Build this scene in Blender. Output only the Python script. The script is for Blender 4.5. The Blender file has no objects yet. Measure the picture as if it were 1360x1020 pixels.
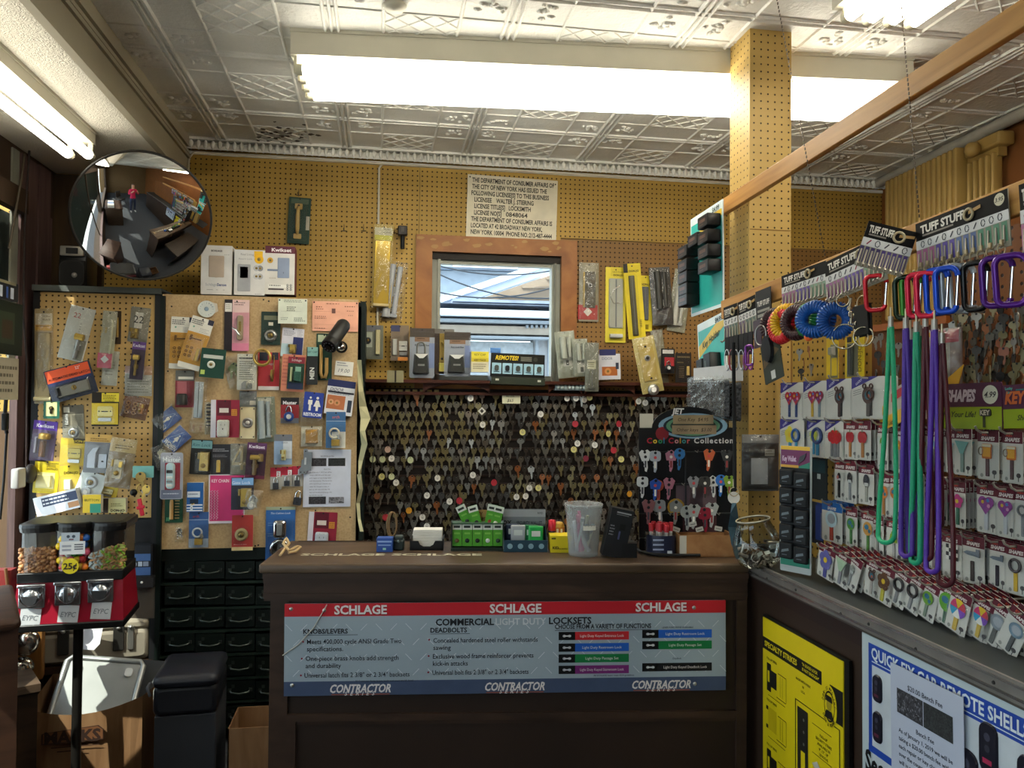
import bpy,math,random
from mathutils import Matrix,Vector
R0 = random.Random(7)
pi = math.pi
scn = bpy.context.scene
COL = scn.collection
F,CX,CY,CAMH = 1050.0,680.0,510.0,1.58
TH = math.radians(9.5)
CR = (Matrix.Rotation(-TH,3,'Z')@Matrix.Rotation(pi/2+math.radians(1.09),3,'X')@Matrix.Rotation(0.009,3,'Z'))
CAM = Vector((0,0,CAMH))
def ray(px,py):return CR@Vector(((px-CX)/F,(CY-py)/F,-1))
def c2w(X,z,h=0.0):
 return Vector((X*math.cos(TH)+z*math.sin(TH),-X*math.sin(TH)+z*math.cos(TH),h))
class Frame:
 """a vertical plane: p0, ex (to the right along it), up, n (towards the viewer)"""
 def __init__(s,p0,ex):
  s.p0 = Vector(p0); s.ex = Vector(ex).normalized(); s.up = Vector((0,0,1)); s.n = s.ex.cross(s.up)
 def at(s,px,py,off=0.0):
  d = ray(px,py); p = s.p0+s.n*off
  return CAM+d*((p-CAM).dot(s.n)/d.dot(s.n))
 def uv(s,p):return((p-s.p0).dot(s.ex),p.z)
 def pt(s,u,z,off=0.0):
  q = s.p0+s.ex*u+s.n*off; q.z = z; return q
 def scale(s,px,py,off=0.0):
  a = s.at(px-2,py,off); b = s.at(px+2,py,off); c = s.at(px,py-2,off); d = s.at(px,py+2,off)
  return(b-a).dot(s.ex)/4,(c-d).z/4
 def mat(s,p,rot=0.0):
  m = Matrix((s.ex,s.up,s.n)).transposed().to_4x4(); m.translation = p
  return m@Matrix.Rotation(rot,4,'Z')
def atz(px,py,z):
 d = ray(px,py); return CAM+d*((z-CAM.z)/d.z)
def atdepth(px,py,zc):
 return CAM+ray(px,py)*zc
def lin(h):
 h = h.lstrip('#'); v = [int(h[i:i+2],16)/255 for i in(0,2,4)]
 return tuple((c/12.92 if c<=.04045 else((c+.055)/1.055)**2.4)for c in v)+(1,)
_M = {}
def newmat(name):
 m = bpy.data.materials.new(name); m.use_nodes = True
 nt = m.node_tree; b = nt.nodes.get('Principled BSDF'); return m,nt,b
def M(h,r=.55,me=0.0,var=.10,sc=14,bump=0.0,spec=.35):
 k = (h,r,me,var,sc,bump,spec)
 if k in _M:return _M[k]
 m,nt,b = newmat('paint_'+h.strip('#'))
 N = nt.nodes; L = nt.links
 b.inputs['Roughness'].default_value = r; b.inputs['Metallic'].default_value = me
 b.inputs['Specular IOR Level'].default_value = spec
 tc = N.new('ShaderNodeTexCoord'); nz = N.new('ShaderNodeTexNoise'); nz.inputs['Scale'].default_value = sc; nz.inputs['Detail'].default_value = 4
 L.new(tc.outputs['Object'],nz.inputs['Vector'])
 mp = N.new('ShaderNodeMapRange'); mp.inputs['From Min'].default_value = .3; mp.inputs['From Max'].default_value = .7
 mp.inputs['To Min'].default_value = 1-var; mp.inputs['To Max'].default_value = 1+var*.6
 L.new(nz.outputs['Fac'],mp.inputs['Value'])
 mx = N.new('ShaderNodeVectorMath'); mx.operation = 'SCALE'; mx.inputs[0].default_value = lin(h)[:3]
 L.new(mp.outputs['Result'],mx.inputs['Scale']); L.new(mx.outputs['Vector'],b.inputs['Base Color'])
 if bump:
  bp = N.new('ShaderNodeBump'); bp.inputs['Strength'].default_value = bump; bp.inputs['Distance'].default_value = .004
  L.new(nz.outputs['Fac'],bp.inputs['Height']); L.new(bp.outputs['Normal'],b.inputs['Normal'])
 _M[k] = m; return m
def emis(name,h,s):
 m,nt,b = newmat(name); b.inputs['Base Color'].default_value = lin(h)
 b.inputs['Emission Color'].default_value = lin(h); b.inputs['Emission Strength'].default_value = s; return m
def clear(name,tint='#ffffff',base=.03,rough=.06,diff=0.0,bump=0.0,gl=1.0,sc=60,cap=.9):
 m,nt,b = newmat(name); N = nt.nodes; L = nt.links; N.remove(b)
 out = N['Material Output']; tr = N.new('ShaderNodeBsdfTransparent'); tr.inputs['Color'].default_value = lin(tint)
 gs = N.new('ShaderNodeBsdfGlossy'); gs.inputs['Roughness'].default_value = rough
 fr = N.new('ShaderNodeFresnel'); fr.inputs['IOR'].default_value = 1.42
 ad = N.new('ShaderNodeMath'); ad.operation = 'MULTIPLY_ADD'; ad.inputs[1].default_value = gl*.7; ad.inputs[2].default_value = base
 L.new(fr.outputs['Fac'],ad.inputs[0])
 mn = N.new('ShaderNodeMath'); mn.operation = 'MINIMUM'; mn.inputs[1].default_value = cap; L.new(ad.outputs[0],mn.inputs[0]); ad = mn
 mx = N.new('ShaderNodeMixShader'); L.new(ad.outputs['Value'],mx.inputs['Fac']); L.new(tr.outputs[0],mx.inputs[1]); L.new(gs.outputs[0],mx.inputs[2])
 last = mx
 if diff:
  df = N.new('ShaderNodeBsdfDiffuse'); df.inputs['Color'].default_value = (.8,.8,.8,1)
  m2 = N.new('ShaderNodeMixShader'); m2 .inputs['Fac'].default_value = diff
  L.new(mx.outputs[0],m2 .inputs[1]); L.new(df.outputs[0],m2 .inputs[2]); last = m2
 if bump:
  tc = N.new('ShaderNodeTexCoord'); nz = N.new('ShaderNodeTexNoise'); nz.inputs['Scale'].default_value = sc; nz.inputs['Detail'].default_value = 3
  L.new(tc.outputs['Object'],nz.inputs['Vector'])
  bp = N.new('ShaderNodeBump'); bp.inputs['Strength'].default_value = bump; bp.inputs['Distance'].default_value = .01
  L.new(nz.outputs['Fac'],bp.inputs['Height']); L.new(bp.outputs['Normal'],gs.inputs['Normal']); L.new(bp.outputs['Normal'],fr.inputs['Normal'])
 L.new(last.outputs[0],out.inputs['Surface']); return m
CLEAR = clear('clear_blister','#fbfcfc',.01,.08,.01,0,.5,60,.22)
BAG = clear('clear_polybag','#f6f7f3',.06,.17,.05,1.0,.9,45,.45)
PANE = clear('window_pane_glass','#f4f8f6',0,.02,0,0,.12)
GLASS = clear('clear_glass','#f0f5f2',.02,.02)
FROST = clear('frosted_plastic','#eef2f3',.03,.25,.2,0,.6,60,.4)
def pegmat(name,h,hole='#2a1a08',pitch=.0254,r=.0042,var=.12,rough=.5):
 """pegboard: a grid of round drilled holes in plane of the object's x/z"""
 m,nt,b = newmat(name); N = nt.nodes; L = nt.links
 tc = N.new('ShaderNodeTexCoord'); sp = N.new('ShaderNodeSeparateXYZ'); L.new(tc.outputs['Object'],sp.inputs[0])
 def cell(o):
  d = N.new('ShaderNodeMath'); d.operation = 'DIVIDE'; d.inputs[1].default_value = pitch; L.new(o,d.inputs[0])
  f = N.new('ShaderNodeMath'); f.operation = 'FRACT'; L.new(d.outputs[0],f.inputs[0])
  s = N.new('ShaderNodeMath'); s.operation = 'SUBTRACT'; s.inputs[1].default_value = .5; L.new(f.outputs[0],s.inputs[0]); return s.outputs[0]
 cb = N.new('ShaderNodeCombineXYZ'); xy = N.new('ShaderNodeMath'); xy.operation = 'ADD'; L.new(sp.outputs['X'],xy.inputs[0]); L.new(sp.outputs['Y'],xy.inputs[1]); L.new(cell(xy.outputs[0]),cb.inputs[0]); L.new(cell(sp.outputs['Z']),cb.inputs[1])
 ln = N.new('ShaderNodeVectorMath'); ln.operation = 'LENGTH'; L.new(cb.outputs[0],ln.inputs[0])
 ms = N.new('ShaderNodeMapRange'); ms.inputs['From Min'].default_value = r/pitch*.8; ms.inputs['From Max'].default_value = r/pitch*1.15
 L.new(ln.outputs['Value'],ms.inputs['Value'])
 nz = N.new('ShaderNodeTexNoise'); nz.inputs['Scale'].default_value = 3; nz.inputs['Detail'].default_value = 6; L.new(tc.outputs['Object'],nz.inputs['Vector'])
 mp = N.new('ShaderNodeMapRange'); mp.inputs['From Min'].default_value = .3; mp.inputs['From Max'].default_value = .7
 mp.inputs['To Min'].default_value = 1-var; mp.inputs['To Max'].default_value = 1+var; L.new(nz.outputs['Fac'],mp.inputs['Value'])
 sc = N.new('ShaderNodeVectorMath'); sc.operation = 'SCALE'; sc.inputs[0].default_value = lin(h)[:3]; L.new(mp.outputs[0],sc.inputs['Scale'])
 mx = N.new('ShaderNodeMix'); mx.data_type = 'RGBA'; mx.inputs[6].default_value = lin(hole)
 L.new(ms.outputs[0],mx.inputs[0]); L.new(sc.outputs[0],mx.inputs[7]); L.new(mx.outputs[2],b.inputs['Base Color'])
 b.inputs['Roughness'].default_value = rough; b.inputs['Specular IOR Level'].default_value = .25
 bp = N.new('ShaderNodeBump'); bp.inputs['Strength'].default_value = .5; bp.inputs['Distance'].default_value = .003
 L.new(ms.outputs[0],bp.inputs['Height']); L.new(bp.outputs[0],b.inputs['Normal']); return m
def woodmat(name,a,c,scale=(3,30,30),rough=.5,bump=.15):
 m,nt,b = newmat(name); N = nt.nodes; L = nt.links
 tc = N.new('ShaderNodeTexCoord'); mp = N.new('ShaderNodeMapping'); mp.inputs['Scale'].default_value = scale; L.new(tc.outputs['Object'],mp.inputs[0])
 nz = N.new('ShaderNodeTexNoise'); nz.inputs['Scale'].default_value = 1; nz.inputs['Detail'].default_value = 8; nz.inputs['Distortion'].default_value = .6; L.new(mp.outputs[0],nz.inputs['Vector'])
 cr = N.new('ShaderNodeValToRGB'); cr.color_ramp.elements[0].color = lin(a); cr.color_ramp.elements[1].color = lin(c)
 cr.color_ramp.elements[0].position = .3; cr.color_ramp.elements[1].position = .7
 L.new(nz.outputs['Fac'],cr.inputs[0]); L.new(cr.outputs[0],b.inputs['Base Color']); b.inputs['Roughness'].default_value = rough
 b.inputs['Specular IOR Level'].default_value = .3
 bp = N.new('ShaderNodeBump'); bp.inputs['Strength'].default_value = bump; bp.inputs['Distance'].default_value = .002
 L.new(nz.outputs['Fac'],bp.inputs['Height']); L.new(bp.outputs[0],b.inputs['Normal']); return m
BRASS = M('#c2a352',.3,.5,.12,30); BRASSD = M('#917840',.38,.5,.2,40); STEEL = M('#a9a9a6',.32,.8,.1,30)
CHROME = M('#d4d6d8',.12,1,.04,20); ALU = M('#a2a8ad',.4,.7,.08,40); BLACK = M('#101010',.5,0,.1,14,0,.2); WHITE = M('#e6e4de',.6,0,.05)
DARK = M('#232323',.5); GREYP = M('#8c8e90',.5); WIRE = M('#c9c6bd',.4,.3); INK = M('#1a1a1c',.7,0,.05)
_TX = {}
def text_geo(s,bold,shear):
 k = (s,bold,shear)
 if k in _TX:return _TX[k]
 c = bpy.data.curves.new('t','FONT'); c.body = s; c.size = 1; c.resolution_u = 2; c.offset = bold; c.shear = shear
 o = bpy.data.objects.new('t',c); COL.objects.link(o)
 me = o.to_mesh(); vs = [(v.co.x,v.co.y)for v in me.vertices]; fs = [tuple(p.vertices)for p in me.polygons]
 o.to_mesh_clear(); bpy.data.objects.remove(o); bpy.data.curves.remove(c)
 if vs:
  x0 = min(v[0]for v in vs); x1 = max(v[0]for v in vs); vs = [(x-x0,y)for x,y in vs]; w = x1-x0
 else:w = 0
 _TX[k] = (vs,fs,w); return _TX[k]
def rrect(w,h,r=0.0,n=3,cx=0,cy=0):
 r = min(r,w/2-1e-5,h/2-1e-5)
 if r<=1e-5:return[(cx-w/2,cy-h/2),(cx+w/2,cy-h/2),(cx+w/2,cy+h/2),(cx-w/2,cy+h/2)]
 P = []
 for(sx,sy,a0)in((1,-1,-pi/2),(1,1,0),(-1,1,pi/2),(-1,-1,pi)):
  for i in range(n+1):
   a = a0+pi/2*i/n; P.append((cx+sx*(w/2-r)+r*math.cos(a),cy+sy*(h/2-r)+r*math.sin(a)))
 return P
def circ(r,n=20,cx=0,cy=0,ry=None,a0=0):
 ry = r if ry is None else ry
 return[(cx+r*math.cos(a0+2*pi*i/n),cy+ry*math.sin(a0+2*pi*i/n))for i in range(n)]
class MB:
 def __init__(s):s.v = []; s.f = []; s.mi = []; s.m = []; s.sm = []; s.T = None
 def _m(s,m):
  if m not in s.m:s.m.append(m)
  return s.m.index(m)
 def add(s,vs,fs,m,smooth=False):
  b = len(s.v)
  if s.T is not None:vs = [tuple(s.T@Vector(v))for v in vs]
  s.v.extend(vs); i = s._m(m)
  for f in fs:s.f.append(tuple(b+k for k in f)); s.mi.append(i); s.sm.append(smooth)
  return s
 def poly(s,P,z,m):return s.add([(x,y,z)for x,y in P],[tuple(range(len(P)))],m)
 def quad(s,x0,y0,x1,y1,z,m):return s.add([(x0,y0,z),(x1,y0,z),(x1,y1,z),(x0,y1,z)],[(0,1,2,3)],m)
 def prism(s,P,z0,z1,m,inset=0.0,smooth=False):
  n = len(P); cx = sum(p[0]for p in P)/n; cy = sum(p[1]for p in P)/n
  Q = P
  if inset:
   w = max(p[0]for p in P)-min(p[0]for p in P); h = max(p[1]for p in P)-min(p[1]for p in P)
   Q = [(cx+(x-cx)*(1-2*inset/w),cy+(y-cy)*(1-2*inset/h))for x,y in P]
  vs = [(x,y,z0)for x,y in P]+[(x,y,z1)for x,y in Q]
  fs = [tuple(range(n-1,-1,-1)),tuple(range(n,2*n))]+[(i,(i+1)%n,n+(i+1)%n,n+i)for i in range(n)]
  return s.add(vs,fs,m,smooth)
 def box(s,c,d,m,bev=0.0):
  x,y,z = c; a,b,e = d[0]/2,d[1]/2,d[2]/2
  if bev<=0:
   vs = [(x+i*a,y+j*b,z+k*e)for i in(-1,1)for j in(-1,1)for k in(-1,1)]
   return s.add(vs,[(0,1,3,2),(4,6,7,5),(0,4,5,1),(2,3,7,6),(0,2,6,4),(1,5,7,3)],m)
  P = rrect(d[0],d[1],bev,2,x,y); n = len(P)
  rings = []
  for zz,ins in((z-e,bev),(z-e+bev*.3,bev*.3),(z-e+bev,0),(z+e-bev,0),(z+e-bev*.3,bev*.3),(z+e,bev)):
   rings.append([(x+(px-x)*(1-ins/a),y+(py-y)*(1-ins/b),zz)for px,py in P])
  return s.loft(rings,m,True,True)
 def bx(s,x0,x1,y0,y1,z0,z1,m,bev=0):return s.box(((x0+x1)/2,(y0+y1)/2,(z0+z1)/2),(abs(x1-x0),abs(y1-y0),abs(z1-z0)),m,bev)
 def loft(s,rings,m,cap=True,smooth=False,closed=False):
  n = len(rings[0]); vs = [p for r in rings for p in r]; fs = []
  k = len(rings)
  for j in range(k if closed else k-1):
   a = j*n; b = ((j+1)%k)*n
   for i in range(n):fs.append((a+i,a+(i+1)%n,b+(i+1)%n,b+i))
  s.add(vs,fs,m,smooth)
  if cap and not closed:
   s.add(rings[0],[tuple(range(n-1,-1,-1))],m); s.add(rings[-1],[tuple(range(n))],m)
  return s
 def lathe(s,prof,m,c=(0,0,0),axis='z',n=24,cap=True):
  R = []
  for r,h in prof:
   ring = []
   for i in range(n):
    a = 2*pi*i/n; x,y = r*math.cos(a),r*math.sin(a)
    p = (x,y,h)if axis=='z' else((x,h,-y)if axis=='y' else(h,x,y))
    ring.append((p[0]+c[0],p[1]+c[1],p[2]+c[2]))
   R.append(ring)
  return s.loft(R,m,cap,True)
 def tube(s,pts,r,m,n=8,closed=False,cap=True):
  P = [Vector(p)for p in pts]; k = len(P); rings = []; prev = None
  for i in range(k):
   if closed:t = P[(i+1)%k]-P[i-1]
   else:t = P[min(i+1,k-1)]-P[max(i-1,0)]
   t = t.normalized()if t.length>1e-9 else Vector((0,0,1))
   if prev is None:
    a = Vector((0,0,1))if abs(t.z)<.9 else Vector((1,0,0)); u = t.cross(a).normalized()
   else:
    u = prev-t*prev.dot(t); u = u.normalized()if u.length>1e-6 else t.orthogonal().normalized()
   prev = u; w = t.cross(u); rr = r[i]if isinstance(r,(list,tuple))else r
   rings.append([tuple(P[i]+u*(rr*math.cos(2*pi*j/n))+w*(rr*math.sin(2*pi*j/n)))for j in range(n)])
  return s.loft(rings,m,cap,True,closed)
 def cyl(s,a,b,r,m,n=14):return s.tube([a,b],r,m,n)
 def sph(s,c,r,m,nu=12,nv=8):
  rx,ry,rz = (r,r,r)if not isinstance(r,(tuple,list))else r
  R = [[(c[0]+rx*max(math.sin(pi*j/nv),.01)*math.cos(2*pi*i/nu),c[1]+ry*max(math.sin(pi*j/nv),.01)*math.sin(2*pi*i/nu),c[2]-rz*math.cos(pi*j/nv))for i in range(nu)]for j in range(nv+1)]
  return s.loft(R,m,True,True)
 def ring(s,c,R,r,m,n=28,k=8,ax='z',ry=None):
  ry = ry or R; P = []
  for i in range(n):
   a = 2*pi*i/n; x,y = R*math.cos(a),ry*math.sin(a)
   P.append((c[0]+x,c[1]+y,c[2])if ax=='z' else((c[0]+x,c[1],c[2]+y)if ax=='y' else(c[0],c[1]+x,c[2]+y)))
  return s.tube(P,r,m,k,True)
 def text(s,t,x,y,size,m,z=.0006,al='c',bold=0.0,shear=0.0,maxw=None,sx=1.0,rot=0.0):
  vs,fs,w = text_geo(t,bold,shear); k = size/.69; kx = k*sx
  if maxw and w*kx>maxw:kx = maxw/w
  ox = {'l':0,'c':-w*kx/2,'r':-w*kx}[al]; c,q = math.cos(rot),math.sin(rot)
  out = []
  for a,b in vs:
   X = a*kx+ox; Y = b*k-size/2; out.append((x+X*c-Y*q,y+X*q+Y*c,z))
  return s.add(out,fs,m)
 def obj(s,name,parent=None,mw=None):
  me = bpy.data.meshes.new(name); me.from_pydata(s.v,[],s.f)
  for m in s.m:me.materials.append(m)
  me.polygons.foreach_set('material_index',s.mi); me.polygons.foreach_set('use_smooth',s.sm); me.update()
  o = bpy.data.objects.new(name,me); COL.objects.link(o)
  if parent is not None:o.parent = parent
  elif mw is not None:o.matrix_world = mw
  return o
def tag(o,label=None,cat=None,group=None,kind=None):
 if label:o['label'] = label
 if cat:o['category'] = cat
 if group:o['group'] = group
 if kind:o['kind'] = kind
 return o
def root(name,label,cat,mw,group=None):
 o = bpy.data.objects.new(name,None); o.empty_display_size = .05; COL.objects.link(o); o.matrix_world = mw
 return tag(o,label,cat,group)
def struct(o):o['kind'] = 'structure'; return o
def dup(o,mw,label=None,group=None):
 r = o.copy(); COL.objects.link(r); r.matrix_world = mw
 if label:r['label'] = label
 if group:r['group'] = group
 for ch in o.children:
  c = ch.copy(); COL.objects.link(c); c.parent = r
  for g in ch.children:
   d = g.copy(); COL.objects.link(d); d.parent = c
 return r
D = 4.10
WALL = Frame((0,D,0),(1,0,0))
BRD = Frame((0,3.78,0),(1,0,0))
def camdir(dx,dz):v = c2w(dx,dz); return v
CTR = Frame(c2w(0,2.345),camdir(1,.045))
RCT = Frame(c2w(.749,2.184),camdir(.159,-1))
DSP = Frame(c2w(.985,2.25),camdir(.233,-1))
BAR1 = Frame(c2w(.739,2.75),camdir(.167,-1))
BAR2 = Frame(c2w(.68,2.55),camdir(.233,-1))
PST = Frame(c2w(.80,2.67),(1,0,0))
ZC = CAMH+1.27
ZL = CAMH+1.067
XL,XB = -1.55,-.946
CTZ = CAMH-.48
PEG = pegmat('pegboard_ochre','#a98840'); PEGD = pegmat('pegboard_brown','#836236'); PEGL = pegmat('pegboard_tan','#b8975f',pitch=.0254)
XRC = 2.825
def slab(name,parts):
 b = MB()
 for(x0,x1,y0,y1,z0,z1,m)in parts:b.bx(x0,x1,y0,y1,z0,z1,m)
 return struct(b.obj(name))
WO = (WALL.at(573,420).x,WALL.at(744,420).x,WALL.at(660,506).z,WALL.at(660,338).z)
zs = WALL.at(880,322).z; xs = WALL.at(557,300).x; zd = 1.25
MUD = M('#5d4630',.8); DKB = M('#3a2a1c',.7)
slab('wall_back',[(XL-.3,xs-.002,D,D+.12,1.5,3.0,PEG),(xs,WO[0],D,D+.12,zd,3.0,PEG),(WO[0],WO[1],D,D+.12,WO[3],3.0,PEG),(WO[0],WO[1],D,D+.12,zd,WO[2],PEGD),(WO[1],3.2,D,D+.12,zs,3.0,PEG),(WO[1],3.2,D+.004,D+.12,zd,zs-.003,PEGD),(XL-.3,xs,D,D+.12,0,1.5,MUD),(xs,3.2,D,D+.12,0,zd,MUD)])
fl,nt,b = newmat('floor_carpet'); b.inputs['Roughness'].default_value = .95
nz = nt.nodes.new('ShaderNodeTexNoise'); nz.inputs['Scale'].default_value = 90; nz.inputs['Detail'].default_value = 6
cr = nt.nodes.new('ShaderNodeValToRGB'); cr.color_ramp.elements[0].color = lin('#1d1f22'); cr.color_ramp.elements[1].color = lin('#55575c')
tc = nt.nodes.new('ShaderNodeTexCoord'); nt.links.new(tc.outputs['Object'],nz.inputs['Vector'])
nt.links.new(nz.outputs['Fac'],cr.inputs[0]); nt.links.new(cr.outputs[0],b.inputs['Base Color'])
slab('floor',[(-2.2,4.2,-4.2,D+.12,-.1,0,fl)])
LFT = Frame((XL,0,0),(0,1,0))
yw = LFT.at(20,500).y
PLUM = woodmat('plum_painted_wood','#4d3936','#6b5450',(40,40,3),.5)
slab('wall_left',[(XL-.15,XL,-4.2,3.4,0,.72,DKB),(XL-.02,XL,3.4,D+.12,0,.72,DKB),(XL-.15,XL,-4.2,3.4,2.42,3.0,DKB),(XL-.02,XL,3.4,D+.12,2.42,3.0,DKB),(XL-.02,XL,yw,D+.12,.72,2.42,PLUM),(XL-.15,XL,.55,.8,.72,2.42,DKB),(XL-.15,XL,-4.2,-3.4,.72,2.42,DKB)])
rd = c2w(.095,-1).normalized()
RW = Frame((XRC,D,0),rd)
TERRA = M('#7a4a22',.7,0,.12,3)
bb = MB(); bb.bx(0,8.6,0,3.0,-.1,0,TERRA); o = bb.obj('wall_right',None,RW.mat(RW.pt(0,0))); struct(o)
slab('wall_front',[(-2.2,4.6,-4.3,-4.2,0,3.0,M('#6b5334',.8))])
TIN,nt,b = newmat('tin_ceiling_paint'); b.inputs['Roughness'].default_value = .5
N = nt.nodes; L = nt.links; tc = N.new('ShaderNodeTexCoord')
n1 = N.new('ShaderNodeTexNoise'); n1 .inputs['Scale'].default_value = 70; n1 .inputs['Detail'].default_value = 2
n2 = N.new('ShaderNodeTexNoise'); n2 .inputs['Scale'].default_value = 2.2; n2 .inputs['Detail'].default_value = 6
for n in(n1,n2):L.new(tc.outputs['Object'],n.inputs['Vector'])
cr = N.new('ShaderNodeValToRGB'); cr.color_ramp.elements[0].color = lin('#cbc8be'); cr.color_ramp.elements[1].color = lin('#e6e4dc')
cr.color_ramp.elements[0].position = .35; cr.color_ramp.elements[1].position = .65
L.new(n2 .outputs['Fac'],cr.inputs[0]); L.new(cr.outputs[0],b.inputs['Base Color'])
bp = N.new('ShaderNodeBump'); bp.inputs['Strength'].default_value = .55; bp.inputs['Distance'].default_value = .006; L.new(n1 .outputs['Fac'],bp.inputs['Height']); L.new(bp.outputs[0],b.inputs['Normal'])
t = MB(); x0,x1,y0,y1 = XB,4.0,-1.2,D
t.bx(x0,4.4,-4.2,D+.1,ZC,ZC+.1,TIN)
def rib(b,a,c,w,h):
 a = Vector(a); c = Vector(c); d = (c-a).normalized(); s = Vector((-d.y,d.x))*w/2
 P = [a+s,a-s,c-s,c+s]; q = s*.35
 Q = [a+q,a-q,c-q,c+q]
 b.add([(p.x,p.y,ZC)for p in P]+[(p.x,p.y,ZC-h)for p in Q],[(4,5,6,7),(0,1,5,4),(1,2,6,5),(2,3,7,6),(3,0,4,7)],TIN)
PX,PY = .606,.61
xr = [-.178+PX*k for k in range(-2,8)]; yr = [3.65-PY*k for k in range(-1,8)]
rnd = random.Random(3)
for x in xr:
 for dx in(-.022,0,.022):
  if x+dx>XB:rib(t,(x+dx,y0),(x+dx,y1),.015,.009)
 for f in(.29,.71):
  if x+f*PX>XB:rib(t,(x+f*PX,y0),(x+f*PX,y1),.014,.006)
for y in yr:
 if y<D:
  for dy in(-.014,.014):rib(t,(x0,y+dy),(x1,y+dy),.013,.007)
 for f in(.29,.71):
  if y+f*PY<D:rib(t,(x0,y+f*PY),(x1,y+f*PY),.01,.004)
for i,x in enumerate(xr):
 for y in yr:
  X0,X1,Y0,Y1 = x+.29*PX,x+.71*PX,y+.29*PY,y+.71*PY
  if Y1<D and X0>XB:
   for k in range(-3,4):
    for sg in(1,-1):
     pts = []
     for q in range(33):
      u = q/32; v = u*sg+k*.34+(0 if sg>0 else 1)
      if 0<=v<=1:pts.append((X0+u*(X1-X0),Y0+v*(Y1-Y0)))
     if len(pts)>3:rib(t,pts[0],pts[-1],.008,.004)
  for cx,cy in((x+.145*PX,y+.145*PY),(x+.855*PX,y+.145*PY),(x+.145*PX,y+.855*PY),(x+.855*PX,y+.855*PY)):
   if cy>D-.06 or cx<XB+.06 or cy<y0:continue
   for k in range(9):
    a = rnd.uniform(0,6.3); rr = rnd.uniform(.005,.05)
    t.sph((cx+rr*math.cos(a),cy+rr*math.sin(a),ZC),(rnd.uniform(.007,.02),rnd.uniform(.007,.02),.007),TIN,6,4)
FL = M('#4a4238',.9)
for k in range(46):
 p = atz(371+rnd.gauss(0,18),178+rnd.gauss(0,7),ZC); r = rnd.uniform(.004,.018)
 t.poly([(p.x+r*rnd.uniform(.4,1.2)*math.cos(-a*1.05),p.y+r*rnd.uniform(.4,1.2)*math.sin(-a*1.05))for a in range(6)],ZC-.0095,FL)
struct(t.obj('ceiling'))
c = MB(); zc0 = ZC-.062
c.bx(XB,XRC,D-.012,D,zc0-.012,zc0+.004,TIN); c.bx(XB,XRC,D-.055,D,ZC-.012,ZC,TIN)
c.loft([[(x,D-.05*math.sin(a),ZC-.01-.05*(1-math.cos(a)))for a in(0,.4,.8,1.2,1.57)]+[(x,D,ZC)]for x in(XB,XRC)],TIN)
k = XB+.02
while k<XRC:
 c.sph((k,D-.038,ZC-.035),(.011,.022,.024),TIN,8,6); k+=.034
struct(c.obj('trim_1'))
PLS,nt,b = newmat('rippled_plaster'); b.inputs['Base Color'].default_value = lin('#dcd6c6'); b.inputs['Roughness'].default_value = .7
N = nt.nodes; L = nt.links; tc = N.new('ShaderNodeTexCoord'); wv = N.new('ShaderNodeTexNoise'); wv.inputs['Scale'].default_value = 60; wv.inputs['Distortion'].default_value = 2.5
L.new(tc.outputs['Object'],wv.inputs['Vector']); bp = N.new('ShaderNodeBump'); bp.inputs['Strength'].default_value = .9; bp.inputs['Distance'].default_value = .008
L.new(wv.outputs['Fac'],bp.inputs['Height']); L.new(bp.outputs[0],b.inputs['Normal'])
TAUP = M('#a29a84',.6,0,.06,5)
slab('ceiling_low',[(XL-.15,XB-.03,-4.2,D,ZL,ZL+.1,PLS)])
q = MB(); q.bx(XB-.03,XB,-4.2,D,ZL,ZC,TAUP)
for zz,dd,hh in((ZC-.05,.014,.05),(ZC-.075,.008,.012),(ZC-.1,.012,.016)):q.bx(XB,XB+dd,-4.2,D,zz,zz+hh,TAUP)
struct(q.obj('beam'))
for i,(a,e,th,m)in enumerate(((21,31,.012,PLUM),(31.6,44,.007,PLUM),(44.6,60,.014,PLUM),(10,19,.008,M('#8a8a7c',.6,0,.2,6)))):
 ya,yb = LFT.at(a,420).y,LFT.at(e,420).y
 struct(slab('trim_%d'%(i+2),[(XL,XL+th,ya,yb,.3 if i<3 else 1.6,ZL-.02,m)]))
dkp = woodmat('dark_panel_mirror_shade','#2a1d10','#46341c',(20,20,3))  # dark wood tone with the mirror's shade painted into the colour
slab('wall_panel',[(XL,WALL.at(125,300).x+.05,D-.03,D,1.9,ZL-.01,dkp)])
slab('trim_7',[(XL,XL+.04,.9,yw,2.36,2.46,DKB),(XL,XL+.06,.8,yw,.68,.74,PLUM)])
g = MB(); g.bx(XL-.015,XL-.012,.8,yw,.74,2.36,PANE); g.bx(XL-.09,XL-.085,-3.4,.55,.74,2.4,PANE)
for y in(.8,2.1):g.bx(XL-.03,XL-.005,y,y+.03,.72,2.4,DKB)
struct(g.obj('window_1'))
WD = woodmat('varnished_window_wood','#7e4d24','#a06a38',(8,8,8),.45)
f = MB(); wx0,wx1,wz0,wz1 = WO; fw = .085; yf = D-.022
def mitre(b,x0,z0,x1,z1,w,y0,y1,m):
 o = [(x0-w,z0-w),(x1+w,z0-w),(x1+w,z1+w),(x0-w,z1+w)]; n = [(x0,z0),(x1,z0),(x1,z1),(x0,z1)]
 for i in range(4):
  P = [o[i],o[(i+1)%4],n[(i+1)%4],n[i]]
  b.add([(x,y0,z)for x,z in P]+[(x,y1,z)for x,z in P],[(0,1,2,3),(7,6,5,4),(0,4,5,1),(1,5,6,2),(2,6,7,3),(3,7,4,0)],m)
mitre(f,wx0,wz0,wx1,wz1,fw,yf,D+.02,WD)
LAT = M('#c9ad7a',.9)
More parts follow.
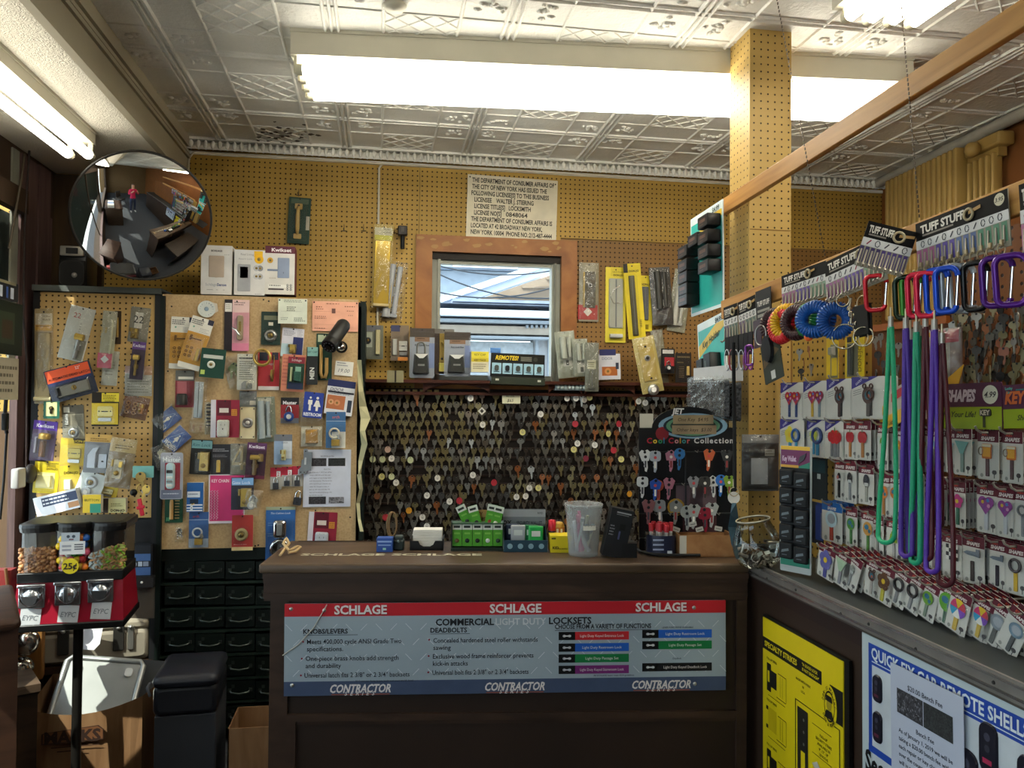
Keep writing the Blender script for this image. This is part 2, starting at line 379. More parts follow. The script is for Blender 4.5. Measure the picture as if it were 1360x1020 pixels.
for k in range(16):
 x = rnd.uniform(wx0-.07,wx1+.07); z = wz1+rnd.uniform(.02,.07); a = rnd.uniform(.01,.03)
 f.add([(x+a*rnd.uniform(.5,1.2)*math.cos(t_),yf-.0006,z+a*.5*rnd.uniform(.5,1.2)*math.sin(t_))for t_ in(0,1,2,3,4,5)],[(5,4,3,2,1,0)],M('#a87f4c',.7))
of = struct(f.obj('window_2'))
s = MB(); SG = M('#8e8f82',.5,0,.15,9); TOPD = M('#2d2824',.8)
s.bx(wx0,wx1,D,D+.06,wz1-.035,wz1,TOPD)
for x in(wx0,wx1-.045):s.bx(x,x+.045,D+.01,D+.07,wz0,wz1-.035,SG)
s.bx(wx0+.03,wx0+.045,D-.002,D+.01,wz0,wz1-.035,SG); s.bx(wx1-.034,wx1-.024,D-.004,D+.012,wz0,wz1-.035,M('#6d6e64',.5))
s.bx(wx0,wx1,D+.03,D+.07,wz0,wz0+.03,SG); s.bx(wx0,wx1,D+.02,D+.07,wz1-.055,wz1-.035,SG)
s.obj('window_frame',of)
g = MB(); g.bx(wx0,wx1,D+.05,D+.053,wz0,wz1,PANE); g.obj('window_pane',of)
OUT = Frame((0,D+4.2,0),(1,0,0)); OU2 = Frame((0,D+7.5,0),(1,0,0))
SID = M('#8d7d6c',.8,0,.08,3); TRM = M('#c6d2e2',.7,0,.06,2); ROOF = M('#7f8a9c',.9,0,.25,8); GREY = M('#8f9aa6',.8)
def pxbox(b,fr,x0,y0,x1,y1,th,m,off=0):
 p = fr.at(x0,y0); q = fr.at(x1,y1)
 b.bx(p.x,q.x,fr.p0 .y-off-th,fr.p0 .y-off,q.z,p.z,m)
h = root('neighbour_house','pale clapboard house with white gable trim outside the back window','house',Matrix.Translation(OUT.at(660,470)))
def hobj(b,n):
 b.T = None; o = b.obj(n); o.parent = h; o.matrix_parent_inverse = h.matrix_world.inverted(); return o
b = MB()
A = OUT.at(582,415); B = OUT.at(731,364); dz = (B.z-A.z)/(B.x-A.x)
for k in range(60):
 z0 = A.z+.1*k; xa = A.x+.1+(z0-A.z)/dz
 if xa>B.x+2:break
 b.bx(xa,B.x+2.2,OUT.p0 .y+.08,OUT.p0 .y+.12,z0,z0+.02,SID)
P = [(A.x,A.z),(B.x+2.2,A.z),(B.x+2.2,A.z+(B.x+2.2-A.x)*dz)]; b.add([(x,OUT.p0 .y+q,z)for q in(.1,.2)for x,z in P],[(0,1,2),(5,4,3),(0,3,4,1),(1,4,5,2),(2,5,3,0)],SID)
hobj(b,'gable_siding')
b = MB()
for off,th,w0,w1 in((-.1,.10,.0,.08),(-.16,.06,.08,.145)):
 P = [(A.x-1.0,A.z-1.0*dz),(B.x+2,B.z+2*dz)]
 b.add([(x,OUT.p0 .y+off+y,z+w)for y in(0,th)for(x,z)in P for w in(w0,w1)],[(0,2,3,1),(4,5,7,6),(0,1,5,4),(2,6,7,3),(1,3,7,5),(0,4,6,2)],TRM)
hobj(b,'rake_board')
b = MB(); pxbox(b,OUT,596,404,790,413,.5,ROOF); pxbox(b,OUT,560,411,790,417,.65,ROOF); hobj(b,'porch_roof')
b = MB(); pxbox(b,OUT,540,417,790,431,.62,TRM); pxbox(b,OUT,540,431,790,434,.5,GREY); pxbox(b,OUT,540,434,790,450,.35,M('#b4aca2',.8)); pxbox(b,OUT,540,450,790,453,.4,GREY); hobj(b,'fascia')
b = MB(); pxbox(b,OUT,540,453,704,520,.2,M('#98a2ab',.8,0,.2,20)); pxbox(b,OUT,704,453,790,520,.2,M('#a4a9b0',.8)); pxbox(b,OUT,706,453,709,520,.24,GREY); pxbox(b,OUT,722,453,725,520,.24,GREY)
for k in range(9):pxbox(b,OUT,690+k*6,436,693+k*6,440,.39,GREY)
hobj(b,'lower_siding')
b = MB(); pxbox(b,OU2,560,372,700,430,1.0,M('#8c99a8',.8)); pxbox(b,OU2,555,371,690,375,1.2,ROOF); pxbox(b,OU2,575,338,593,374,1.0,M('#93a9c4',.8)); pxbox(b,OU2,688,334,703,375,1.0,M('#a9b6c8',.8))
o = b.obj('neighbour_building'); tag(o,'blue grey flat building far behind the gabled house outside','building')
for i,(a,e,sag)in enumerate((((560,346),(745,357),.10),((560,352),(745,395),.12),((560,382),(745,378),.12))):
 p = OUT.at(*a,.3); q = OUT.at(*e,.3); b = MB()
 b.tube([p.lerp(q,u/12)-Vector((0,0,sag*4*(u/12)*(1-u/12)))for u in range(13)],.008,M('#30363e',.7),6)
 o = b.obj('utility_wire'); tag(o,['top dark utility wire crossing outside the back window','steeply sloping utility wire outside the back window','lowest utility wire sagging outside the back window'][i],'wire')
b = MB(); b.bx(-40,40,D+.2,60,-.3,-.05,M('#b4b6b6',.9)); b.bx(-40,XL-.2,-20,D+.2,-.3,-.05,M('#bcbcb8',.9)); struct(b.obj('ground_outside'))
PPEG = pegmat('pegboard_post','#ae9052',pitch=.0254,r=.0032)
po = MB(); p = PST.p0; po.bx(p.x,p.x+.152,p.y,p.y+.153,CTZ,ZC,PPEG)
zj = CAM.z+(532-302)/F*2.67
po.bx(p.x+.002,p.x+.150,p.y-.0015,p.y,zj-.0025,zj,M('#6d4d22',.8)); struct(po.obj('column'))
CORD = M('#cfc7b2',.6)
b = MB(); zt = WALL.at(500,219).z; a = WALL.at(503,300,.008)
b.tube([WALL.at(250,203,.02)+Vector((0,0,-.16)),WALL.at(251,205,.015)-Vector((0,0,.02)),(XB+.03,D-.015,zt+.01),WALL.at(503,217,.015),(XRC-.1,D-.015,zt+.012)],.006,CORD,6)
b.tube([WALL.at(508,218,.014),WALL.at(503.5,223,.012),WALL.at(502.5,300,.008),WALL.at(501,440,.008)],.006,CORD,6)
tag(b.obj('cable'),'off-white cable run under the cornice and down the back wall','cable')
TUBE = emis('lit_fluorescent_tube','#fdf8ea',15); CAPM = M('#d8d2b8',.5); HOUS = M('#c9c4b2',.5,0,.06,6)
def fixture(label,c,ang,Ln,xs,hw,hh,drop,lit=TUBE):
 r = root('fluorescent_light',label,'light',Matrix.Translation(c)@Matrix.Rotation(ang,4,'Z'))
 b = MB(); b.bx(-Ln/2-.04,Ln/2+.04,-hw/2,hw/2,-hh,0,HOUS); b.bx(-Ln/2-.042,Ln/2+.042,-hw/2-.004,hw/2+.004,-.012,0,HOUS)
 b.obj('housing',r)
 for y in xs:
  t = MB(); t.cyl((-Ln/2,y,-hh-drop),(Ln/2,y,-hh-drop),.019,lit,16); tt = t.obj('tube',r)
  for sg in(-1,1):
   s = MB(); s.cyl((sg*Ln/2,y,-hh-drop),(sg*(Ln/2+.022),y,-hh-drop),.0195,CAPM,14); s.bx(sg*(Ln/2+.02),sg*(Ln/2+.03),y-.009,y+.009,-hh-drop-.012,-hh+.0,CAPM)
   s.obj('socket',r)
 return r
TUBE2 = emis('lit_side_tube','#fdf8ea',8)
A = Vector((-.275,2.81,0)); B = Vector((1.887,2.634,0)); d = (B-A).normalized(); nrm = Vector((-d.y,d.x,0))
cc = (A+B)/2+nrm*.11; cc.z = ZC
fixture('long ceiling light of four bright tubes over the counter',cc,math.atan2(d.y,d.x),(B-A).length,(-.115,-.038,.038,.115),.27,.09,.045)
fixture('short-seen ceiling light at the right above the key display',Vector((1.47,1.13,ZC)),pi/2,2.0,(-.105,-.035,.035,.105),.28,.09,.03)
fixture('twin-tube light under the low ceiling beside the shop window',Vector((-1.198,2.2,ZL)),pi/2,2.36,(-.038,.038),.10,.055,.05,TUBE2)
b = MB(); p = atz(524,5,ZC); b.lathe([(.001,0),(.035,0),(.04,-.006),(.03,-.02),(.002,-.024)],HOUS,(p.x,p.y,ZC),'z'); tag(b.obj('ceiling_plate'),'small round painted plate on the tin ceiling','plate')
CARDW = '#e2dfd6'
def product(b,k,x,y,w,h,z,c=None):
 """lock hardware seen inside packages; x,y centre, w,h size, z base; local z faces the viewer"""
 m = c if c is not None else STEEL
 if isinstance(m,str):m = M(m,.4)
 d = min(w,h)
 if k=='plate':
  b.prism(rrect(w,h,d*.08,2,x,y),z,z+.003,m,.001)
  for sy in(-1,1):b.lathe([(d*.07,0),(d*.05,.002)],DARK,(x,y+sy*h*.43,z+.003),n=10)
  b.lathe([(d*.2,0),(d*.2,.002),(d*.13,.002)],STEEL,(x,y+h*.12,z+.003),n=14); b.lathe([(d*.12,.0005),(d*.11,.0025)],DARK,(x,y+h*.12,z+.003),n=12)
 elif k=='bell':
  b.prism(rrect(w,h,d*.05,2,x,y),z,z+.004,m,.001); b.lathe([(d*.36,0),(d*.34,.004),(d*.2,.006),(d*.19,.002),(d*.02,.002)],STEEL,(x,y,z+.004),n=20); b.lathe([(d*.16,0),(d*.13,.005),(.0005,.006)],WHITE,(x,y,z+.005),n=14)
  for sx in(-1,1):
   for sy in(-1,1):b.lathe([(d*.05,0),(d*.04,.001)],DARK,(x+sx*w*.4,y+sy*h*.44,z+.004),n=8)
 elif k=='strip':b.prism(rrect(w,h,d*.1,2,x,y),z,z+.006,m,.002); b.quad(x-w*.05,y-h*.48,x+w*.05,y+h*.48,z+.0066,M('#6f7274',.4,.5))
 elif k=='closer':
  b.tube([(x-w*.22,y+h*.46,z+.012),(x-w*.2,y-h*.46,z+.012)],w*.22,m,10); b.tube([(x+w*.25,y+h*.44,z+.01),(x+w*.22,y-h*.4,z+.01)],w*.14,m,8); b.box((x,y-h*.42,z+.008),(w*.8,h*.06,.014),m,.003)
 elif k=='rose':
  b.lathe([(d*.5,0),(d*.48,d*.08),(d*.36,d*.18),(d*.3,d*.18),(d*.27,d*.12),(.001,d*.12)],m,(x,y,z),n=24)
  b.lathe([(d*.2,0),(d*.19,d*.14),(.001,d*.15)],BRASSD,(x,y,z+d*.1),n=18); b.box((x,y,z+d*.255),(d*.05,d*.18,.001),DARK)
 elif k=='knob':
  b.lathe([(d*.5,0),(d*.48,d*.05),(d*.2,d*.1),(d*.17,d*.25),(d*.34,d*.36),(d*.38,d*.48),(d*.3,d*.58),(.001,d*.62)],m,(x,y,z),n=22)
 elif k=='padlock':
  bw,bh = w,h*.55; by = y-h*.225
  b.prism(rrect(bw,bh,bw*.12,2,x,by),z,z+.012,m,.002)
  P = [(x-bw*.3,by+bh*.4,z+.006)]+[(x+bw*.3*math.cos(pi-pi*i/10),y+h*.2+h*.27*math.sin(pi*i/10),z+.006)for i in range(11)]+[(x+bw*.3,by+bh*.4,z+.006)]
  b.tube(P,bw*.085,CHROME,8); b.lathe([(bw*.14,0),(bw*.13,.001)],DARK,(x,by-bh*.12,z+.012),n=10)
 elif k=='discpad':
  b.lathe([(w*.5,0),(w*.5,.008),(w*.44,.012),(.001,.012)],m,(x,y-h*.2,z),n=22); b.lathe([(w*.25,0),(w*.22,.004)],WHITE,(x,y-h*.2,z+.012),n=16)
  P = [(x+w*.28*math.cos(pi-pi*i/10),y+h*.1+h*.36*math.sin(pi*i/10),z+.006)for i in range(11)]; b.tube(P,w*.07,CHROME,8)
 elif k=='ringlock':
  b.ring((x-w*.06,y+h*.16,z+.008),w*.33,w*.07,m,20,8); b.tube([(x+w*.2,y+h*.1,z+.008),(x+w*.3,y-h*.1,z+.008)],w*.12,STEEL,8)
  b.prism(rrect(w*.6,h*.34,w*.05,2,x+w*.02,y-h*.3),z,z+.014,BRASS,.002)
 elif k=='rimlock':
  b.prism(rrect(w*.78,h,d*.05,2,x+w*.11,y),z,z+.016,m,.003); b.tube([(x-w*.3,y+h*.12,z+.01),(x-w*.3,y+h*.46,z+.01)],w*.14,BRASSD,12)
  b.lathe([(d*.2,0),(d*.18,.008),(d*.1,.012),(.001,.012)],BRASSD,(x+w*.08,y-h*.2,z+.016),n=16); b.prism(rrect(w*.26,h*.3,.001,1,x+w*.3,y+h*.25),z+.016,z+.019,BRASS,.001)
 elif k=='strike':
  b.prism(rrect(w,h*.6,d*.08,2,x,y+h*.12),z,z+.004,m,.001); b.quad(x-w*.22,y+h*.08,x+w*.22,y+h*.14,z+.0046,DARK); b.prism(rrect(w*.9,h*.22,d*.05,2,x,y-h*.36),z,z+.006,STEEL,.001)
  for sx in(-1,1):b.lathe([(d*.05,0),(d*.04,.001)],DARK,(x+sx*w*.38,y+h*.12,z+.004),n=8)
 elif k=='latch':
  P = [(x-w*.45,y-h*.45),(x-w*.05,y-h*.45),(x-w*.05,y+h*.2),(x+w*.1,y+h*.45),(x-w*.2,y+h*.4),(x-w*.45,y+h*.1)]
  b.prism(P,z,z+.012,m,.002); b.prism(rrect(w*.42,h*.6,.002,1,x+w*.27,y-h*.14),z,z+.003,m,.001); b.quad(x+w*.22,y-h*.18,x+w*.33,y-h*.12,z+.0036,DARK)
 elif k=='handle':
  b.prism(rrect(w*.6,h*.16,.004,2,x,y+h*.4),z,z+.004,m,.001); b.prism(rrect(w*.6,h*.14,.004,2,x,y-h*.41),z,z+.004,m,.001)
  b.tube([(x,y+h*.38,z+.004),(x,y+h*.33,z+.02),(x,y+h*.1,z+.028),(x,y-h*.2,z+.024),(x,y-h*.36,z+.006)],[w*.1,w*.13,w*.17,w*.17,w*.1],m,10)
  b.lathe([(w*.1,0),(w*.08,.002)],DARK,(x,y+h*.42,z+.004),n=8)
 elif k=='longpull':
  b.tube([(x-w*.25,y+h*.45,z+.008),(x-w*.25,y-h*.32,z+.008),(x-w*.1,y-h*.45,z+.008),(x+w*.15,y-h*.45,z+.008),(x+w*.28,y-h*.3,z+.008),(x+w*.28,y+h*.1,z+.008)],w*.16,m,8)
 elif k=='leverlock':
  b.prism(rrect(w,h,w*.4,4,x,y),z,z+.012,m,.004); b.prism(rrect(w*.4,h*.4,w*.1,2,x+w*.05,y+h*.05),z+.012,z+.016,BRASSD,.001); b.tube([(x,y-h*.3,z+.012),(x-w*.5,y-h*.1,z+.018),(x-w*1.1,y-h*.02,z+.014)],w*.12,CHROME,8)
  b.lathe([(w*.12,0),(w*.1,.002)],DARK,(x,y+h*.2,z+.0125),n=8)
 elif k=='deadbolt':
  b.tube([(x,y+h*.22,z+.012),(x,y-h*.5,z+.012)],w*.2,m,12); b.tube([(x-w*.42,y+h*.3,z+.014),(x+w*.42,y+h*.3,z+.014)],h*.12,BRASS,12); b.prism(rrect(w*.6,h*.2,.003,2,x,y-h*.1),z,z+.018,m,.003)
 elif k=='teekey':
  b.tube([(x-w*.4,y+h*.22,z+.006),(x-w*.4,y-h*.22,z+.006)],[h*.13,h*.13],m,8); b.sph((x-w*.4,y+h*.25,z+.006),h*.14,m,8,6); b.tube([(x-w*.4,y,z+.006),(x+w*.42,y+h*.02,z+.006)],h*.07,m,8)
 elif k=='dots':
  for i in range(2):
   for j in range(3):b.ring((x+(i-.5)*w*.55,y+(j-1)*h*.33,z+.003),d*.14,d*.045,m,12,6)
 elif k=='outlet':
  b.box((x,y,z+.011),(w,h,.022),m,d*.14)
  for sx,sy,a,e in((-.16,.22,.03,.1),(.16,.22,.03,.1),(0,-.02,.08,.08),(-.16,.42,.03,.02),(.16,.42,.03,.02)):b.box((x+sx*w,y+sy*h,z+.0225),(a*w,e*h,.001),DARK)
 elif k=='keypad':
  b.prism(rrect(w,h,w*.4,5,x,y),z,z+.018,m,.004); b.prism(rrect(w*.7,h*.12,.003,2,x,y+h*.18),z+.018,z+.02,DARK,.001)
  for j in range(3):b.prism(rrect(w*.66,h*.1,.004,2,x,y-h*(.05+.15*j)),z+.018,z+.022,[WHITE,GREYP,WHITE][j],.001)
 elif k=='lockbox':
  P = rrect(w,h*.68,w*.12,3,x,y-h*.16); P = [(px+(px-x)*(.0 if py<y-h*.2 else-.18),py)for px,py in P]
  b.prism(P,z,z+.03,m,.008); b.prism(rrect(w*.42,h*.06,.002,1,x,y-h*.2),z+.03,z+.031,STEEL)
  if c is not None:b.prism([(x-w*.4,y+h*.16),(x+w*.4,y+h*.16),(x+w*.12,y+h*.02),(x-w*.12,y+h*.02)],z+.028,z+.0305,WHITE)
 elif k=='shackle':
  P = [(x-w*.4,y-h*.5,z)]+[(x+w*.4*math.cos(pi-pi*i/10),y+h*.1+h*.4*math.sin(pi*i/10),z)for i in range(11)]+[(x+w*.4,y-h*.5,z)]; b.tube(P,w*.09,m,8)
 elif k=='lever':
  b.prism(rrect(w*.5,h,w*.05,2,x,y),z,z+.004,m,.001); b.tube([(x,y+h*.25,z+.01),(x+w*.1,y+h*.2,z+.03),(x+w*.6,y+h*.3,z+.03)],w*.1,BRASS,8); b.lathe([(w*.12,0),(w*.1,.004)],DARK,(x,y-h*.2,z+.004),n=10)
 elif k=='four':
  for P in([(-.5,-.18),(.5,-.18),(.5,-.3),(-.5,-.3)],[(.12,.5),(.3,.5),(.3,-.5),(.12,-.5)],[(.12,.5),(.3,.5),(-.34,-.18),(-.5,-.18)]):b.prism([(x+u*w,y+v*h)for u,v in P],z,z+.006,m)
 elif k=='spiral':
  for i in range(3):b.tube([(x+(i-1)*w*.3+w*.1*math.cos(a*.9),y+h*.5-h*a/75,z+.004+w*.06*math.sin(a*.9))for a in range(0,76)],w*.03,m,5)
 elif k=='roll':b.tube([(x-w/2,y,z+h*.4),(x+w/2,y,z+h*.4)],h*.4,m,14)
 elif k=='keys':
  for i in range(3):keyshape(b,x+(i-1)*w*.3,y+(i%2)*h*.1,h*.7,m,z+.002*i,.002,-.3+.3*i)
 elif k=='barrel':b.lathe([(w*.5,-h/2),(w*.5,h*.3),(w*.4,h/2),(.001,h/2)],m,(x,y,z+w*.45),'y',12)
 elif k=='pins':
  for j in range(7):b.tube([(x-w*.4,y+h*(.45-.15*j),z+.004),(x+w*.4,y+h*(.45-.15*j),z+.004)],h*.035,m,6)
 elif k=='chromelock':
  b.box((x,y+h*.26,z+.02),(w*.62,h*.44,.04),m,w*.12); b.box((x,y+h*.26,z+.041),(w*.26,h*.3,.004),STEEL,.004); b.lathe([(w*.5,0),(w*.5,.012),(w*.4,.026),(w*.33,.02),(.001,.02)],m,(x,y-h*.24,z),n=26)
 elif k=='blank':b.prism(rrect(w,h,d*.06,2,x,y),z,z+.012,m,.003)
 elif k=='person':
  b.poly(circ(w*.16,12,x,y+h*.4),z,m); b.poly([(x-w*.3,y+h*.24),(x-w*.3,y-h*.08),(x-w*.16,y-h*.08),(x-w*.16,y-h*.5),(x+w*.16,y-h*.5),(x+w*.16,y-h*.08),(x+w*.3,y-h*.08),(x+w*.3,y+h*.24)],z,m)
 elif k=='lady':
  b.poly(circ(w*.16,12,x,y+h*.4),z,m); b.poly([(x-w*.16,y+h*.24),(x-w*.42,y-h*.2),(x-w*.15,y-h*.2),(x-w*.13,y-h*.5),(x+w*.13,y-h*.5),(x+w*.15,y-h*.2),(x+w*.42,y-h*.2),(x+w*.16,y+h*.24)],z,m)
def keyshape(b,x,y,L,m,z=0,t=.002,rot=0.0,head=0):
 """a key blank hanging by its bow: bow up, blade down"""
 r = L*.255; T = b.T; R = Matrix.Translation((x,y,z))@Matrix.Rotation(rot,4,'Z'); b.T = R if T is None else T@R
 hd = {0:circ(r,14,0,L*.5-r),1:rrect(r*2,r*1.8,r*.5,3,0,L*.5-r),2:[(0,L*.5),(r*1.05,L*.5-r*.7),(r*.8,L*.5-r*1.9),(-r*.8,L*.5-r*1.9),(-r*1.05,L*.5-r*.7)],3:[(0,L*.5-r*.25),(r*.5,L*.5),(r*1.05,L*.5-r*.5),(r*.6,L*.5-r*2),(-r*.6,L*.5-r*2),(-r*1.05,L*.5-r*.5),(-r*.5,L*.5)],4:circ(r*1.1,16,0,L*.5-r,r*.85)}[head]
 b.prism(hd,0,t,m)
 w = L*.085
 b.prism([(-w,L*.5-1.8*r),(w,L*.5-1.8*r),(w,-L*.32),(w*.2,-L*.5),(-w*.6,-L*.46),(-w*.6,-L*.3),(-w,-L*.24),(-w*.6,-L*.16),(-w,-L*.08)][::-1],0,t*.9,m)
 b.poly(circ(r*.26,8,0,L*.5-r*.42),t+.0002,INK); b.T = T
def crinkle(b,x,y,w,h,z,m,d=.012,seed=1,nx=7,ny=10,hold=.004):
 rr = random.Random(seed); G = []
 for j in range(ny+1):
  for i in range(nx+1):
   u,v = i/nx,j/ny; e = min(1,5*min(u,1-u))*min(1,6*min(v,1-v))
   G.append((x+(u-.5)*w+rr.uniform(-.03,.03)*w,y+(v-.5)*h,z+hold+e*(d+rr.uniform(-.4,.5)*d)))
 b.add(G,[(j*(nx+1)+i,j*(nx+1)+i+1,(j+1)*(nx+1)+i+1,(j+1)*(nx+1)+i)for j in range(ny)for i in range(nx)],m,False)
_PL = {}
def autooff(fr,box,base,depth):
 L = _PL.setdefault(id(fr),[]); o = base
 for(a,off,dd)in L:
  if a[0]<box[2]-1.5 and a[2]>box[0]+1.5 and a[1]<box[3]-1.5 and a[3]>box[1]+1.5:o = max(o,off+dd+.001)
 if o>.13:o = .13
 L.append((box,o,depth)); return o
PN = [0]
def put(fr,box,rot=0,off=None,depth=.02,base=.006):
 """box: pixel box (x0,y0,x1,y1) of the thing's upright outline -> matrix, w, h in metres"""
 if off is None:off = autooff(fr,box,base,depth)
 cx,cy = (box[0]+box[2])/2,(box[1]+box[3])/2
 sx,sy = fr.scale(cx,cy,off)
 return fr.mat(fr.at(cx,cy,off),math.radians(rot)),(box[2]-box[0])*sx,(box[3]-box[1])*sy
def graphics(b,w,h,z,bands=(),txt=(),lines=()):
 for i,(x0,y0,x1,y1,c)in enumerate(bands):b.quad((x0-.5)*w,(.5-y1)*h,(x1-.5)*w,(.5-y0)*h,z+.0004*(i+1),M(c,.5)if isinstance(c,str)else c)
 zt = z+.0004*(len(bands)+2)
 for t in txt:
  s,x,y,sz,c = t[:5]; kw = t[5]if len(t)>5 else{}
  b.text(s,(x-.5)*w,(.5-y)*h,sz*h,M(c,.6),zt,maxw=kw.get('mw',.9)*w,**{k:v for k,v in kw.items()if k!='mw'})
 for(x0,y0,x1,n,dy,c)in lines:
  rr = random.Random(int(x0*99+y0*77+n))
  for i in range(n):
   x = x0; xe = x1-rr.uniform(0,.3)*(x1-x0)
   while x<xe:
    q = rr.uniform(.04,.12)*(x1-x0)+.01; q = min(q,xe-x+.01)
    b.quad((x-.5)*w,(.5-y0-i*dy-dy*.42)*h,(x+q-.5)*w,(.5-y0-i*dy)*h,zt,M(c,.6)); x+=q+.02
def pack(fr,box,label,rot=0,card=CARDW,bands=(),txt=(),lines=(),prod=(),bub=None,bag=False,name=None,cat='package',off=None,group=None,hole=True,thick=.0015,depth=None,r=.003,bubm=None,hdr=None,mw=None):
 name = name or('hardware_bag' if bag else 'blister_pack'); PN[0]+=1
 dp = depth or(.026 if(bub or bag or prod)else.008)
 m,w,h = put(fr,box,rot,off,dp)if mw is None else mw
 R = root(name,label,cat,m,group)
 z = 0
 if card:
  b = MB(); b.prism(rrect(w,h,min(r,w*.1),2),0,thick,M(card,.5)); z = thick
  if hole:b.poly(circ(min(.004,w*.07),8,0,h*.465),z+.0022,DARK)
  graphics(b,w,h,z,bands,txt,lines); b.obj('card' if not bag else 'insert_card',R)
 elif bands or txt or lines:
  b = MB(); graphics(b,w,h,.004,bands,txt,lines); b.obj('label_card',R)
 if prod:
  pn = {}
  for(k,x,y,pw,ph,*c)in prod:pn.setdefault(PNAME.get(k,k),[]).append((k,x,y,pw,ph,c[0]if c else None))
  for nme,L in pn.items():
   b = MB()
   for(k,x,y,pw,ph,c)in L:product(b,k,(x-.5)*w,(.5-y)*h,pw*w,ph*h,z+.003,c)
   b.obj(nme,R)
 if bub:
  x0,y0,x1,y1,d = bub; b = MB(); P = rrect((x1-x0)*w,(y1-y0)*h,min(.008,(x1-x0)*w*.2),3,((x0+x1)/2-.5)*w,(.5-(y0+y1)/2)*h)
  n = len(P); cx = ((x0+x1)/2-.5)*w; cy = (.5-(y0+y1)/2)*h; rings = []
  for zz,k in((z+.001,1.0),(z+d*.75,.95),(z+d,.85)):rings.append([(cx+(a-cx)*k,cy+(e-cy)*k,zz)for a,e in P])
  b.loft(rings,bubm or CLEAR,False,False); b.add(rings[-1],[tuple(range(n))],bubm or CLEAR); b.obj('blister',R)
 if bag:
  b = MB(); crinkle(b,0,0,w,h,z,BAG,.014,PN[0]); b.obj('clear_bag',R)
  if hdr:b = MB(); b.prism(rrect(w*1.02,h*hdr[0]),.02,.0215,M(hdr[1],.6)); b.T = None; b.v = [(x,y+h*(.5-hdr[0]/2),zz)for x,y,zz in b.v]; b.obj('header_card',R)
 return R
PNAME = {'plate':'push_plate','bell':'push_plate','strip':'metal_strip','closer':'door_closer','rose':'lock_cylinder','knob':'door_knob','padlock':'padlock','discpad':'padlock','ringlock':'padlock','rimlock':'rim_lock','strike':'strike_plate','latch':'latch','handle':'door_handle','longpull':'door_pull','leverlock':'lever_lock','deadbolt':'door_lock','teekey':'tee_key','dots':'washer','outlet':'alarm_unit','keypad':'keypad','lockbox':'key_lock_box','shackle':'shackle','lever':'lever_set','four':'house_number','spiral':'key_chain','roll':'rolled_tube','keys':'key','barrel':'cylinder_plug','pins':'hinge_pin','chromelock':'chrome_lock','blank':'hardware','person':'pictogram','lady':'pictogram'}
def carton(fr,box,label,dz,face=CARDW,side='#cfccc2',bands=(),txt=(),lines=(),prod=(),rot=0,off=None,name='carton',cat='box',group=None,base=.006):
 if off is None:off = autooff(fr,box,base,dz)
 m,w,h = put(fr,box,rot,off+dz); m = m@Matrix.Translation((0,0,-dz)); R = root(name,label,cat,m,group)
 b = MB(); b.box((0,0,dz/2),(w,h,dz),M(side,.6)); b.quad(-w/2,-h/2,w/2,h/2,dz+.0003,M(face,.5)); graphics(b,w,h,dz+.0004,bands,txt,lines); b.obj('carton_body',R)
 if prod:
  b = MB()
  for(k,x,y,pw,ph,*c)in prod:
   q = MB(); product(q,k,0,0,pw*w,ph*h,0,c[0]if c else None)
   q.v = [(a+(x-.5)*w,e+(.5-y)*h,dz+.0012+f*.06)for a,e,f in q.v]; q.obj('printed_picture',R)
 return R
GRN = M('#0d1713',.45,.2,.2,6); BLKF = M('#17181a',.5,0,.2,5)
def bpx(px,py,fr=BRD,off=0):return fr.at(px,py,off)
yb = BRD.p0 .y
a = bpx(48,392); e = bpx(207,686)
r = root('pegboard_cabinet','tall black-framed cabinet with pegboard front at the far left beside the shop window','cabinet',Matrix.Translation((a.x,yb,0)))
def part(b,n,R=None,par=None):
 R = R or r; iv = R.matrix_world.inverted(); b.v = [tuple(iv@Vector(v))for v in b.v]; return b.obj(n,par or R)
zt,zb = bpx(130,390).z,bpx(130,688).z; xl,xr2 = bpx(52,500).x,bpx(205,500).x
b = MB(); b.bx(xl,xr2,yb-.006,yb,zb,zt,PEGL); part(b,'pegboard')
b = MB(); xf0,xf1 = bpx(38,500).x,bpx(214,500).x
xf0 = max(xf0,XL+.04)
b.bx(xr2,xf1,yb-.012,D-.01,.02,zt+.02,BLKF); b.bx(xf0,xl,yb-.004,D-.01,.02,zt+.012,BLKF); b.bx(xf0,xf1,yb-.02,D-.01,zt+.004,zt+.03,M('#5b605c',.5,.2,.3,8)); b.bx(xf0,xf1,yb+.012,yb+.02,.7,zt,BLKF)
for zz in(zb-.02,.86,.45,.05):b.bx(xl,xr2,yb,D-.02,zz-.012,zz+.012,BLKF)
part(b,'frame')
PART,nt,bs = newmat('particle_board'); bs.inputs['Roughness'].default_value = .7; N = nt.nodes; L = nt.links
tc = N.new('ShaderNodeTexCoord'); vo = N.new('ShaderNodeTexVoronoi'); vo.inputs['Scale'].default_value = 110; nz = N.new('ShaderNodeTexNoise'); nz.inputs['Scale'].default_value = 4; nz.inputs['Detail'].default_value = 5
L.new(tc.outputs['Object'],vo.inputs['Vector']); L.new(tc.outputs['Object'],nz.inputs['Vector'])
ad = N.new('ShaderNodeMath'); ad.operation = 'MULTIPLY_ADD'; ad.inputs[1].default_value = .3; L.new(vo.outputs['Distance'],ad.inputs[0]); L.new(nz.outputs['Fac'],ad.inputs[2])
cr = N.new('ShaderNodeValToRGB'); cr.color_ramp.elements[0].color = lin('#997a50'); cr.color_ramp.elements[1].color = lin('#c0a478'); cr.color_ramp.elements[0].position = .35; cr.color_ramp.elements[1].position = .8
L.new(ad.outputs[0],cr.inputs[0]); L.new(cr.outputs[0],bs.inputs['Base Color'])
P0,P1 = bpx(211,393),bpx(477,725)
x0,x1 = bpx(213,560).x,bpx(474,560).x; zt2 = bpx(340,394).z; zb2 = bpx(340,727).z
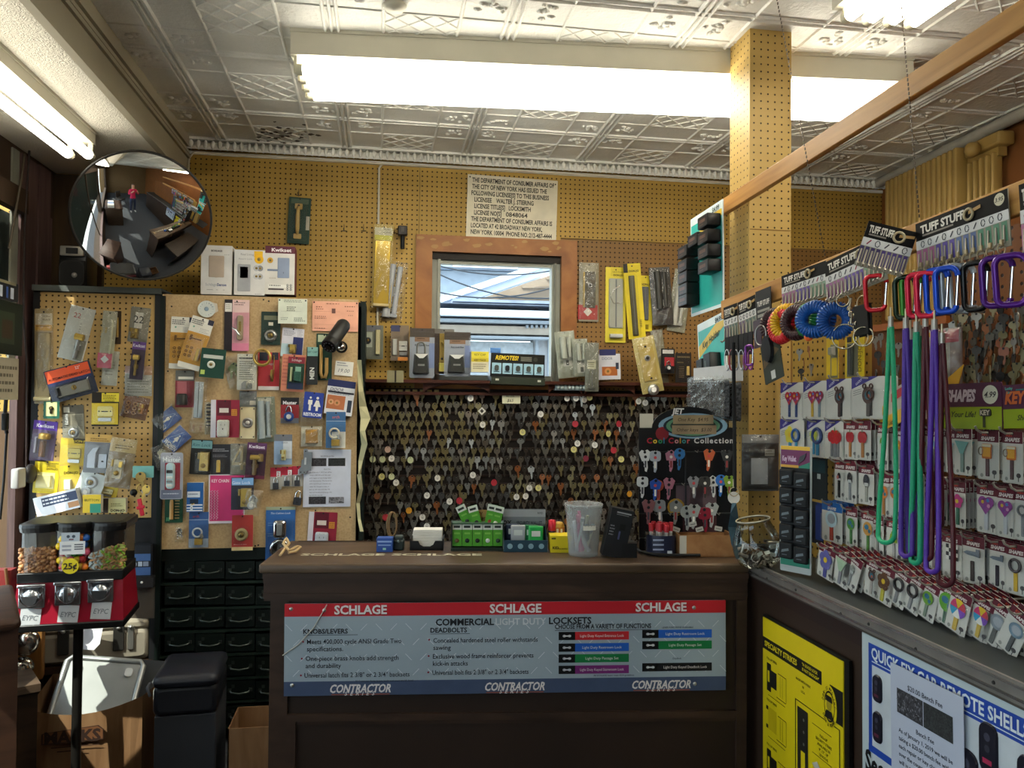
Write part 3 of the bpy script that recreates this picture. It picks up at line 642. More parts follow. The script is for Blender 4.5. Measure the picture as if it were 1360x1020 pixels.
b = MB(); b.bx(x0,x1,yb,yb+.018,zb2,zt2,PART)
for px,py in((350,398),(357,400),(228,407),(339,725),(435,686),(465,687),(223,493),(343,724),(419,678)):
 p = bpx(px,py); b.add([(p.x+.004*math.cos(t),yb-.0005,p.z+.004*math.sin(t))for t in[6.28*i/8 for i in range(8)]],[tuple(range(7,-1,-1))],INK)
tag(b.obj('display_board'),'wide chipboard display board crowded with lock packages above the green drawers','display board')
dx0,dx1 = bpx(207,800).x,bpx(481,800).x
rc = root('drawer_cabinet','dark green steel cabinet of small handled drawers below the chipboard display','cabinet',Matrix.Translation((dx0,yb,0)))
b = MB(); yf = yb+.004
b.bx(dx0,dx0+.02,yf-.02,D-.02,.02,zt2-.01,GRN); b.bx(dx1-.02,dx1,yf-.02,D-.02,.02,zt2-.01,GRN); b.bx(dx0,dx1,yf+.02,D-.02,zt2-.03,zt2-.01,GRN); b.bx(dx0,dx1,D-.04,D-.02,.02,zt2,GRN)
rows = [(746,768),(779,802),(810,832),(842,864),(873,896),(905,927),(938,960)]; cols = [(219,258),(260,298),(300,338),(340,378),(380,418),(420,458)]
for y0,y1 in rows:
 zz = bpx(300,y1+4).z; b.bx(dx0+.02,dx1-.02,yf-.004,D-.04,zz-.012,zz,M('#24332b',.4,.3))
b.bx(dx0+.02,dx1-.02,yf,yf+.01,bpx(300,744).z,zb2+.02,GRN); part(b,'cabinet_frame',rc)
HN = M('#444b47',.35,.7)
for y0,y1 in rows:
 for c0,c1 in cols:
  p,q = bpx(c0,y0),bpx(c1,y1); w,h = q.x-p.x,p.z-q.z; cx,cz = (p.x+q.x)/2,(p.z+q.z)/2
  b = MB(); b.bx(p.x,q.x,yf-.006,D-.08,q.z,p.z,GRN); d_ = part(b,'drawer',rc)
  b = MB(); b.tube([(cx-w*.34,yf-.006,cz-.002),(cx-w*.3,yf-.022,cz-.006),(cx,yf-.026,cz-.012),(cx+w*.3,yf-.022,cz-.006),(cx+w*.34,yf-.006,cz-.002)],.0045,HN,6)
  for sg in(-1,1):b.box((cx+sg*w*.36,yf-.008,cz),(.014,.004,.016),HN)
  b.bx(cx-w*.3,cx-w*.2,yf-.0075,yf-.0062,cz+h*.12,cz+h*.3,HN); part(b,'handle',rc,d_)
B = BRD; O = 0
pack(B,(46,410,71,536),'long bare push plate in a clear sleeve with a yellow tag, at the pegboard edge',bag=True,card='#b59a66',bands=[(.05,.05,.95,.17,'#d9c9a8'),(.05,.17,.95,.23,'#dba53a')],txt=[('PUSH',.65,.08,.018,'#4a2d12'),('PLATE',.65,.115,.018,'#4a2d12')],lines=[(.1,.18,.9,1,.02,'#8a6020')],prod=[('blank',.5,.6,.8,.7,'#a08c62'),('roll',.5,.95,.9,.06,'#c9b98a')],rot=1)
pack(B,(85,407,119,479),'clear bag with white card and silver latch leaning on the left pegboard',bag=True,card='#dcdcd6',rot=-13,bands=[(.6,.6,.95,.98,'#9a988a')],txt=[('22',.35,.17,.09,'#c04a4a')],prod=[('deadbolt',.7,.7,.4,.5,STEEL)],lines=[(.55,.3,.6,6,.05,'#777777')])
pack(B,(152,413,161,457),'dark narrow hinge card hanging behind the clear door bar pack',card='#3a2b1a',prod=[('barrel',.5,.5,.5,.6,BRASSD)])
pack(B,(136,466,157,512),'white-backed small bag hanging under the clear door bar pack',bag=True,card='#c9c8bc',rot=-4,lines=[(.2,.3,.8,5,.09,'#9a988c')])
pack(B,(134,413,153,489),'clear sleeve with brass door bar and ring, pink tag at the bottom',rot=-4,bag=True,card='#a9a68e',bands=[(-.1,.74,.9,1.0,'#c8506e')],prod=[('strip',.72,.45,.16,.6,M('#e0dcb8',.3,.3)),('dots',.2,.34,.5,.1,BRASS)],txt=[('\u25c6',.4,.85,.10,'#e9e6ea')])
pack(B,(172,408,198,455),'crumpled bag with black and white number card at the top right of the left pegboard',bag=True,card='#8a8676',rot=-6,bands=[(.25,.15,.65,.6,'#e0ddd4')],txt=[('22',.45,.35,.2,'#15110f')],prod=[('rimlock',.3,.75,.5,.3,BRASSD)])
pack(B,(166,486,202,526),'cloudy bag with rounded peach cards below the purple knob pack',bag=True,card='#b7b6ae',bands=[(0,0,.25,.25,'#c9a6a0'),(.7,0,1,.3,'#c99a78')],lines=[(.1,.4,.9,6,.09,'#8d8c86')])
pack(B,(174,454,192,504),'narrow purple-topped blister pack with a bronze lock, upper right pegboard',rot=-5,card='#3a3040',bands=[(0,0,1,.2,'#5a3c7a')],txt=[('Kwikset',.5,.1,.09,'#f0eef4')],prod=[('deadbolt',.45,.6,.5,.6,BRASSD)],bub=(.1,.24,.9,.95,.03))
pack(B,(63,485,126,529),'large tilted blister pack with orange heading and black automatic latch',rot=17,card='#2a3042',bands=[(.02,.03,.96,.4,'#d9552c'),(.02,.4,.96,.5,'#27345e')],txt=[('AUTOMATIC DEAD LATCH',.5,.3,.07,'#2a1210',{'bold':.02}),('22"',.72,.13,.08,'#e8e4ea')],prod=[('blank',.52,.72,.7,.34,'#7d7a70'),('rose',.55,.7,.3,.42,M('#26262a',.4)),('blank',.2,.72,.14,.3,'#2b2b30')],bub=(.04,.46,.96,.98,.03))
pack(B,(58,533,79,556),'green pack with a cream window showing a black keyhole plate',card='#1f5a46',bands=[(.15,.05,.85,.85,'#d9d69a')],prod=[('rose',.5,.4,.3,.35,'#2a2418'),('blank',.5,.6,.16,.25,'#2a2418')])
pack(B,(83,538,112,585),'grey card pack holding a round lock cylinder left of the upper yellow strike pack',rot=3,card='#8d8672',bands=[(0,0,1,.25,'#5d574a'),(.08,.05,.35,.2,'#c9c6b8')],lines=[(.45,.3,.95,9,.045,'#5a5548')],prod=[('rose',.5,.78,.5,.38,STEEL),('pins',.2,.4,.25,.3,STEEL)],bub=(.05,.55,.95,.98,.03))
pack(B,(122,521,158,566),'yellow strike pack at the middle right of the left pegboard, spiral hardware below',card='#20180e',bands=[(.36,.02,1,.28,'#e3cf3a'),(0,.32,.98,.95,'#e0c435')],txt=[('DON-JO',.66,.26,.05,'#1a1508',{'bold':.02})],lines=[(.42,.08,.95,3,.05,'#5a4a10')],prod=[('strike',.5,.62,.56,.5,'#e6d987')],bub=(.02,.32,.98,.95,.02))
pack(B,(163,526,197,556),'brown card bag of copper coloured hardware at the right of the left pegboard',bag=True,rot=-12,card='#7a4a28',prod=[('dots',.35,.55,.5,.6,'#c08a52'),('rimlock',.72,.5,.3,.5,'#a8764a')])
pack(B,(42,559,74,613),'purple-topped blister pack with bronze door knob at the left pegboard edge',rot=-6,card='#6b5a78',bands=[(0,0,1,.22,'#5a37a0')],txt=[('Kwikset',.5,.12,.085,'#f2eef6',{'bold':.02})],prod=[('barrel',.62,.36,.5,.14,BRASSD),('barrel',.55,.64,.26,.46,'#5a3a1c'),('blank',.22,.6,.14,.4,'#8a8494')],bub=(.06,.24,.94,.97,.035))
pack(B,(80,582,115,618),'yellow strike pack at the centre of the left pegboard, plain yellow blister',rot=-3,card='#d8b83c',bands=[(.5,0,1,.18,'#1f1a0c')],txt=[('DON-JO',.75,.1,.09,'#e2c63a')],prod=[('strike',.55,.62,.5,.6,'#cdb95a')],bub=(.03,.2,.97,.97,.02))
pack(B,(45,612,78,655),'bright sunlit yellow pack above the blue and white carton',rot=-4,card='#ead32e',bands=[(.45,0,1,.28,'#dcc022'),(.1,.36,.85,.85,'#efe7a0')],txt=[('DON-JO',.72,.24,.06,'#2a2208')],lines=[(.5,.06,.95,3,.05,'#5a4a10')],bub=(.03,.3,.97,.97,.02),prod=[('blank',.45,.62,.6,.4,'#efe6a8')])
pack(B,(78,618,106,659),'yellow pack with white slotted square, between two other yellow packs',rot=2,card='#dabd3c',bands=[(.25,0,.95,.3,'#e2c72e')],txt=[('DON-JO',.6,.24,.08,'#1a1508',{'bold':.02})],prod=[('blank',.45,.62,.36,.34,'#e7e2d2'),('dots',.45,.88,.3,.15,'#a8965a')],bub=(.03,.32,.97,.98,.02))
pack(B,(128,644,156,663),'yellow edged pack partly hidden under the tan bag',card='#cfb740',rot=-12,prod=[('strike',.5,.5,.6,.6,'#d8cf9a')])
pack(B,(112,577,148,628),'tan-headed blister pack with grey latch guard in the left pegboard middle',rot=-3,card='#7f8186',bands=[(0,0,1,.2,'#c09a50')],lines=[(.2,.1,.9,2,.05,'#7a5a24')],prod=[('latch',.5,.6,.76,.62,'#b9c0cc')],bub=(.03,.22,.97,.97,.025))
pack(B,(143,582,178,648),'tan-headed brown bag of wrapped hardware right of the grey latch guard pack',rot=-8,bag=True,card='#8a7350',bands=[(0,0,1,.28,'#c2a872')],lines=[(.2,.14,.85,2,.05,'#6d5a36')],prod=[('rimlock',.4,.62,.5,.4,'#b0a890')])
pack(B,(103,627,138,660),'square white tilted pack with chrome ring pull under the grey latch guard',rot=-20,card='#dfe2dc',prod=[('rose',.5,.4,.5,.5,'#d0d4d6'),('discpad',.45,.75,.4,.3,'#c9cdd0')],bub=(.1,.1,.9,.95,.02))
carton(B,(110,657,134,681),'small yellow and green carton low on the left pegboard',.03,face='#d8b92c',bands=[(.4,.5,1,1,'#2f8a72')],txt=[('BUTTON',.5,.3,.13,'#2a4a1c')])
carton(B,(134,662,167,681),'cream and black carton low on the left pegboard next to the red clip',.03,face='#d9d49a',bands=[(0,0,.3,1,'#3a2f28')],txt=[('DON-JO',.68,.84,.17,'#151208',{'bold':.03})],lines=[(.4,.35,.9,2,.14,'#8a8650')])
carton(B,(46,655,104,681),'blue and white carton leaning over the candy machine lid',.05,face='#dfe3ea',rot=14,bands=[(.18,.1,1,.55,'#3a4664'),(.75,.62,1,.9,'#b98a62')],lines=[(.2,.2,.9,2,.18,'#dfe3ea')])
m,w,h = put(B,(174,612,205,664)); rk = root('key_ring_bunch','teal tag with brass keys and rings on the right edge of the left pegboard','key ring',m)
b = MB(); b.prism(rrect(w*.9,h*.3,.003),0,.003,M('#6fa9a2',.5)); b.v = [(x+w*.02,y+h*.22,z)for x,y,z in b.v]; b.obj('tag',rk)
b = MB(); b.ring((0,-h*.2,.008),w*.22,.0022,BRASS); b.ring((w*.2,-h*.26,.014),w*.18,.002,STEEL); b.sph((-w*.35,-h*.3,.01),w*.16,BLACK); b.obj('ring',rk)
b = MB(); keyshape(b,w*.0,-h*.02,h*.5,BRASSD,.012,.003,.2); keyshape(b,w*.14,-h*.3,h*.4,BRASS,.016,.003,-.4); b.obj('key',rk)
m,w,h = put(B,(182,662,193,685),12); b = MB(); b.box((0,0,.006),(w*.5,h,.012),M('#c0283a',.4),.003); b.box((0,0,.008),(w,h*.2,.01),M('#c0283a',.4),.003)
tag(b.obj('plastic_clip',None,m),'small red plastic clip at the bottom right of the left pegboard','clip')
m,w,h = put(B,(262,398,287,423)); b = MB(); b.prism([(w*.1,-h*.4),(w*.62,-h*.1),(w*.55,h*.3),(0,h*.45)],0,.001,M('#cfc6b6')); b.prism(circ(w*.47,28),.001,.003,M('#cdd3cf',.5))
b.lathe([(w*.12,0),(w*.12,.001),(w*.06,.001)],M('#7f95a8'),(0,0,.003))
for k in range(16):b.quad(w*.3*math.cos(k*.39)-.001,w*.3*math.sin(k*.39)-.001,w*.38*math.cos(k*.39)+.001,w*.38*math.sin(k*.39)+.001,.0034,M('#9aa6a8'))
tag(b.obj('round_dial_card',None,m),'round pale blue dial card pinned at the top of the chipboard','card')
for bx,rt,lb in(((226,421,258,490),-2,'brass window lock card partly behind its tilted twin, upper left chipboard'),((245,421,275,491),-16,'tilted brass window lock card in front of its twin, upper left chipboard')):
 pack(B,bx,lb,rot=rt,card='#e0ddd2',bands=[(0,.3,1,.9,'#c9953f'),(.75,0,1,.1,'#2c2c40')],lines=[(.05,.06,.7,3,.035,'#33333c'),(.5,.2,.9,3,.03,'#aaaaaa')],txt=[('\u2022',.2,.2,.1,'#6aa58c')],prod=[('teekey',.48,.42,.6,.18,'#7a5628'),('dots',.3,.68,.36,.24,'#6a4a20'),('barrel',.74,.7,.18,.24,'#b59a58')],bub=(.06,.33,.94,.86,.018))
pack(B,(298,398,331,466),'pink and black card with a lever lock at the top of the chipboard',card='#e3a6b0',bands=[(0,0,.32,1,'#241d22'),(.02,.07,.3,.24,'#e2ddd6'),(.32,.0,1,.25,'#e4c4c0'),(.32,.85,1,1,'#dd86a4')],lines=[(.4,.05,.85,2,.04,'#6a4a50'),(.06,.1,.26,3,.035,'#8a8480')],prod=[('leverlock',.64,.55,.26,.5,'#a9987a')],bub=(.4,.26,.96,.84,.02))
pack(B,(347,414,372.5,458),'dark green card with a round lock cylinder near the pale certificate',card='#22362e',bands=[(.14,.12,.86,.25,'#6d6f58'),(.38,.32,.62,.42,'#d9d3c0')],prod=[('rose',.5,.72,.66,.38,STEEL)],bub=(.08,.5,.92,.96,.02))
b_ = dict(hole=False,depth=.004,r=0)
pack(B,(369.5,397,408,430),'pale green printed certificate pinned at the top of the chipboard',name='certificate',cat='paper',card='#d3d8c8',lines=[(.2,.05,.85,2,.06,'#8a9088'),(.3,.32,.6,3,.07,'#4a4f4c'),(.1,.75,.4,2,.07,'#8a9088'),(.55,.75,.95,3,.06,'#6d736c')],bands=[(.02,.03,.07,.09,'#2a2d38'),(.92,.03,.97,.09,'#2a2d38'),(.1,.5,.8,.506,'#8a9088')],**b_)
pack(B,(415,400.5,476,440),'pink printed certificate pinned at the top right of the chipboard',name='certificate',cat='paper',card='#e0a58c',lines=[(.3,.07,.6,1,.05,'#8a5a4c'),(.08,.18,.28,2,.07,'#8a5a4c'),(.7,.15,.95,1,.06,'#5a3428'),(.75,.3,.9,1,.06,'#7a4a3c'),(.78,.45,.88,1,.05,'#7a4a3c'),(.05,.5,.3,2,.06,'#8a5a4c'),(.05,.9,.3,1,.05,'#8a5a4c')],bands=[(.05,.34,.6,.345,'#9a6a5c'),(.05,.78,.5,.785,'#9a6a5c'),(.02,.02,.05,.07,'#3a2a28'),(.95,.02,.98,.07,'#3a2a28'),(.42,.24,.5,.4,'#6f4a44')],**b_)
pack(B,(374,436,403,474),'white and blue card with small brass lock beside the green cylinder card',rot=-4,card='#d6d4dc',bands=[(.52,.3,.98,.95,'#2c3468'),(0,.55,.5,1,'#b9d3da')],lines=[(.06,.1,.6,4,.05,'#7a7a8a'),(.7,.05,.95,5,.05,'#8a8a96')],prod=[('rimlock',.5,.72,.4,.32,BRASS)],bub=(.25,.5,.8,.94,.02))
pack(B,(343,468,371,518),'red card with a thin brass door stop rod',card='#c23a40',bands=[(0,.9,1,1,'#e4dcd8'),(.05,0,.45,.22,'#2a2c38'),(.65,0,.95,.2,'#2a2c38')],txt=[('schlage',.5,.3,.06,'#e8d9d6')],prod=[('roll',.7,.62,.1,.4,BRASSD),('strip',.74,.32,.06,.5,BRASS)],bub=(.5,.08,.92,.86,.02))
m,w,h = put(B,(336,463,361,487),off=.035); b = MB(); b.ring((0,0,.008),w*.46,.0035,BRASS,32); b.ring((0,.002,.016),w*.43,.003,BRASS,32); b.ring((.002,0,.012),w*.37,.0025,BRASSD,32)
tag(b.obj('brass_ring',None,m),'large coiled brass ring hanging over the red door stop card','ring')
pack(B,(374,471,405,520),'pink backing card behind the small dark green lock pack',card='#d2856a',rot=-3,lines=[(.05,.1,.3,8,.1,'#b0605a')],depth=.006)
pack(B,(382,474,404,517),'small dark green lock pack over a pink card, centre top of chipboard',card='#1f4434',rot=-3,bands=[(0,0,1,.2,'#8a2a3a'),(.45,.3,.8,.45,'#9fd0b8'),(.05,.8,.95,1,'#26304e')],txt=[('Schlage',.5,.1,.07,'#e8d8d8')],prod=[('blank',.22,.55,.14,.45,'#c9cfa0'),('blank',.6,.6,.45,.3,'#2c5a4a')],bub=(.05,.25,.95,.8,.025))
pack(B,(420,443,441,505),'dark green card with a long brass door pull under the camera',card='#1d4030',bands=[(.1,.03,.6,.18,'#b9c2a2')],prod=[('longpull',.48,.6,.7,.78,'#c09a5c')])
pack(B,(407,461,422,511),'narrow black sleeve lettered MEN sideways with teal top',card='#2a2c2c',bands=[(.08,0,1,.24,'#8fc0b8')],txt=[('KEY CAP',.5,.13,.05,'#1c2c34'),('MEN',.5,.7,.11,'#e4e6e0',{'rot':pi/2,'bold':.03,'mw':3})],depth=.012)
pack(B,(445,480,469,499),'small handwritten white price note under the camera',name='price_note',cat='note',card='#dcdad2',rot=-5,txt=[('19.00',.5,.65,.26,'#555a66',{'shear':.3})],lines=[(.1,.1,.7,2,.16,'#7a7f88')],**b_)
carton(B,(433,505,470,551),'white hooded carton with a picture of copper door hardware',.02,face='#d9dade',rot=-7,bands=[(0,0,1,.2,'#262c58'),(.05,.45,.7,.85,'#b06a44'),(.8,.55,.95,.9,'#2f3a4c'),(.05,.33,.98,.38,'#1f2230')],txt=[('DOOR',.35,.28,.09,'#26305a',{'shear':.3})],lines=[(.1,.4,.9,1,.03,'#6a7080')],prod=[('rose',.2,.65,.2,.3,'#d09a70'),('rose',.42,.66,.22,.32,'#c88a60')])
pack(B,(266,463,299,502),'dark green carton pack with white round emblem, upper left chipboard',rot=-5,card='#163e32',bands=[(.1,.22,.9,.34,'#c4c8be'),(.05,.75,.22,.9,'#b9cf6a')],prod=[('rose',.45,.55,.34,.26,'#e0e4da')],depth=.03)
pack(B,(300,471,326,515),'crumpled clear bag with coloured ties beside the instruction sheet',bag=True,card=None,prod=[('keys',.5,.5,.7,.6,'#8a9a62')],rot=15)
pack(B,(315,470,341,518),'clear bag with a folded white instruction sheet and silver hardware',bag=True,card='#d9d6ca',bands=[(.1,.1,.9,.14,'#2c2c30')],lines=[(.12,.2,.85,9,.06,'#777770')],prod=[('latch',.5,.85,.6,.25,'#8a8a86')])
pack(B,(233,492,258,541),'red and grey blister pack with black cylinder pull, left side of chipboard',card='#8f2f3a',bands=[(0,0,1,.28,'#6a6a64'),(.1,.3,.6,.68,'#b8646a'),(.15,.17,.95,.24,'#dcd8cc')],prod=[('barrel',.42,.78,.6,.3,'#2b2a28'),('blank',.3,.72,.3,.1,'#d9d4c2')],bub=(.04,.28,.96,.98,.035))
pack(B,(256,502,275,558),'plain aluminium push plate in a clear sleeve at the left of the chipboard',rot=-2,bag=True,card=None,prod=[('strip',.42,.52,.62,.86,'#b9c2cc')])
pack(B,(272,534,283,577),'strip of dark screws in a narrow clear bag',card='#b5a98c',bag=True,prod=[('pins',.5,.4,.7,.7,'#3a3c48')])
pack(B,(252,560,277,576),'low clear bag of small copper fittings under the aluminium plate',card=None,bag=True,prod=[('dots',.4,.5,.7,.5,'#9a6a4a')],rot=-5)
al = dict(card='#8c2238',bands=[(0,0,.18,1,'#cfcbd4'),(.22,.02,.7,.42,'#5c1426'),(.3,.22,.62,.34,'#d8ccc4'),(.72,.25,.92,.42,'#d9903a')],lines=[(.74,.28,.9,3,.045,'#5a2a18')])
pack(B,(280,531,318,581),'red and white door alarm pack with pale unit, centre of chipboard',prod=[('outlet',.46,.76,.42,.46,'#cfcdc2')],bub=(.2,.5,.72,.98,.03),**al)
pack(B,(318,519,341,541),'grey hang card above the cream door bell plate',card='#7f868c',bands=[(.6,.6,.95,.85,'#dcd9d0')],bag=True)
pack(B,(341,527,366,587),'grey door closer arms in a clear bag beside the cream bell plate',bag=True,card='#86907c',rot=3,bands=[(.1,.03,.8,.16,'#c9c8b8')],prod=[('closer',.45,.5,.8,.9,'#9aa4a6'),('roll',.5,.88,.6,.08,'#c0a878')])
pack(B,(319,540,339.5,583),'cream door bell push plate with round button',card=None,prod=[('bell',.5,.5,.98,.98,'#e2d6ae')],name='bell_plate',cat='plate')
for bx,rt,wd,lb in(((211,541.5,234,572),-50,'MEN','blue MEN sign in clear wrap, hung askew on the chipboard edge'),((223.5,567.5,246.5,598.5),-46,'WOMEN','blue WOMEN sign in clear wrap, hung askew on the chipboard edge')):
 R_ = pack(B,bx,lb,rot=rt,name='restroom_sign',cat='sign',card='#2f57a8',hole=False,bands=[],prod=[],txt=[(wd,.5,.87,.19,'#eef2f6',{'bold':.03})],depth=.01)
 m,w,h = put(B,bx,rt,_PL[id(B)][-1][1]); b = MB(); b.poly([(-w*.42,-h*.25),(w*.42,-h*.25),(0,h*.44)],.0022,M('#6d92d2',.5)); b.poly([(-w*.36,-h*.22),(w*.36,-h*.22),(0,h*.36)],.0026,M('#2f57a8',.5)); product(b,'person' if wd=='MEN' else 'lady',0,-h*.0,w*.34,h*.42,.003,WHITE)
 b.obj('pictogram',R_); b = MB(); crinkle(b,0,0,w*1.12,h*1.1,.002,BAG,.008,5); b.obj('clear_wrap',R_)
pack(B,(204,590,230,622),'crumpled empty tail of clear wrap hanging below the blue MEN sign',bag=True,card=None,prod=[('keys',.5,.4,.5,.5,'#b9b49a')],rot=20)
pack(B,(253,584,281,630),'teal-topped black card with a brass rim lock, left middle of chipboard',card='#26241f',rot=-3,bands=[(.03,.02,1,.25,'#86b8b8')],txt=[('Rim Lock',.5,.15,.09,'#33606a',{'shear':.3})],prod=[('rimlock',.62,.62,.6,.56,BRASS)],bub=(.25,.3,.97,.97,.03))
pack(B,(280,590,307,630),'black card with a small brass bolt next to the brass house number',card='#2c2a2e',lines=[(.1,.15,.9,2,.06,'#b9b4b8'),(.1,.35,.85,2,.05,'#8a868c')],prod=[('barrel',.4,.72,.2,.4,'#d9b75a')],bub=(.15,.45,.75,.96,.025))
pack(B,(306,589,329,631),'brass house number four on a grey card',card='#8f8a78',bag=True,prod=[('four',.5,.45,.8,.76,'#b9a67a')])
pack(B,(327,588,353,636),'purple blister pack with a bronze knob, middle of the chipboard',card='#3f2236',rot=-4,bands=[(0,0,1,.2,'#58305a'),(0,.9,1,1,'#6a2440')],txt=[('Kwikset',.5,.11,.09,'#ece4ee',{'bold':.02})],prod=[('deadbolt',.48,.58,.6,.6,'#6a5432'),('barrel',.75,.4,.3,.2,'#8a7040')],bub=(.06,.22,.94,.92,.035))
pack(B,(213,601,243,663),'silver keypad lock in a rounded blister at the chipboard left edge',card='#a8aab4',bands=[(.2,.22,.88,.84,'#9c2c3c'),(.05,.8,.95,.98,'#7a7f94')],txt=[('Master',.5,.15,.09,'#eef0f2',{'bold':.03})],lines=[(.15,.87,.85,1,.05,'#dcdce6')],prod=[('keypad',.46,.5,.4,.56,'#c3dce0')],bub=(.03,.04,.97,.97,.03),r=.01)
pack(B,(219,662,243,694),'small green card with brass bolt and chain under the silver keypad',card='#1c4a34',prod=[('barrel',.4,.45,.22,.8,'#b9925a'),('pins',.7,.45,.3,.8,'#8a7a50'),('dots',.2,.85,.2,.15,'#6ac08a')],depth=.012)
pack(B,(233,697,245,720),'tiny clear bag with a bent silver hook at the chipboard bottom',card=None,bag=True,prod=[('keys',.5,.5,.5,.7,CHROME)])
carton(B,(248,641,270,680),'small blue carton with white stripes, lower left chipboard',.025,face='#1f5a9a',bands=[(.03,.3,.8,.5,'#dde4ec'),(0,.74,.96,.78,'#dfe6ee'),(0,.84,.96,.88,'#dfe6ee'),(0,.93,.96,.97,'#dfe6ee'),(.2,.56,.7,.72,'#16263e')],lines=[(.1,.37,.72,1,.08,'#5a7090')],prod=[('lever',.3,.8,.3,.3,'#c9d2da')])
pack(B,(251,680,277,727),'blue and white card with a brass bodied ring padlock, lower left chipboard',card='#40659c',bands=[(0,.0,1,.2,'#3a5c94'),(.0,.21,1,.225,'#b9cbe0'),(0,.75,1,1,'#9fb0c2')],txt=[('arch',.35,.12,.07,'#e0584c')],prod=[('ringlock',.5,.66,.7,.56,'#cfd2d2')],bub=(.08,.36,.92,.96,.025))
pack(B,(277,630,325,695),'large hot pink card of coiled key chains',card='#e2dade',bands=[(.04,.02,.98,.95,'#d33d78')],txt=[('KEY CHAIN',.32,.13,.065,'#f6e2ea',{'bold':.01,'mw':.48})],prod=[('spiral',.17,.62,.26,.6,'#c9a0b8')],hole=False)
pack(B,(307,634,337,677),'blue-headed card with a brass rim lock overlapping the pink card',card='#2c2e3a',bands=[(.03,.02,.98,.24,'#7aa6d4')],txt=[('Gate Lock',.45,.16,.09,'#e4eef8')],prod=[('rimlock',.6,.62,.62,.58,BRASS)],bub=(.24,.28,.98,.97,.03))
pack(B,(325,650,347,684),'clear bag of silver screws beside the brass rim lock pack',bag=True,card=None,rot=-10,prod=[('discpad',.45,.5,.5,.6,'#c9c9c6'),('keys',.5,.5,.6,.6,'#b5b5b0')])
pack(B,(308,684,336,731),'red card with a round brass cylinder ring, bottom edge of chipboard',card='#b03a34',bands=[(0,.9,1,1,'#d9c48e')],prod=[('rose',.46,.55,.64,.42,'#b0a070')],bub=(.1,.3,.85,.82,.02),lines=[(.1,.82,.9,1,.04,'#e0a09a')])
pack(B,(364,577,388,617),'grey and blue blister with clipped corner and small brass lock',card='#8ea6c4',bands=[(0,0,1,.22,'#6c7078'),(.5,.22,.98,.8,'#cfd6de')],txt=[('LOCK',.6,.27,.05,'#2c3040')],prod=[('rimlock',.5,.68,.34,.36,'#c9c08a')],bub=(.15,.4,.85,.94,.025))
pack(B,(373,528,397,562),'blue combination padlock on a red and black card',card='#a02c34',bands=[(0,0,1,.28,'#1f1d22'),(0,.8,1,1,'#6a6e78')],txt=[('Master',.5,.2,.13,'#ece8ea',{'bold':.03})],prod=[('discpad',.46,.62,.56,.62,'#26468e')],bub=(.08,.3,.92,.97,.025))
pack(B,(398,527,428,567),'crumpled clear bag hanging behind the blue RESTROOM sign',bag=True,card=None,rot=3)
pack(B,(403,521,429,555),'blue RESTROOM sign with white man and woman figures',rot=-5,name='restroom_sign',cat='sign',card='#2a3f94',hole=True,txt=[('RESTROOM',.5,.87,.12,'#eceef4',{'bold':.03})],prod=[('person',.34,.44,.36,.56,WHITE),('lady',.7,.44,.44,.56,WHITE)],r=.004)
pack(B,(400,566,428,593),'small pale bag with a golden square hardware set',card='#d3cbb4',bag=True,prod=[('blank',.5,.5,.6,.7,'#b98a3c'),('lady',.45,.5,.4,.5,'#7a4a22')])
pack(B,(433,547,459,595),'blue and white card with a chrome ring lock, right side of chipboard',card='#44709e',bands=[(0,.0,1,.24,'#3b638f'),(0,.25,1,.26,'#c2d2de'),(.3,.55,1,1,'#d3d3cc')],txt=[('arch',.5,.14,.08,'#d86a60')],prod=[('ringlock',.48,.68,.74,.56,'#cfc8b4')],bub=(.08,.36,.94,.97,.025))
for i,(bx,lb)in enumerate((((359,621,374,650),'left red-topped card with a small black padlock'),((374,620,389,646),'middle red-topped card with a small black padlock'),((388,619,402,646),'right red-topped card with a small black padlock beside the grey hinge'))):
 pack(B,bx,lb,card='#b9b6ae',bands=[(0,0,1,.42,'#c22e42'),(.55,.16,.9,.42,'#ece8ea')],txt=[('2',.72,.3,.16,'#c22e42')],prod=[('padlock',.5,.7,.54,.56,'#34353a')],depth=.016,group=None)
m,w,h = put(B,(388,651,403,671),-8,.012); b = MB(); product(b,'padlock',0,0,w*.72,h,0,M('#3c3d42',.35,.4)); tag(b.obj('padlock',None,m),'loose black padlock with silver shackle under the three red-topped cards','padlock')
NT = [('$20.00 Bench Fee',.5,.115,.022,'#22242a',{'mw':.5}),('Bench Fee',.5,.34,.018,'#22242a')]
body = ['As of January 1, 2019 we will be','taking a $20.00 bench fee with','each repair or key change taken','over the counter. This bench fee','will in turn be put towards any','repair fee charged at time of','pick up. All items left after 90','days will be discarded along with','the $20.00 deposit.']
PHO = M('#38373c',.6,0,.97,170); PHO2 = M('#2e3030',.6,0,.8,260)
pack(B,(403,597,466,673),'laminated white bench fee notice with photo strips on the chipboard',name='notice',cat='notice',card='#c6cbda',bands=[(.14,.15,.48,.29,PHO),(.52,.15,.88,.29,PHO2),(.12,.82,.48,.95,PHO),(.54,.83,.86,.94,M('#77767c',.6,0,.97,120))],txt=NT+[(l,.13,.395+i*.05,.02,'#33363f',{'al':'l','mw':.74})for i,l in enumerate(body)],**b_)
m,w,h = put(B,(398,596,414,630),-3,.02); b = MB(); P = [(-.5,-.5),(.1,-.5),(.15,-.34),(.5,-.34),(.5,.38),(.15,.38),(.1,.5),(-.2,.5),(-.2,.1),(-.35,.05),(-.35,-.2),(-.5,-.28)]; b.prism([(x*w,y*h)for x,y in P],0,.004,M('#858c92',.4,.5),.0005)
for x,y in((-.05,.4),(-.05,-.42),(-.35,-.42)):b.poly(circ(.003,8,x*w,y*h),.0043,DARK)
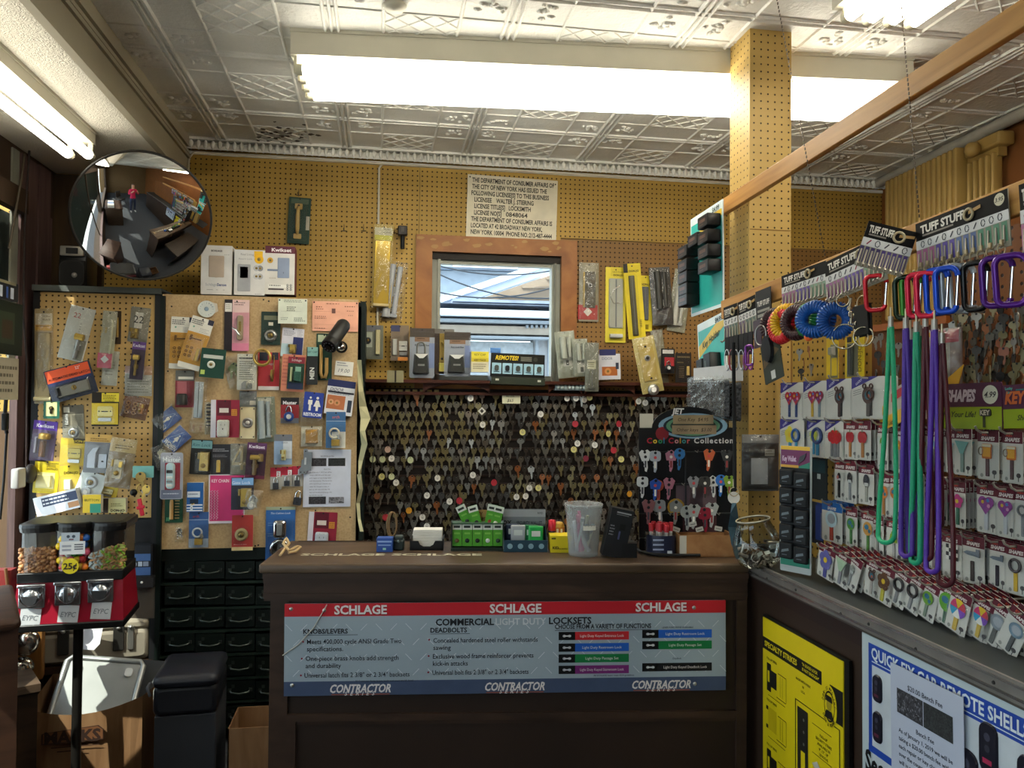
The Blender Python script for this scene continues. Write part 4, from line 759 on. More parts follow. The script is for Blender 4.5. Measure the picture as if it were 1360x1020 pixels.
b.quad(-w*.1,-h*.12,w*.05,h*.16,.0043,M('#bfc3c8')); tag(b.obj('hinge_plate',None,m),'grey metal strike hinge pinned over the notice corner','hinge')
pack(B,(353,673,392,743),'large blue blister pack with a chrome cabinet lock at the counter end',card='#2f66ac',bands=[(0,0,1,.06,'#a8b49a')],txt=[('The Cabinet Lock',.5,.12,.035,'#dfe8f2',{'shear':.3})],lines=[(.08,.3,.3,2,.04,'#8ab0dc'),(.08,.5,.25,2,.04,'#8ab0dc')],prod=[('chromelock',.5,.6,.72,.76,CHROME)],bub=(.04,.22,.96,.98,.05))
pack(B,(409,680,447,731),'red and white door alarm pack, low right chipboard near the counter',rot=-3,prod=[('outlet',.5,.74,.46,.46,'#c6ccd4')],bub=(.2,.48,.78,.98,.03),**al)
m,w,h = put(B,(428,422,462,471),off=.03); R_ = root('security_camera','black bullet security camera pointing down over the pink certificate','camera',m)
a = BRD.at(456,432,.07); e = BRD.at(438,458,.16); iv = m.inverted(); a,e = iv@a,iv@e; d = (e-a).normalized(); rr = .033
b = MB(); b.tube([a-d*.012,a,a+d*.01,e,e+d*.002],[rr*.85,rr,rr,rr,rr*.96],M('#232321',.45),22); b.tube([e-d*.02,e+d*.012],rr*1.1,M('#171716',.4),22); b.obj('housing',R_)
b = MB(); b.tube([e+d*.0125,e+d*.014],rr*.95,M('#0a0a0c',.15),22); b.tube([e+d*.014,e+d*.02],rr*.4,M('#15161c',.1),16)
for k in range(10):
 q = d.orthogonal().normalized(); q.rotate(Matrix.Rotation(k*.628,3,d)); b.sph(tuple(e+d*.0145+q*rr*.68),.0035,M('#4a4a52',.2),6,5)
b.obj('lens',R_)
p = iv@BRD.at(453.5,461,.03); b = MB(); b.lathe([(.026,-.03),(.028,0),(.022,.01),(.001,.012)],BLACK,tuple(p),'z'); b.sph((p.x,p.y,p.z+.02),.02,CHROME,14,10); b.tube([(p.x,p.y,p.z+.02),tuple((a+e)/2)],.011,BLACK,10); b.obj('mount',R_)
b = MB(); PAP = M('#b9b48e',.8);
def strip(b,pts,wd,m,fr,off):
 L_ = []
 for i,(px,py)in enumerate(pts):p = fr.at(px,py,off+.02*math.sin(i*1.9)); q = fr.at(px+wd[i],py,off+.025*math.cos(i*1.4)); L_.append((p,q))
 b.add([tuple(v)for pq in L_ for v in pq],[(2*i,2*i+1,2*i+3,2*i+2)for i in range(len(L_)-1)],m)
strip(b,[(474,478),(476,520),(477,540),(479,556),(478,572),(480,590),(476,612),(476,632)],[6,7,10,13,7,8,6,3],PAP,B,.05)
tag(b.obj('paper_strip'),'long curling yellowed paper strip beside the key wall','paper')
b = MB(); strip(b,[(474,630),(477,650),(473,668),(475,690),(478,706)],[6,5,5,4,5],PAP,B,.045); tag(b.obj('paper_strip'),'lower short curled paper strip near the counter end','paper')
ya_ = yb+.13
SPF = Frame((0,yb+.06,0),(1,0,0)); zs_ = zt+.03
p = SPF.at(77,386); q = SPF.at(116,328); m = Matrix.Translation(((p.x+q.x)/2,SPF.p0 .y,zs_)); R_ = root('speaker','small black desk speaker with silver top standing on the left cabinet','speaker',m)
w = q.x-p.x; h = q.z-zs_; b = MB(); b.bx(-w/2,w/2,0,.14,0,h*.98,M('#161616',.4),.008); b.bx(-w*.46,w*.46,-.012,0,.012,h*.66,M('#1d1c1b',.6),.004); b.obj('cabinet',R_)
b = MB()
for k in range(5):
 s_ = .44-.03*k; P = rrect(w*2*s_,h*.62*(s_/.44),.03,4,0,h*.34); b.add([(x,-.0122-.0004*k,y)for x,y in P],[tuple(range(len(P)-1,-1,-1))],M('#2b2a28' if k==0 else '#1a1918',.5))
b.lathe([(.012,0),(.008,-.006),(.001,-.007)],M('#b9b6ae',.3,.6),(w*.1,-.014,h*.3),'y',12); b.obj('grille',R_)
b = MB(); b.bx(-w*.42,w*.42,-.016,.0,h*.76,h*1.0,M('#a9a59a',.4,.3),.004); b.bx(-w*.2,w*.22,-.018,-.016,h*.81,h*.95,DARK); b.obj('control_panel',R_)
mc = atdepth(190,288.5,3.33); tgt = Vector((.35,-.35,.55)); zax = (tgt-mc).normalized(); xax = Vector((0,0,1)).cross(zax).normalized(); yax = zax.cross(xax)
mm = Matrix((xax,yax,zax)).transposed().to_4x4(); mm.translation = mc
R_ = root('convex_mirror','large round convex security mirror hanging in the upper left corner','mirror',mm)
MIR,nt,bs = newmat('mirror_silver'); bs.inputs['Metallic'].default_value = 1; bs.inputs['Roughness'].default_value = .015; bs.inputs['Base Color'].default_value = (.82,.82,.8,1)
rm,sg = .270,.054; Rr = (rm*rm+sg*sg)/(2*sg); b = MB(); am = math.asin(rm/Rr)
b.lathe([(max(Rr*math.sin(am*(1-k/28)),.0006),Rr*math.cos(am*(1-k/28))-(Rr-sg))for k in range(29)],MIR,(0,0,0),'z',72,True); b.obj('mirror_dome',R_)
b = MB(); b.ring((0,0,-.002),rm,.006,M('#2a2825',.4),64,8); b.lathe([(rm,-.002),(rm*.8,-.03),(rm*.3,-.05),(.001,-.052)],M('#3a342c',.6),(0,0,0),'z',40,False); b.obj('rim',R_)
b = MB(); b.tube([(0,.05,-.05),(0,.2,-.22),(0,.4,-.3)],.012,DARK,8); b.obj('bracket',R_)
BXF = Frame((0,yb+.03,0),(1,0,0)); sd = '#c4c0b6'
carton(BXF,(267,326,308,391),'white smart lock carton with tan keypad picture, left of three on the board',.09,face='#dcdad6',side=sd,off=-.09,txt=[('SCHLAGE',.5,.11,.035,'#3a3a40',{'bold':.03}),('Schlage',.34,.8,.055,'#a9acb6'),('Sense',.68,.8,.055,'#2c4a86',{'bold':.02})],lines=[(.2,.9,.4,1,.03,'#6a6a72'),(.5,.9,.58,1,.03,'#6a6a72'),(.72,.9,.8,1,.03,'#6a6a72'),(.75,.18,.9,1,.02,'#8a8a8a')],prod=[('blank',.5,.43,.5,.44,'#b6a594'),('rose',.5,.58,.3,.16,'#c9bba9')])
carton(BXF,(311,332,352,392),'white carton with black keypad lock and yellow sticker, middle of three',.09,face='#d9d8d6',side=sd,off=-.09,bands=[(.64,.02,.92,.16,'#e8b828')],txt=[('Real Living',.42,.1,.045,'#8a8a8e'),('Assure Lock',.36,.2,.04,'#9a9aa0')],lines=[(.68,.97,.95,1,.02,'#777777')],prod=[('blank',.32,.62,.42,.6,'#a4a6aa'),('blank',.32,.5,.3,.28,'#1d1e22'),('rose',.32,.8,.3,.2,'#c9cacc'),('rose',.8,.2,.3,.22,'#eeb81e'),('rose',.72,.4,.2,.14,'#b9babc'),('rose',.84,.4,.2,.14,'#8e8f92'),('rose',.72,.58,.2,.14,'#c6c7c9'),('rose',.84,.58,.2,.14,'#b0b1b3')])
carton(BXF,(352,327,391.5,391),'white carton with maroon band and blue lever lock picture, right of three',.09,face='#d9d6d0',side='#6a2a38',off=-.09,bands=[(0,0,1,.15,'#5c2434'),(.12,.8,.72,.86,'#eceae6'),(.12,.88,.64,.91,'#3a3036')],txt=[('Kwikset',.55,.08,.07,'#efe6e8',{'bold':.03,'sx':1.2})],lines=[(.15,.81,.65,1,.04,'#3a3a40'),(.15,.66,.35,1,.03,'#9a8a70')],prod=[('blank',.62,.45,.4,.42,'#8e9bb4'),('rose',.62,.55,.5,.2,'#a8b2c4'),('roll',.28,.5,.4,.05,'#7e8aa2'),('rose',.17,.3,.2,.12,'#d9a83a'),('dots',.82,.85,.2,.14,'#55606a')])
W = WALL
m,w,h = put(W,(620.5,236,740,318),-1.2,.004); R_ = root('license_sign','cream locksmith license sign with black lettering above the back window','sign',m)
b = MB(); b.prism(rrect(w,h,.003),0,.005,M('#d6cdb4',.5)); b.obj('board',R_); b = MB(); K_ = M('#231d18',.6)
for i,(t,x,mx)in enumerate((('THE DEPARTMENT OF CONSUMER AFFAIRS OF',.05,.91),('THE CITY OF NEW YORK HAS ISSUED THE',.05,.83),('FOLLOWING LICENSE[S] TO THIS BUSINESS',.045,.86),('LICENSEE    WALTER J. STIERING',.08,.655),('LICENSE TITLE[S]   LOCKSMITH',.08,.625),('LICENSE NO[S]',.08,.3),('THE DEPARTMENT OF CONSUMER AFFAIRS IS',.05,.9),('LOCATED AT 42 BROADWAY NEW YORK,',.05,.79),('NEW YORK 10004  PHONE NO.:212-487-4444',.05,.9))):
 b.text(t,(x-.5)*w,h*(.5-.085-.104*i),h*.07,K_,.0056,'l',.028,0,mx*w)
b.text('0848064',(.43-.5)*w,h*(.5-.085-.104*5),h*.07,K_,.0056,'l',.02,0,.26*w); b.obj('lettering',R_)
b = MB()
for x,y in((-.475,.46),(.475,.44),(.49,-.5)):b.lathe([(.004,0),(.003,.003),(.0005,.004)],DARK,(x*w,y*h,.005),n=8)
b.obj('tack',R_)
pack(W,(383,263,412,324),'dark green blister pack with a brass door handle high on the left pegboard wall',rot=-2,card='#1d3a2c',bands=[(.1,.03,.9,.14,'#4a5c4a'),(.82,.4,.98,.7,'#b9b2a0')],prod=[('handle',.46,.52,.6,.8,'#b5975a')],bub=(.08,.12,.92,.97,.05),thick=.012)
for i,(px,py)in enumerate(((457,303),(483,303),(523,306),(397,256))):
 m,w_,h_ = put(W,(px-4,py-8,px+4,py+8),0,0); b = MB(); b.tube([(0,.02,.001),(0,-.018,.002),(0,-.02,.05),(0,-.012,.06)],.0016,M('#3a2a1c',.5),5); b.tube([(-.013,-.014,.003),(.013,-.014,.003)],.0016,M('#3a2a1c',.5),5)
 tag(b.obj('peg_hook',None,m),['left bare wire hook on the pegboard beside the long brass plate','bare wire hook just left of the long brass plate','bare wire hook between the brass plate and black tool','wire hook holding the dark green handle pack'][i],'hook')
pack(W,(508,347,538,428),'two grey door closer arms in a bag leaning behind the long brass plate',bag=True,card=None,rot=-7,bands=[(.35,.42,.75,.58,'#c9c8c0')],prod=[('closer',.45,.5,.8,.94,'#a8abae')],depth=.03)
pack(W,(495,298,521,409),'long polished brass push plate in a clear bag left of the window',bag=True,card='#c3a548',rot=-1.5,bands=[(.05,.04,.95,.13,'#d9cfa8'),(.05,.13,.95,.19,'#dbd23a')],txt=[('PUSH',.68,.06,.022,'#3a3016'),('PLATE',.68,.095,.022,'#3a3016')],prod=[('blank',.48,.58,.82,.76,M('#d0ae48',.2,.5)),('roll',.5,.97,.8,.05,'#b9a878')])
m,w_,h_ = put(W,(528,301,541,332),0,.02); b = MB(); b.box((0,h_*.28,.02),(w_*.95,h_*.4,.04),M('#2a2420',.5),.004); b.cyl((0,h_*.1,.02),(0,-h_*.48,.02),w_*.22,BLACK); b.box((0,h_*.32,.041),(w_*.3,h_*.2,.004),M('#4c4640')); tag(b.obj('pin_tool',None,m),'small black plunger tool hanging on the pegboard left of the window frame','tool')
DKW = woodmat('dark_red_shelf_wood','#2c130c','#4a2416',(4,30,30),.45); SD = .14
p = W.at(483,502,SD); q = W.at(912,510,SD); zsh = (W.at(700,506,SD).z)
b = MB(); b.bx(p.x,q.x+.25,D-SD,D-.001,zsh-.016,zsh,DKW); so = root('wall_shelf','long dark red wooden shelf under the back window','shelf',Matrix.Translation((p.x,D,zsh))); part(b,'shelf_board',so)
b = MB()
for x0,x1 in((562,650),(728,772),(776,842)):
 a,e = W.at(x0,510,.1).x,W.at(x1,510,.1).x; n = 16; P = [(a,zsh-.016)]+[(a+(e-a)*i/n,zsh-.022-.04*(1-math.sin(pi*i/n)**.6))for i in range(n+1)]+[(e,zsh-.016)]
 b.add([(x,D-.115,z)for x,z in P]+[(x,D-.1,z)for x,z in P],[tuple(range(len(P))),tuple(range(2*len(P)-1,len(P)-1,-1))]+[(i,i+len(P),(i+1)%len(P)+len(P),(i+1)%len(P))for i in range(len(P))],DKW)
b.bx(p.x,q.x+.25,D-.1,D-.06,zsh-.075,zsh-.06,DKW); part(b,'apron',so)
SH = Frame((0,D-.10,0),(1,0,0)); SH2 = Frame((0,D-.06,0),(1,0,0))
pack(SH2,(480,432,509,477),'grey blister pack with a long cream lock at the left end of the shelf',card='#6f7264',bands=[(0,0,.9,.18,'#62646a'),(.08,.2,.5,.65,'#a8ad9c')],prod=[('blank',.75,.5,.22,.74,'#c9bf94'),('rose',.3,.45,.3,.3,'#3a3a38')],bub=(.05,.2,.95,.97,.03))
pack(SH2,(519,432,543,479),'grey and brown card with white strike plates near the left end of the shelf',card='#7a6a58',bands=[(.0,0,.5,.18,'#3c4060'),(.4,.9,.95,1,'#d98a3a')],prod=[('blank',.22,.62,.26,.46,'#b9b9b2'),('strike',.68,.64,.46,.46,'#c6c5bc')],bub=(.03,.3,.95,.97,.02))
pack(SH2,(576,437,603,497),'dark card with brass lever set standing between the two key lock boxes',card='#3a2a20',bands=[(0,0,1,.1,'#6a655c')],prod=[('lever',.4,.5,.5,.8,BRASS),('blank',.4,.85,.3,.2,'#d9c860')],bub=(.0,.1,.8,.97,.03))
for bx,sh,lb in(((544,436,577,502),True,'hanging key lock box with shackle, black, in a blister on the shelf'),((590,441,625,500),False,'black wall key lock box without shackle, in a blister in front of the window')):
 pack(SH,bx,lb,card='#9aa0aa',bands=[(0,0,1,.18,'#4a4038'),(.2,.18,.8,.27,'#8a6a52'),(.78,.3,1,.8,'#7f8fb8')],txt=[('Key Lock Box',.5,.34,.035,'#20222a',{'bold':.02})],lines=[(.3,.2,.7,1,.04,'#3a2a22')],prod=[('lockbox',.46,.62,.66,.62,'#2f302c')]+([('shackle',.46,.4,.4,.24,'#7a7a74')]if sh else[]),bub=(.02,.03,.98,.98,.045),r=.008,hole=sh)
carton(SH,(626,467,649,494),'small yellow and white carton beside the black remotes display',.07,face='#d6cfae',bands=[(0,0,1,.5,'#d9c93a'),(0,.32,1,.5,'#c9b62e')],txt=[('KEY CAP',.5,.15,.1,'#4a4012'),('KEY TAGS',.5,.42,.09,'#3a3210',{'bold':.02})],lines=[(.1,.6,.9,3,.1,'#8a8470')],off=0)
carton(SH,(514,492,536,508),'low pair of cream boxes on the shelf under the white strike plates',.05,face='#8a8464',bands=[(.46,0,.56,1,'#20180e')],off=0)
m,w,h = put(SH,(651,470,724,512),-1.5,.03); R_ = root('remotes_display','black counter display lettered REMOTES with five blue cards on the shelf','display',m)
b = MB(); BK = M('#11120f',.4); b.prism([(-w/2,-h*.5),(w/2,-h*.5),(w*.49,h*.5),(-w*.49,h*.5)],-.09,.0,BK); b.prism([(-w/2,-h*.5),(w/2,-h*.5),(w/2,-h*.24),(-w/2,-h*.24)],0,.03,M('#2c3328',.45),.004); b.text('REMOTES!',-w*.2,h*.36,h*.13,M('#e6c92e',.5),.001,'c',.03,.25,w*.42)
for i in range(3):b.quad(w*.05,h*(.38-.05*i),w*.25,h*(.405-.05*i),.001,M('#8a8c80'))
b.poly(circ(h*.07,16,w*.32,h*.34),.001,M('#2f332a'))
for x in(-.38,.38):b.box((x*w,-h*.34,.031),(w*.06,h*.06,.002),M('#c9cabd'))
b.obj('display_box',R_)
for i in range(5):
 b = MB(); x = w*(-.385+.193*i); b.prism(rrect(w*.17,h*.34,.002,1,x,h*.02),.001,.006,M('#9fc6d8',.5)); b.prism(rrect(w*.075,h*.18,w*.03,3,x,h*.03),.006,.013,M('#4a504c' if i!=1 else '#23272a',.4)); b.quad(x-w*.05,-h*.1,x+w*.05,-h*.075,.0064,M('#46606c')); b.obj('remote_card',R_)
carton(SH2,(651,462,665,474),'small blue card tucked on top of the black remotes display',.01,face='#5b8fd0',txt=[('Toyota',.5,.5,.3,'#3a66a8')],off=0,name='card',cat='card')
pack(SH,(739,440,765,502),'left of three grey bags standing on the shelf by the window edge',bag=True,card='#a3a898',rot=6,bands=[(.3,.55,.75,.75,'#d0d0c6'),(.45,.62,.6,.73,'#55564e')],prod=[('closer',.5,.35,.7,.5,'#a9ada0')])
pack(SH,(761,450,781,500),'middle of three grey bags standing on the shelf by the window edge',bag=True,card='#9fa394',rot=4,bands=[(.25,.65,.85,.9,'#cfcfc4'),(.45,.75,.65,.88,'#55564e')],prod=[('closer',.5,.35,.7,.5,'#a0a498')])
pack(SH,(777,455,795,520),'right of three grey bags, the narrow one hanging past the shelf edge',bag=True,card='#777a6c',bands=[(.15,.36,.8,.54,'#d6d3b4')],lines=[(.2,.4,.75,3,.04,'#7a7860')],prod=[('strip',.5,.75,.5,.4,'#6d7064')])
carton(SH,(795,470,824,504),'white carton with blue hood and door picture on the shelf by the grey bags',.03,face='#c9cad2',bands=[(.05,-.18,.8,.06,'#2a2e5e'),(.15,.5,.85,.85,'#a8602e'),(.78,.35,.92,.6,'#30384a')],txt=[('DOOR',.4,.18,.1,'#3a4470')],prod=[('rose',.42,.68,.3,.36,'#c98a50')],rot=2,off=0)
pack(W,(769,349,795,427),'clear sleeve with dark door plate and red diamond card right of the window',bag=True,card='#9c947c',bands=[(-.05,.72,.95,.97,'#c23a3a')],prod=[('plate',.55,.46,.56,.62,'#4a4434'),('strip',.24,.46,.1,.6,BRASS)],txt=[('\u25c6',.45,.84,.11,'#eadfd8')])
pack(W,(848,366,866,440),'short yellow pack with grey plate, rightmost of three yellow packs',card='#e3cb2e',bands=[(.1,.02,.95,.2,'#d8c22a')],txt=[('DON-JO',.55,.16,.04,'#1a1508',{'bold':.03})],prod=[('strip',.45,.5,.56,.6,'#55585c'),('pins',.6,.92,.3,.08,'#5a4a10')],bub=(.06,.22,.9,.82,.02))
pack(W,(831,350,854,450),'slanted yellow pack with a dark bar, middle of three yellow packs',rot=5,card='#e0c92c',bands=[(0,0,.25,.12,'#23201a'),(.25,.02,1,.1,'#d6c02a')],txt=[('DON-JO',.6,.1,.025,'#1a1508',{'bold':.03})],prod=[('strip',.42,.56,.34,.8,'#4d4a34'),('pins',.75,.8,.16,.1,'#6a5a18')],bub=(.1,.14,.7,.98,.03))
pack(W,(804,355,831,455),'tall yellow pack with a steel latch cover plate, leftmost of three yellow packs',card='#e0ce40',bands=[(.25,.01,.97,.12,'#d2c034')],txt=[('DON-JO',.62,.105,.025,'#1a1508',{'bold':.03}),('Latch Cover',.6,.06,.02,'#4a4010')],prod=[('strip',.5,.48,.7,.66,'#a9a99c'),('dots',.5,.68,.36,.1,CHROME),('roll',.5,.915,.6,.07,'#c9cbcc')],bub=(.14,.13,.86,.98,.025))
m,w_,h_ = put(W,(804,355,831,455),0,.04); b = MB(); b.tube([(w_*.22,h_*.26,0),(-w_*.1,h_*.2,0),(-w_*.24,h_*.1,0),(-w_*.1,h_*.02,0),(w_*.3,h_*.03,0)],.002,CHROME,6); tag(b.obj('cable_loop',None,m),'thin bright wire loop over the tall yellow pack','wire')
pack(W,(864,355,892,432),'dark door closer in a black-looking bag right of the yellow packs',bag=True,card='#2e2c28',rot=5,bands=[(.35,.56,.72,.68,'#d2d1c8')],prod=[('closer',.5,.4,.7,.7,'#35342f')])
pack(W,(891,358,915,441),'pale grey door closer bag next to the turquoise strip',bag=True,card='#a3a08a',rot=-8,bands=[(.45,.25,.85,.42,'#c9c8a8')],prod=[('closer',.45,.5,.7,.9,'#b0afa4')])
pack(W,(868,438,884,512),'grey clear bag behind the tilted gold plate',bag=True,card='#8a846c',rot=8)
pack(W,(846,447,875,522),'tilted gold plate in a clear bag hanging at the right end of the shelf',bag=True,card='#cdb968',rot=12,prod=[('plate',.52,.46,.7,.66,M('#e2c86c',.25,.3)),('discpad',.5,.93,.5,.1,STEEL)],off=.17)
pack(SH2,(878,463,896,496),'small black and red blister pack at the right end of the shelf',card='#1f1d1d',bands=[(.1,.05,.9,.2,'#c9c8c6'),(.25,.35,.95,.7,'#c02f36')],prod=[('discpad',.5,.7,.5,.4,'#2a2a2e')],bub=(.05,.25,.95,.97,.02))
pack(SH2,(897,469,918,508),'black pack of golden hardware on the shelf beside the turquoise strip',card='#231e1a',bands=[(.1,.1,.9,.16,'#6a5c40'),(.1,.3,.5,.34,'#6a5c40')],prod=[('barrel',.75,.6,.2,.3,'#c9a860'),('pins',.35,.65,.4,.4,'#6a5a44')],bub=(.05,.1,.95,.97,.02))
tr = W.at(738,509,.13); b = MB(); b.bx(tr.x,tr.x+.17,D-.12,D-.08,zsh-.045,zsh-.02,M('#8fa0a4',.3));
for k in range(8):b.sph((tr.x+.015+.02*k,D-.12,zsh-.03),.013,M('#a8b6b6',.3),6,4)
tag(b.obj('bag_of_cylinders',None),'small clear bag of silver cylinders tucked under the shelf','bag')
kx0,kx1 = W.at(484,600,.02).x,W.at(985,600,.02).x; kz1 = W.at(660,517,.02).z; kz0 = W.at(660,752,.02).z
cp = .0375; rp = .0462; KB = M('#1c120c',.7,0,.3,8); b = MB(); b.bx(kx0,kx1,D-.025,D-.002,kz0-.3,kz1,KB)
for k in range(19):b.bx(kx0,kx1,D-.034,D-.025,kz1-.03-rp*k-.006,kz1-.03-rp*k+.004,M('#33231a',.6))
tag(b.obj('key_board'),'dark brown hook board carrying the wall of key blanks behind the counter','key board')
STK = M('#c9b878',.6)
KC = {'brass':M('#6c6344',.4,.35),'dull nickel':M('#5e5a52',.4,.4),'dark':M('#3a3631',.45,.35),'bright nickel':M('#8c8880',.3,.5),'copper':M('#8a5530',.45,.3)}
kmesh = []
for hd in range(5):
 b = MB(); keyshape(b,0,-.02,.064,KC['dark'],0,.003,0,hd); q = MB()
 o = b.obj('key_blank'); kmesh.append(o.data); bpy.data.objects.remove(o)
pos = []
ncol = int((kx1-kx0-.03)/cp)
rk_ = random.Random(11)
TAGS = [(625,529,'w'),(753,529,'w'),(765,529,'w'),(776,531,'w'),(783,528,'y'),(848,533,'w'),(857,535,'w'),(764,563,'r'),(822,563,'r'),(808,576,'y'),(767,589,'w'),(790,591,'w'),(762,597,'y'),(825,610,'y'),(515,597,'p'),(495,610,'g'),(508,610,'g'),(520,609,'w'),(545,611,'g'),(507,633,'y'),(520,633,'g'),(526,641,'w'),(581,635,'w'),(628,631,'w'),(567,658,'w'),(543,678,'o'),(597,666,'w'),(610,665,'r'),(512,687,'r'),(561,687,'w'),(567,699,'w'),(703,648,'w'),(715,648,'y'),(686,660,'w'),(698,659,'w'),(836,656,'o'),(656,641,'r'),(718,550,'w'),(694,574,'y'),(641,564,'w'),(957,557,'w'),(501,659,'b'),(615,674,'r'),(860,701,'o'),(758,665,'b'),(815,598,'r'),(778,609,'m')]
TC = {'w':('white','#d6d4cc'),'y':('pale yellow','#c9c07a'),'r':('red','#a8303c'),'g':('pale green','#b9bf96'),'o':('orange','#c98f2c'),'b':('brown','#7a4c30'),'p':('peach','#cfae9a'),'m':('maroon','#7a3040')}
kmats = []
for j in range(19):
 for i in range(ncol):
  x = kx0+.03+cp*i+(cp/2 if j%2 else 0)+rk_.uniform(-.006,.006); z = kz1-.035-rp*j+rk_.uniform(-.005,.005)
  if rk_.random()<.05:continue
  pos.append((x,z,i,j))
pos.sort(key=lambda t:t[2]+.02*t[3])
def kcol(i,j):
 u = rk_.random()
 if j<5 and i<13:return 'brass' if u<.7 else('dull nickel' if u<.9 else 'copper')
 if j<9 and i<16:return 'brass' if u<.4 else('dull nickel' if u<.85 else 'bright nickel')
 return 'brass' if u<.16 else('dull nickel' if u<.55 else('dark' if u<.88 else('bright nickel' if u<.96 else 'copper')))
ks = MB(); HK = M('#8a877c',.4,.5)
for n,(x,z,i,j)in enumerate(pos):
 c = kcol(i,j); hd = rk_.choice((0,0,1,2,3,3,4)); y = D-.05-rk_.uniform(0,.02); tilt = rk_.uniform(-.12,.12); sc = rk_.uniform(.82,1.12)
 mw = Matrix.Translation((x,y,z))@Matrix.Rotation(pi/2,4,'X')@Matrix.Rotation(rk_.uniform(-.5,.5),4,'Y')@Matrix.Rotation(tilt,4,'Z')@Matrix.Scale(sc,4)
 if n<196:
  o = bpy.data.objects.new('key_blank',kmesh[hd]); COL.objects.link(o); o.matrix_world = mw
  o.material_slots[0].link = 'OBJECT'; o.material_slots[0].material = KC[c]
  zone = ('upper' if j<6 else 'middle' if j<12 else 'lower')+(' far left part' if i<8 else ' left part' if i<16 else ' centre')
  l = '%s key blank hanging in the %s of the key wall'%(c,zone); tag(o,l,'key',l.replace('key blank','key blanks'))
 else:
  ks.T = mw; keyshape(ks,0,-.02,.064,KC[c],0,.003,0,hd)
ks.T = None; tag(ks.obj('key_blanks'),'crowd of small key blanks filling the right half of the key wall','keys',None,'stuff')
hk = MB()
for(x,z,i,j)in pos:hk.tube([(x,D-.03,z+.002),(x,D-.075,z+.001)],.0013,HK,4)
for k in range(10):
 x = kx0+.03+cp*k*.98; hk.add([(x-.012,D-.0335,kz1-.006),(x+.012,D-.0335,kz1-.006),(x+.012,D-.0335,kz1-.028),(x-.012,D-.0335,kz1-.028)],[(0,3,2,1)],STK)
o = hk.obj('hook'); tag(o,None,None,None,'stuff'); o.parent = bpy.data.objects['key_board']
for px,py,c in TAGS:
 nm,hx = TC[c]; p = W.at(px,py,.085); r_ = .0155 if c!='r' else.016; b = MB(); b.prism(circ(r_,18,0,0,r_*1.05),0,.0015,M(hx,.5)); b.poly(circ(.0025,6,0,r_*.75),.0017,INK)
 if c in 'wy':b.quad(-r_*.4,-.001,r_*.35,.002,.0017,M('#777777')); b.quad(-r_*.2,-r_*.4,r_*.3,-r_*.25,.0017,M('#777777'))
 mw = Matrix.Translation(p)@Matrix.Rotation(pi/2,4,'X')@Matrix.Rotation(rk_.uniform(-.3,.3),4,'Y')
 zone = ('left' if px<640 else 'right')+(' top' if py<570 else ' middle' if py<640 else ' bottom'); l = 'round %s paper tag hanging among the keys, %s of the key wall'%(nm,zone.split()[1]+' '+zone.split()[0]); tag(b.obj('key_tag',None,mw),l,'tag','round %s tags, %s of the key wall'%(nm,zone))
p = W.at(640,546,.085); b = MB(); P = [(0,.021),(.021,0),(0,-.021),(-.021,0)]; Q = [(x*.5,y*.5)for x,y in P]
for i in range(4):b.add([(*P[i],0),(*P[(i+1)%4],0),(*Q[(i+1)%4],0),(*Q[i],0)],[(0,1,2,3)],M('#cfcdc4'))
tag(b.obj('diamond_tag',None,Matrix.Translation(p)@Matrix.Rotation(pi/2,4,'X')),'white diamond-shaped key tag with a square hole on the key wall','tag')
pack(W,(667,522,691,536),'small cream handwritten price card at the top of the key wall',off=.09,name='price_card',cat='card',card='#d3d2b4',hole=False,txt=[('KL-200',.45,.3,.18,'#2a2a22'),('$65',.45,.7,.28,'#1d1d18',{'shear':.3})],depth=.004)
b = MB(); pts = [W.at(*q,.1)for q in((497,595),(492,640),(487,665),(496,690),(500,705),(497,733))]; b.tube(pts,.0025,M('#4a4c48',.5),6); tag(b.obj('wire'),'thin dark wire drooping down the left side of the key wall','wire')
CW = woodmat('brown_painted_counter','#2b1e16','#3f2d22',(5,18,18),.5,.4); CWD = M('#2a1d15',.5,0,.15,6); CTOP = woodmat('worn_counter_top','#3c2e22','#5b4836',(3,14,14),.45)
def local(b,fr):b.v = [tuple(fr.pt(x,z,y))for x,y,z in b.v]; return b
def u_(fr,px,py,off=0):return fr.uv(fr.at(px,py,off))
uL = u_(CTR,361,800)[0]; uR = u_(CTR,990,800)[0]
R_ = root('counter','dark brown panelled wooden counter running across the shop front','counter',Matrix.Translation(CTR.pt(uL,0)))
DEP = .34
b = MB(); b.bx(uL-.03,uR,-DEP,.035,CTZ-.028,CTZ,CTOP,.006); b.bx(uL+.0,uR,-DEP,-DEP+.02,CTZ-.1,CTZ,CW); part(local(b,CTR),'counter_top',R_)
b = MB(); zz = CTZ-.028
for h_,d_ in((.016,.03),(.014,.022),(.03,.016),(.012,.02),(.012,.01)):b.bx(uL-.02,uR,-.02,d_,zz-h_,zz,CW); zz-=h_
part(local(b,CTR),'moulding',R_)
zs0 = u_(CTR,660,945)[1]
b = MB(); b.bx(uL,uR,-.05,0,0,zz,CWD); b.bx(uL-.002,uL+.05,-.05,.008,0,zz,CW); b.bx(uL,uL+.02,-DEP,-.02,0,CTZ-.03,CW)
b.bx(uL+.05,uR,-.02,.012,zs0-.02,zs0,CW); b.bx(uR-.03,uR,-.03,.014,0,zz,CW); b.bx(uL+.05,uL+.075,-.02,.01,0,zs0-.02,CW)
b.bx(uL+.05,uR,-.02,.006,zs0-.032,zs0-.02,CW); part(local(b,CTR),'front_panel',R_)
m,w,h = put(CTR,(381.5,799,967,920),.35,.016); R_ = root('counter_sign','long metal lockset sign with red band screwed to the counter front','sign',m)
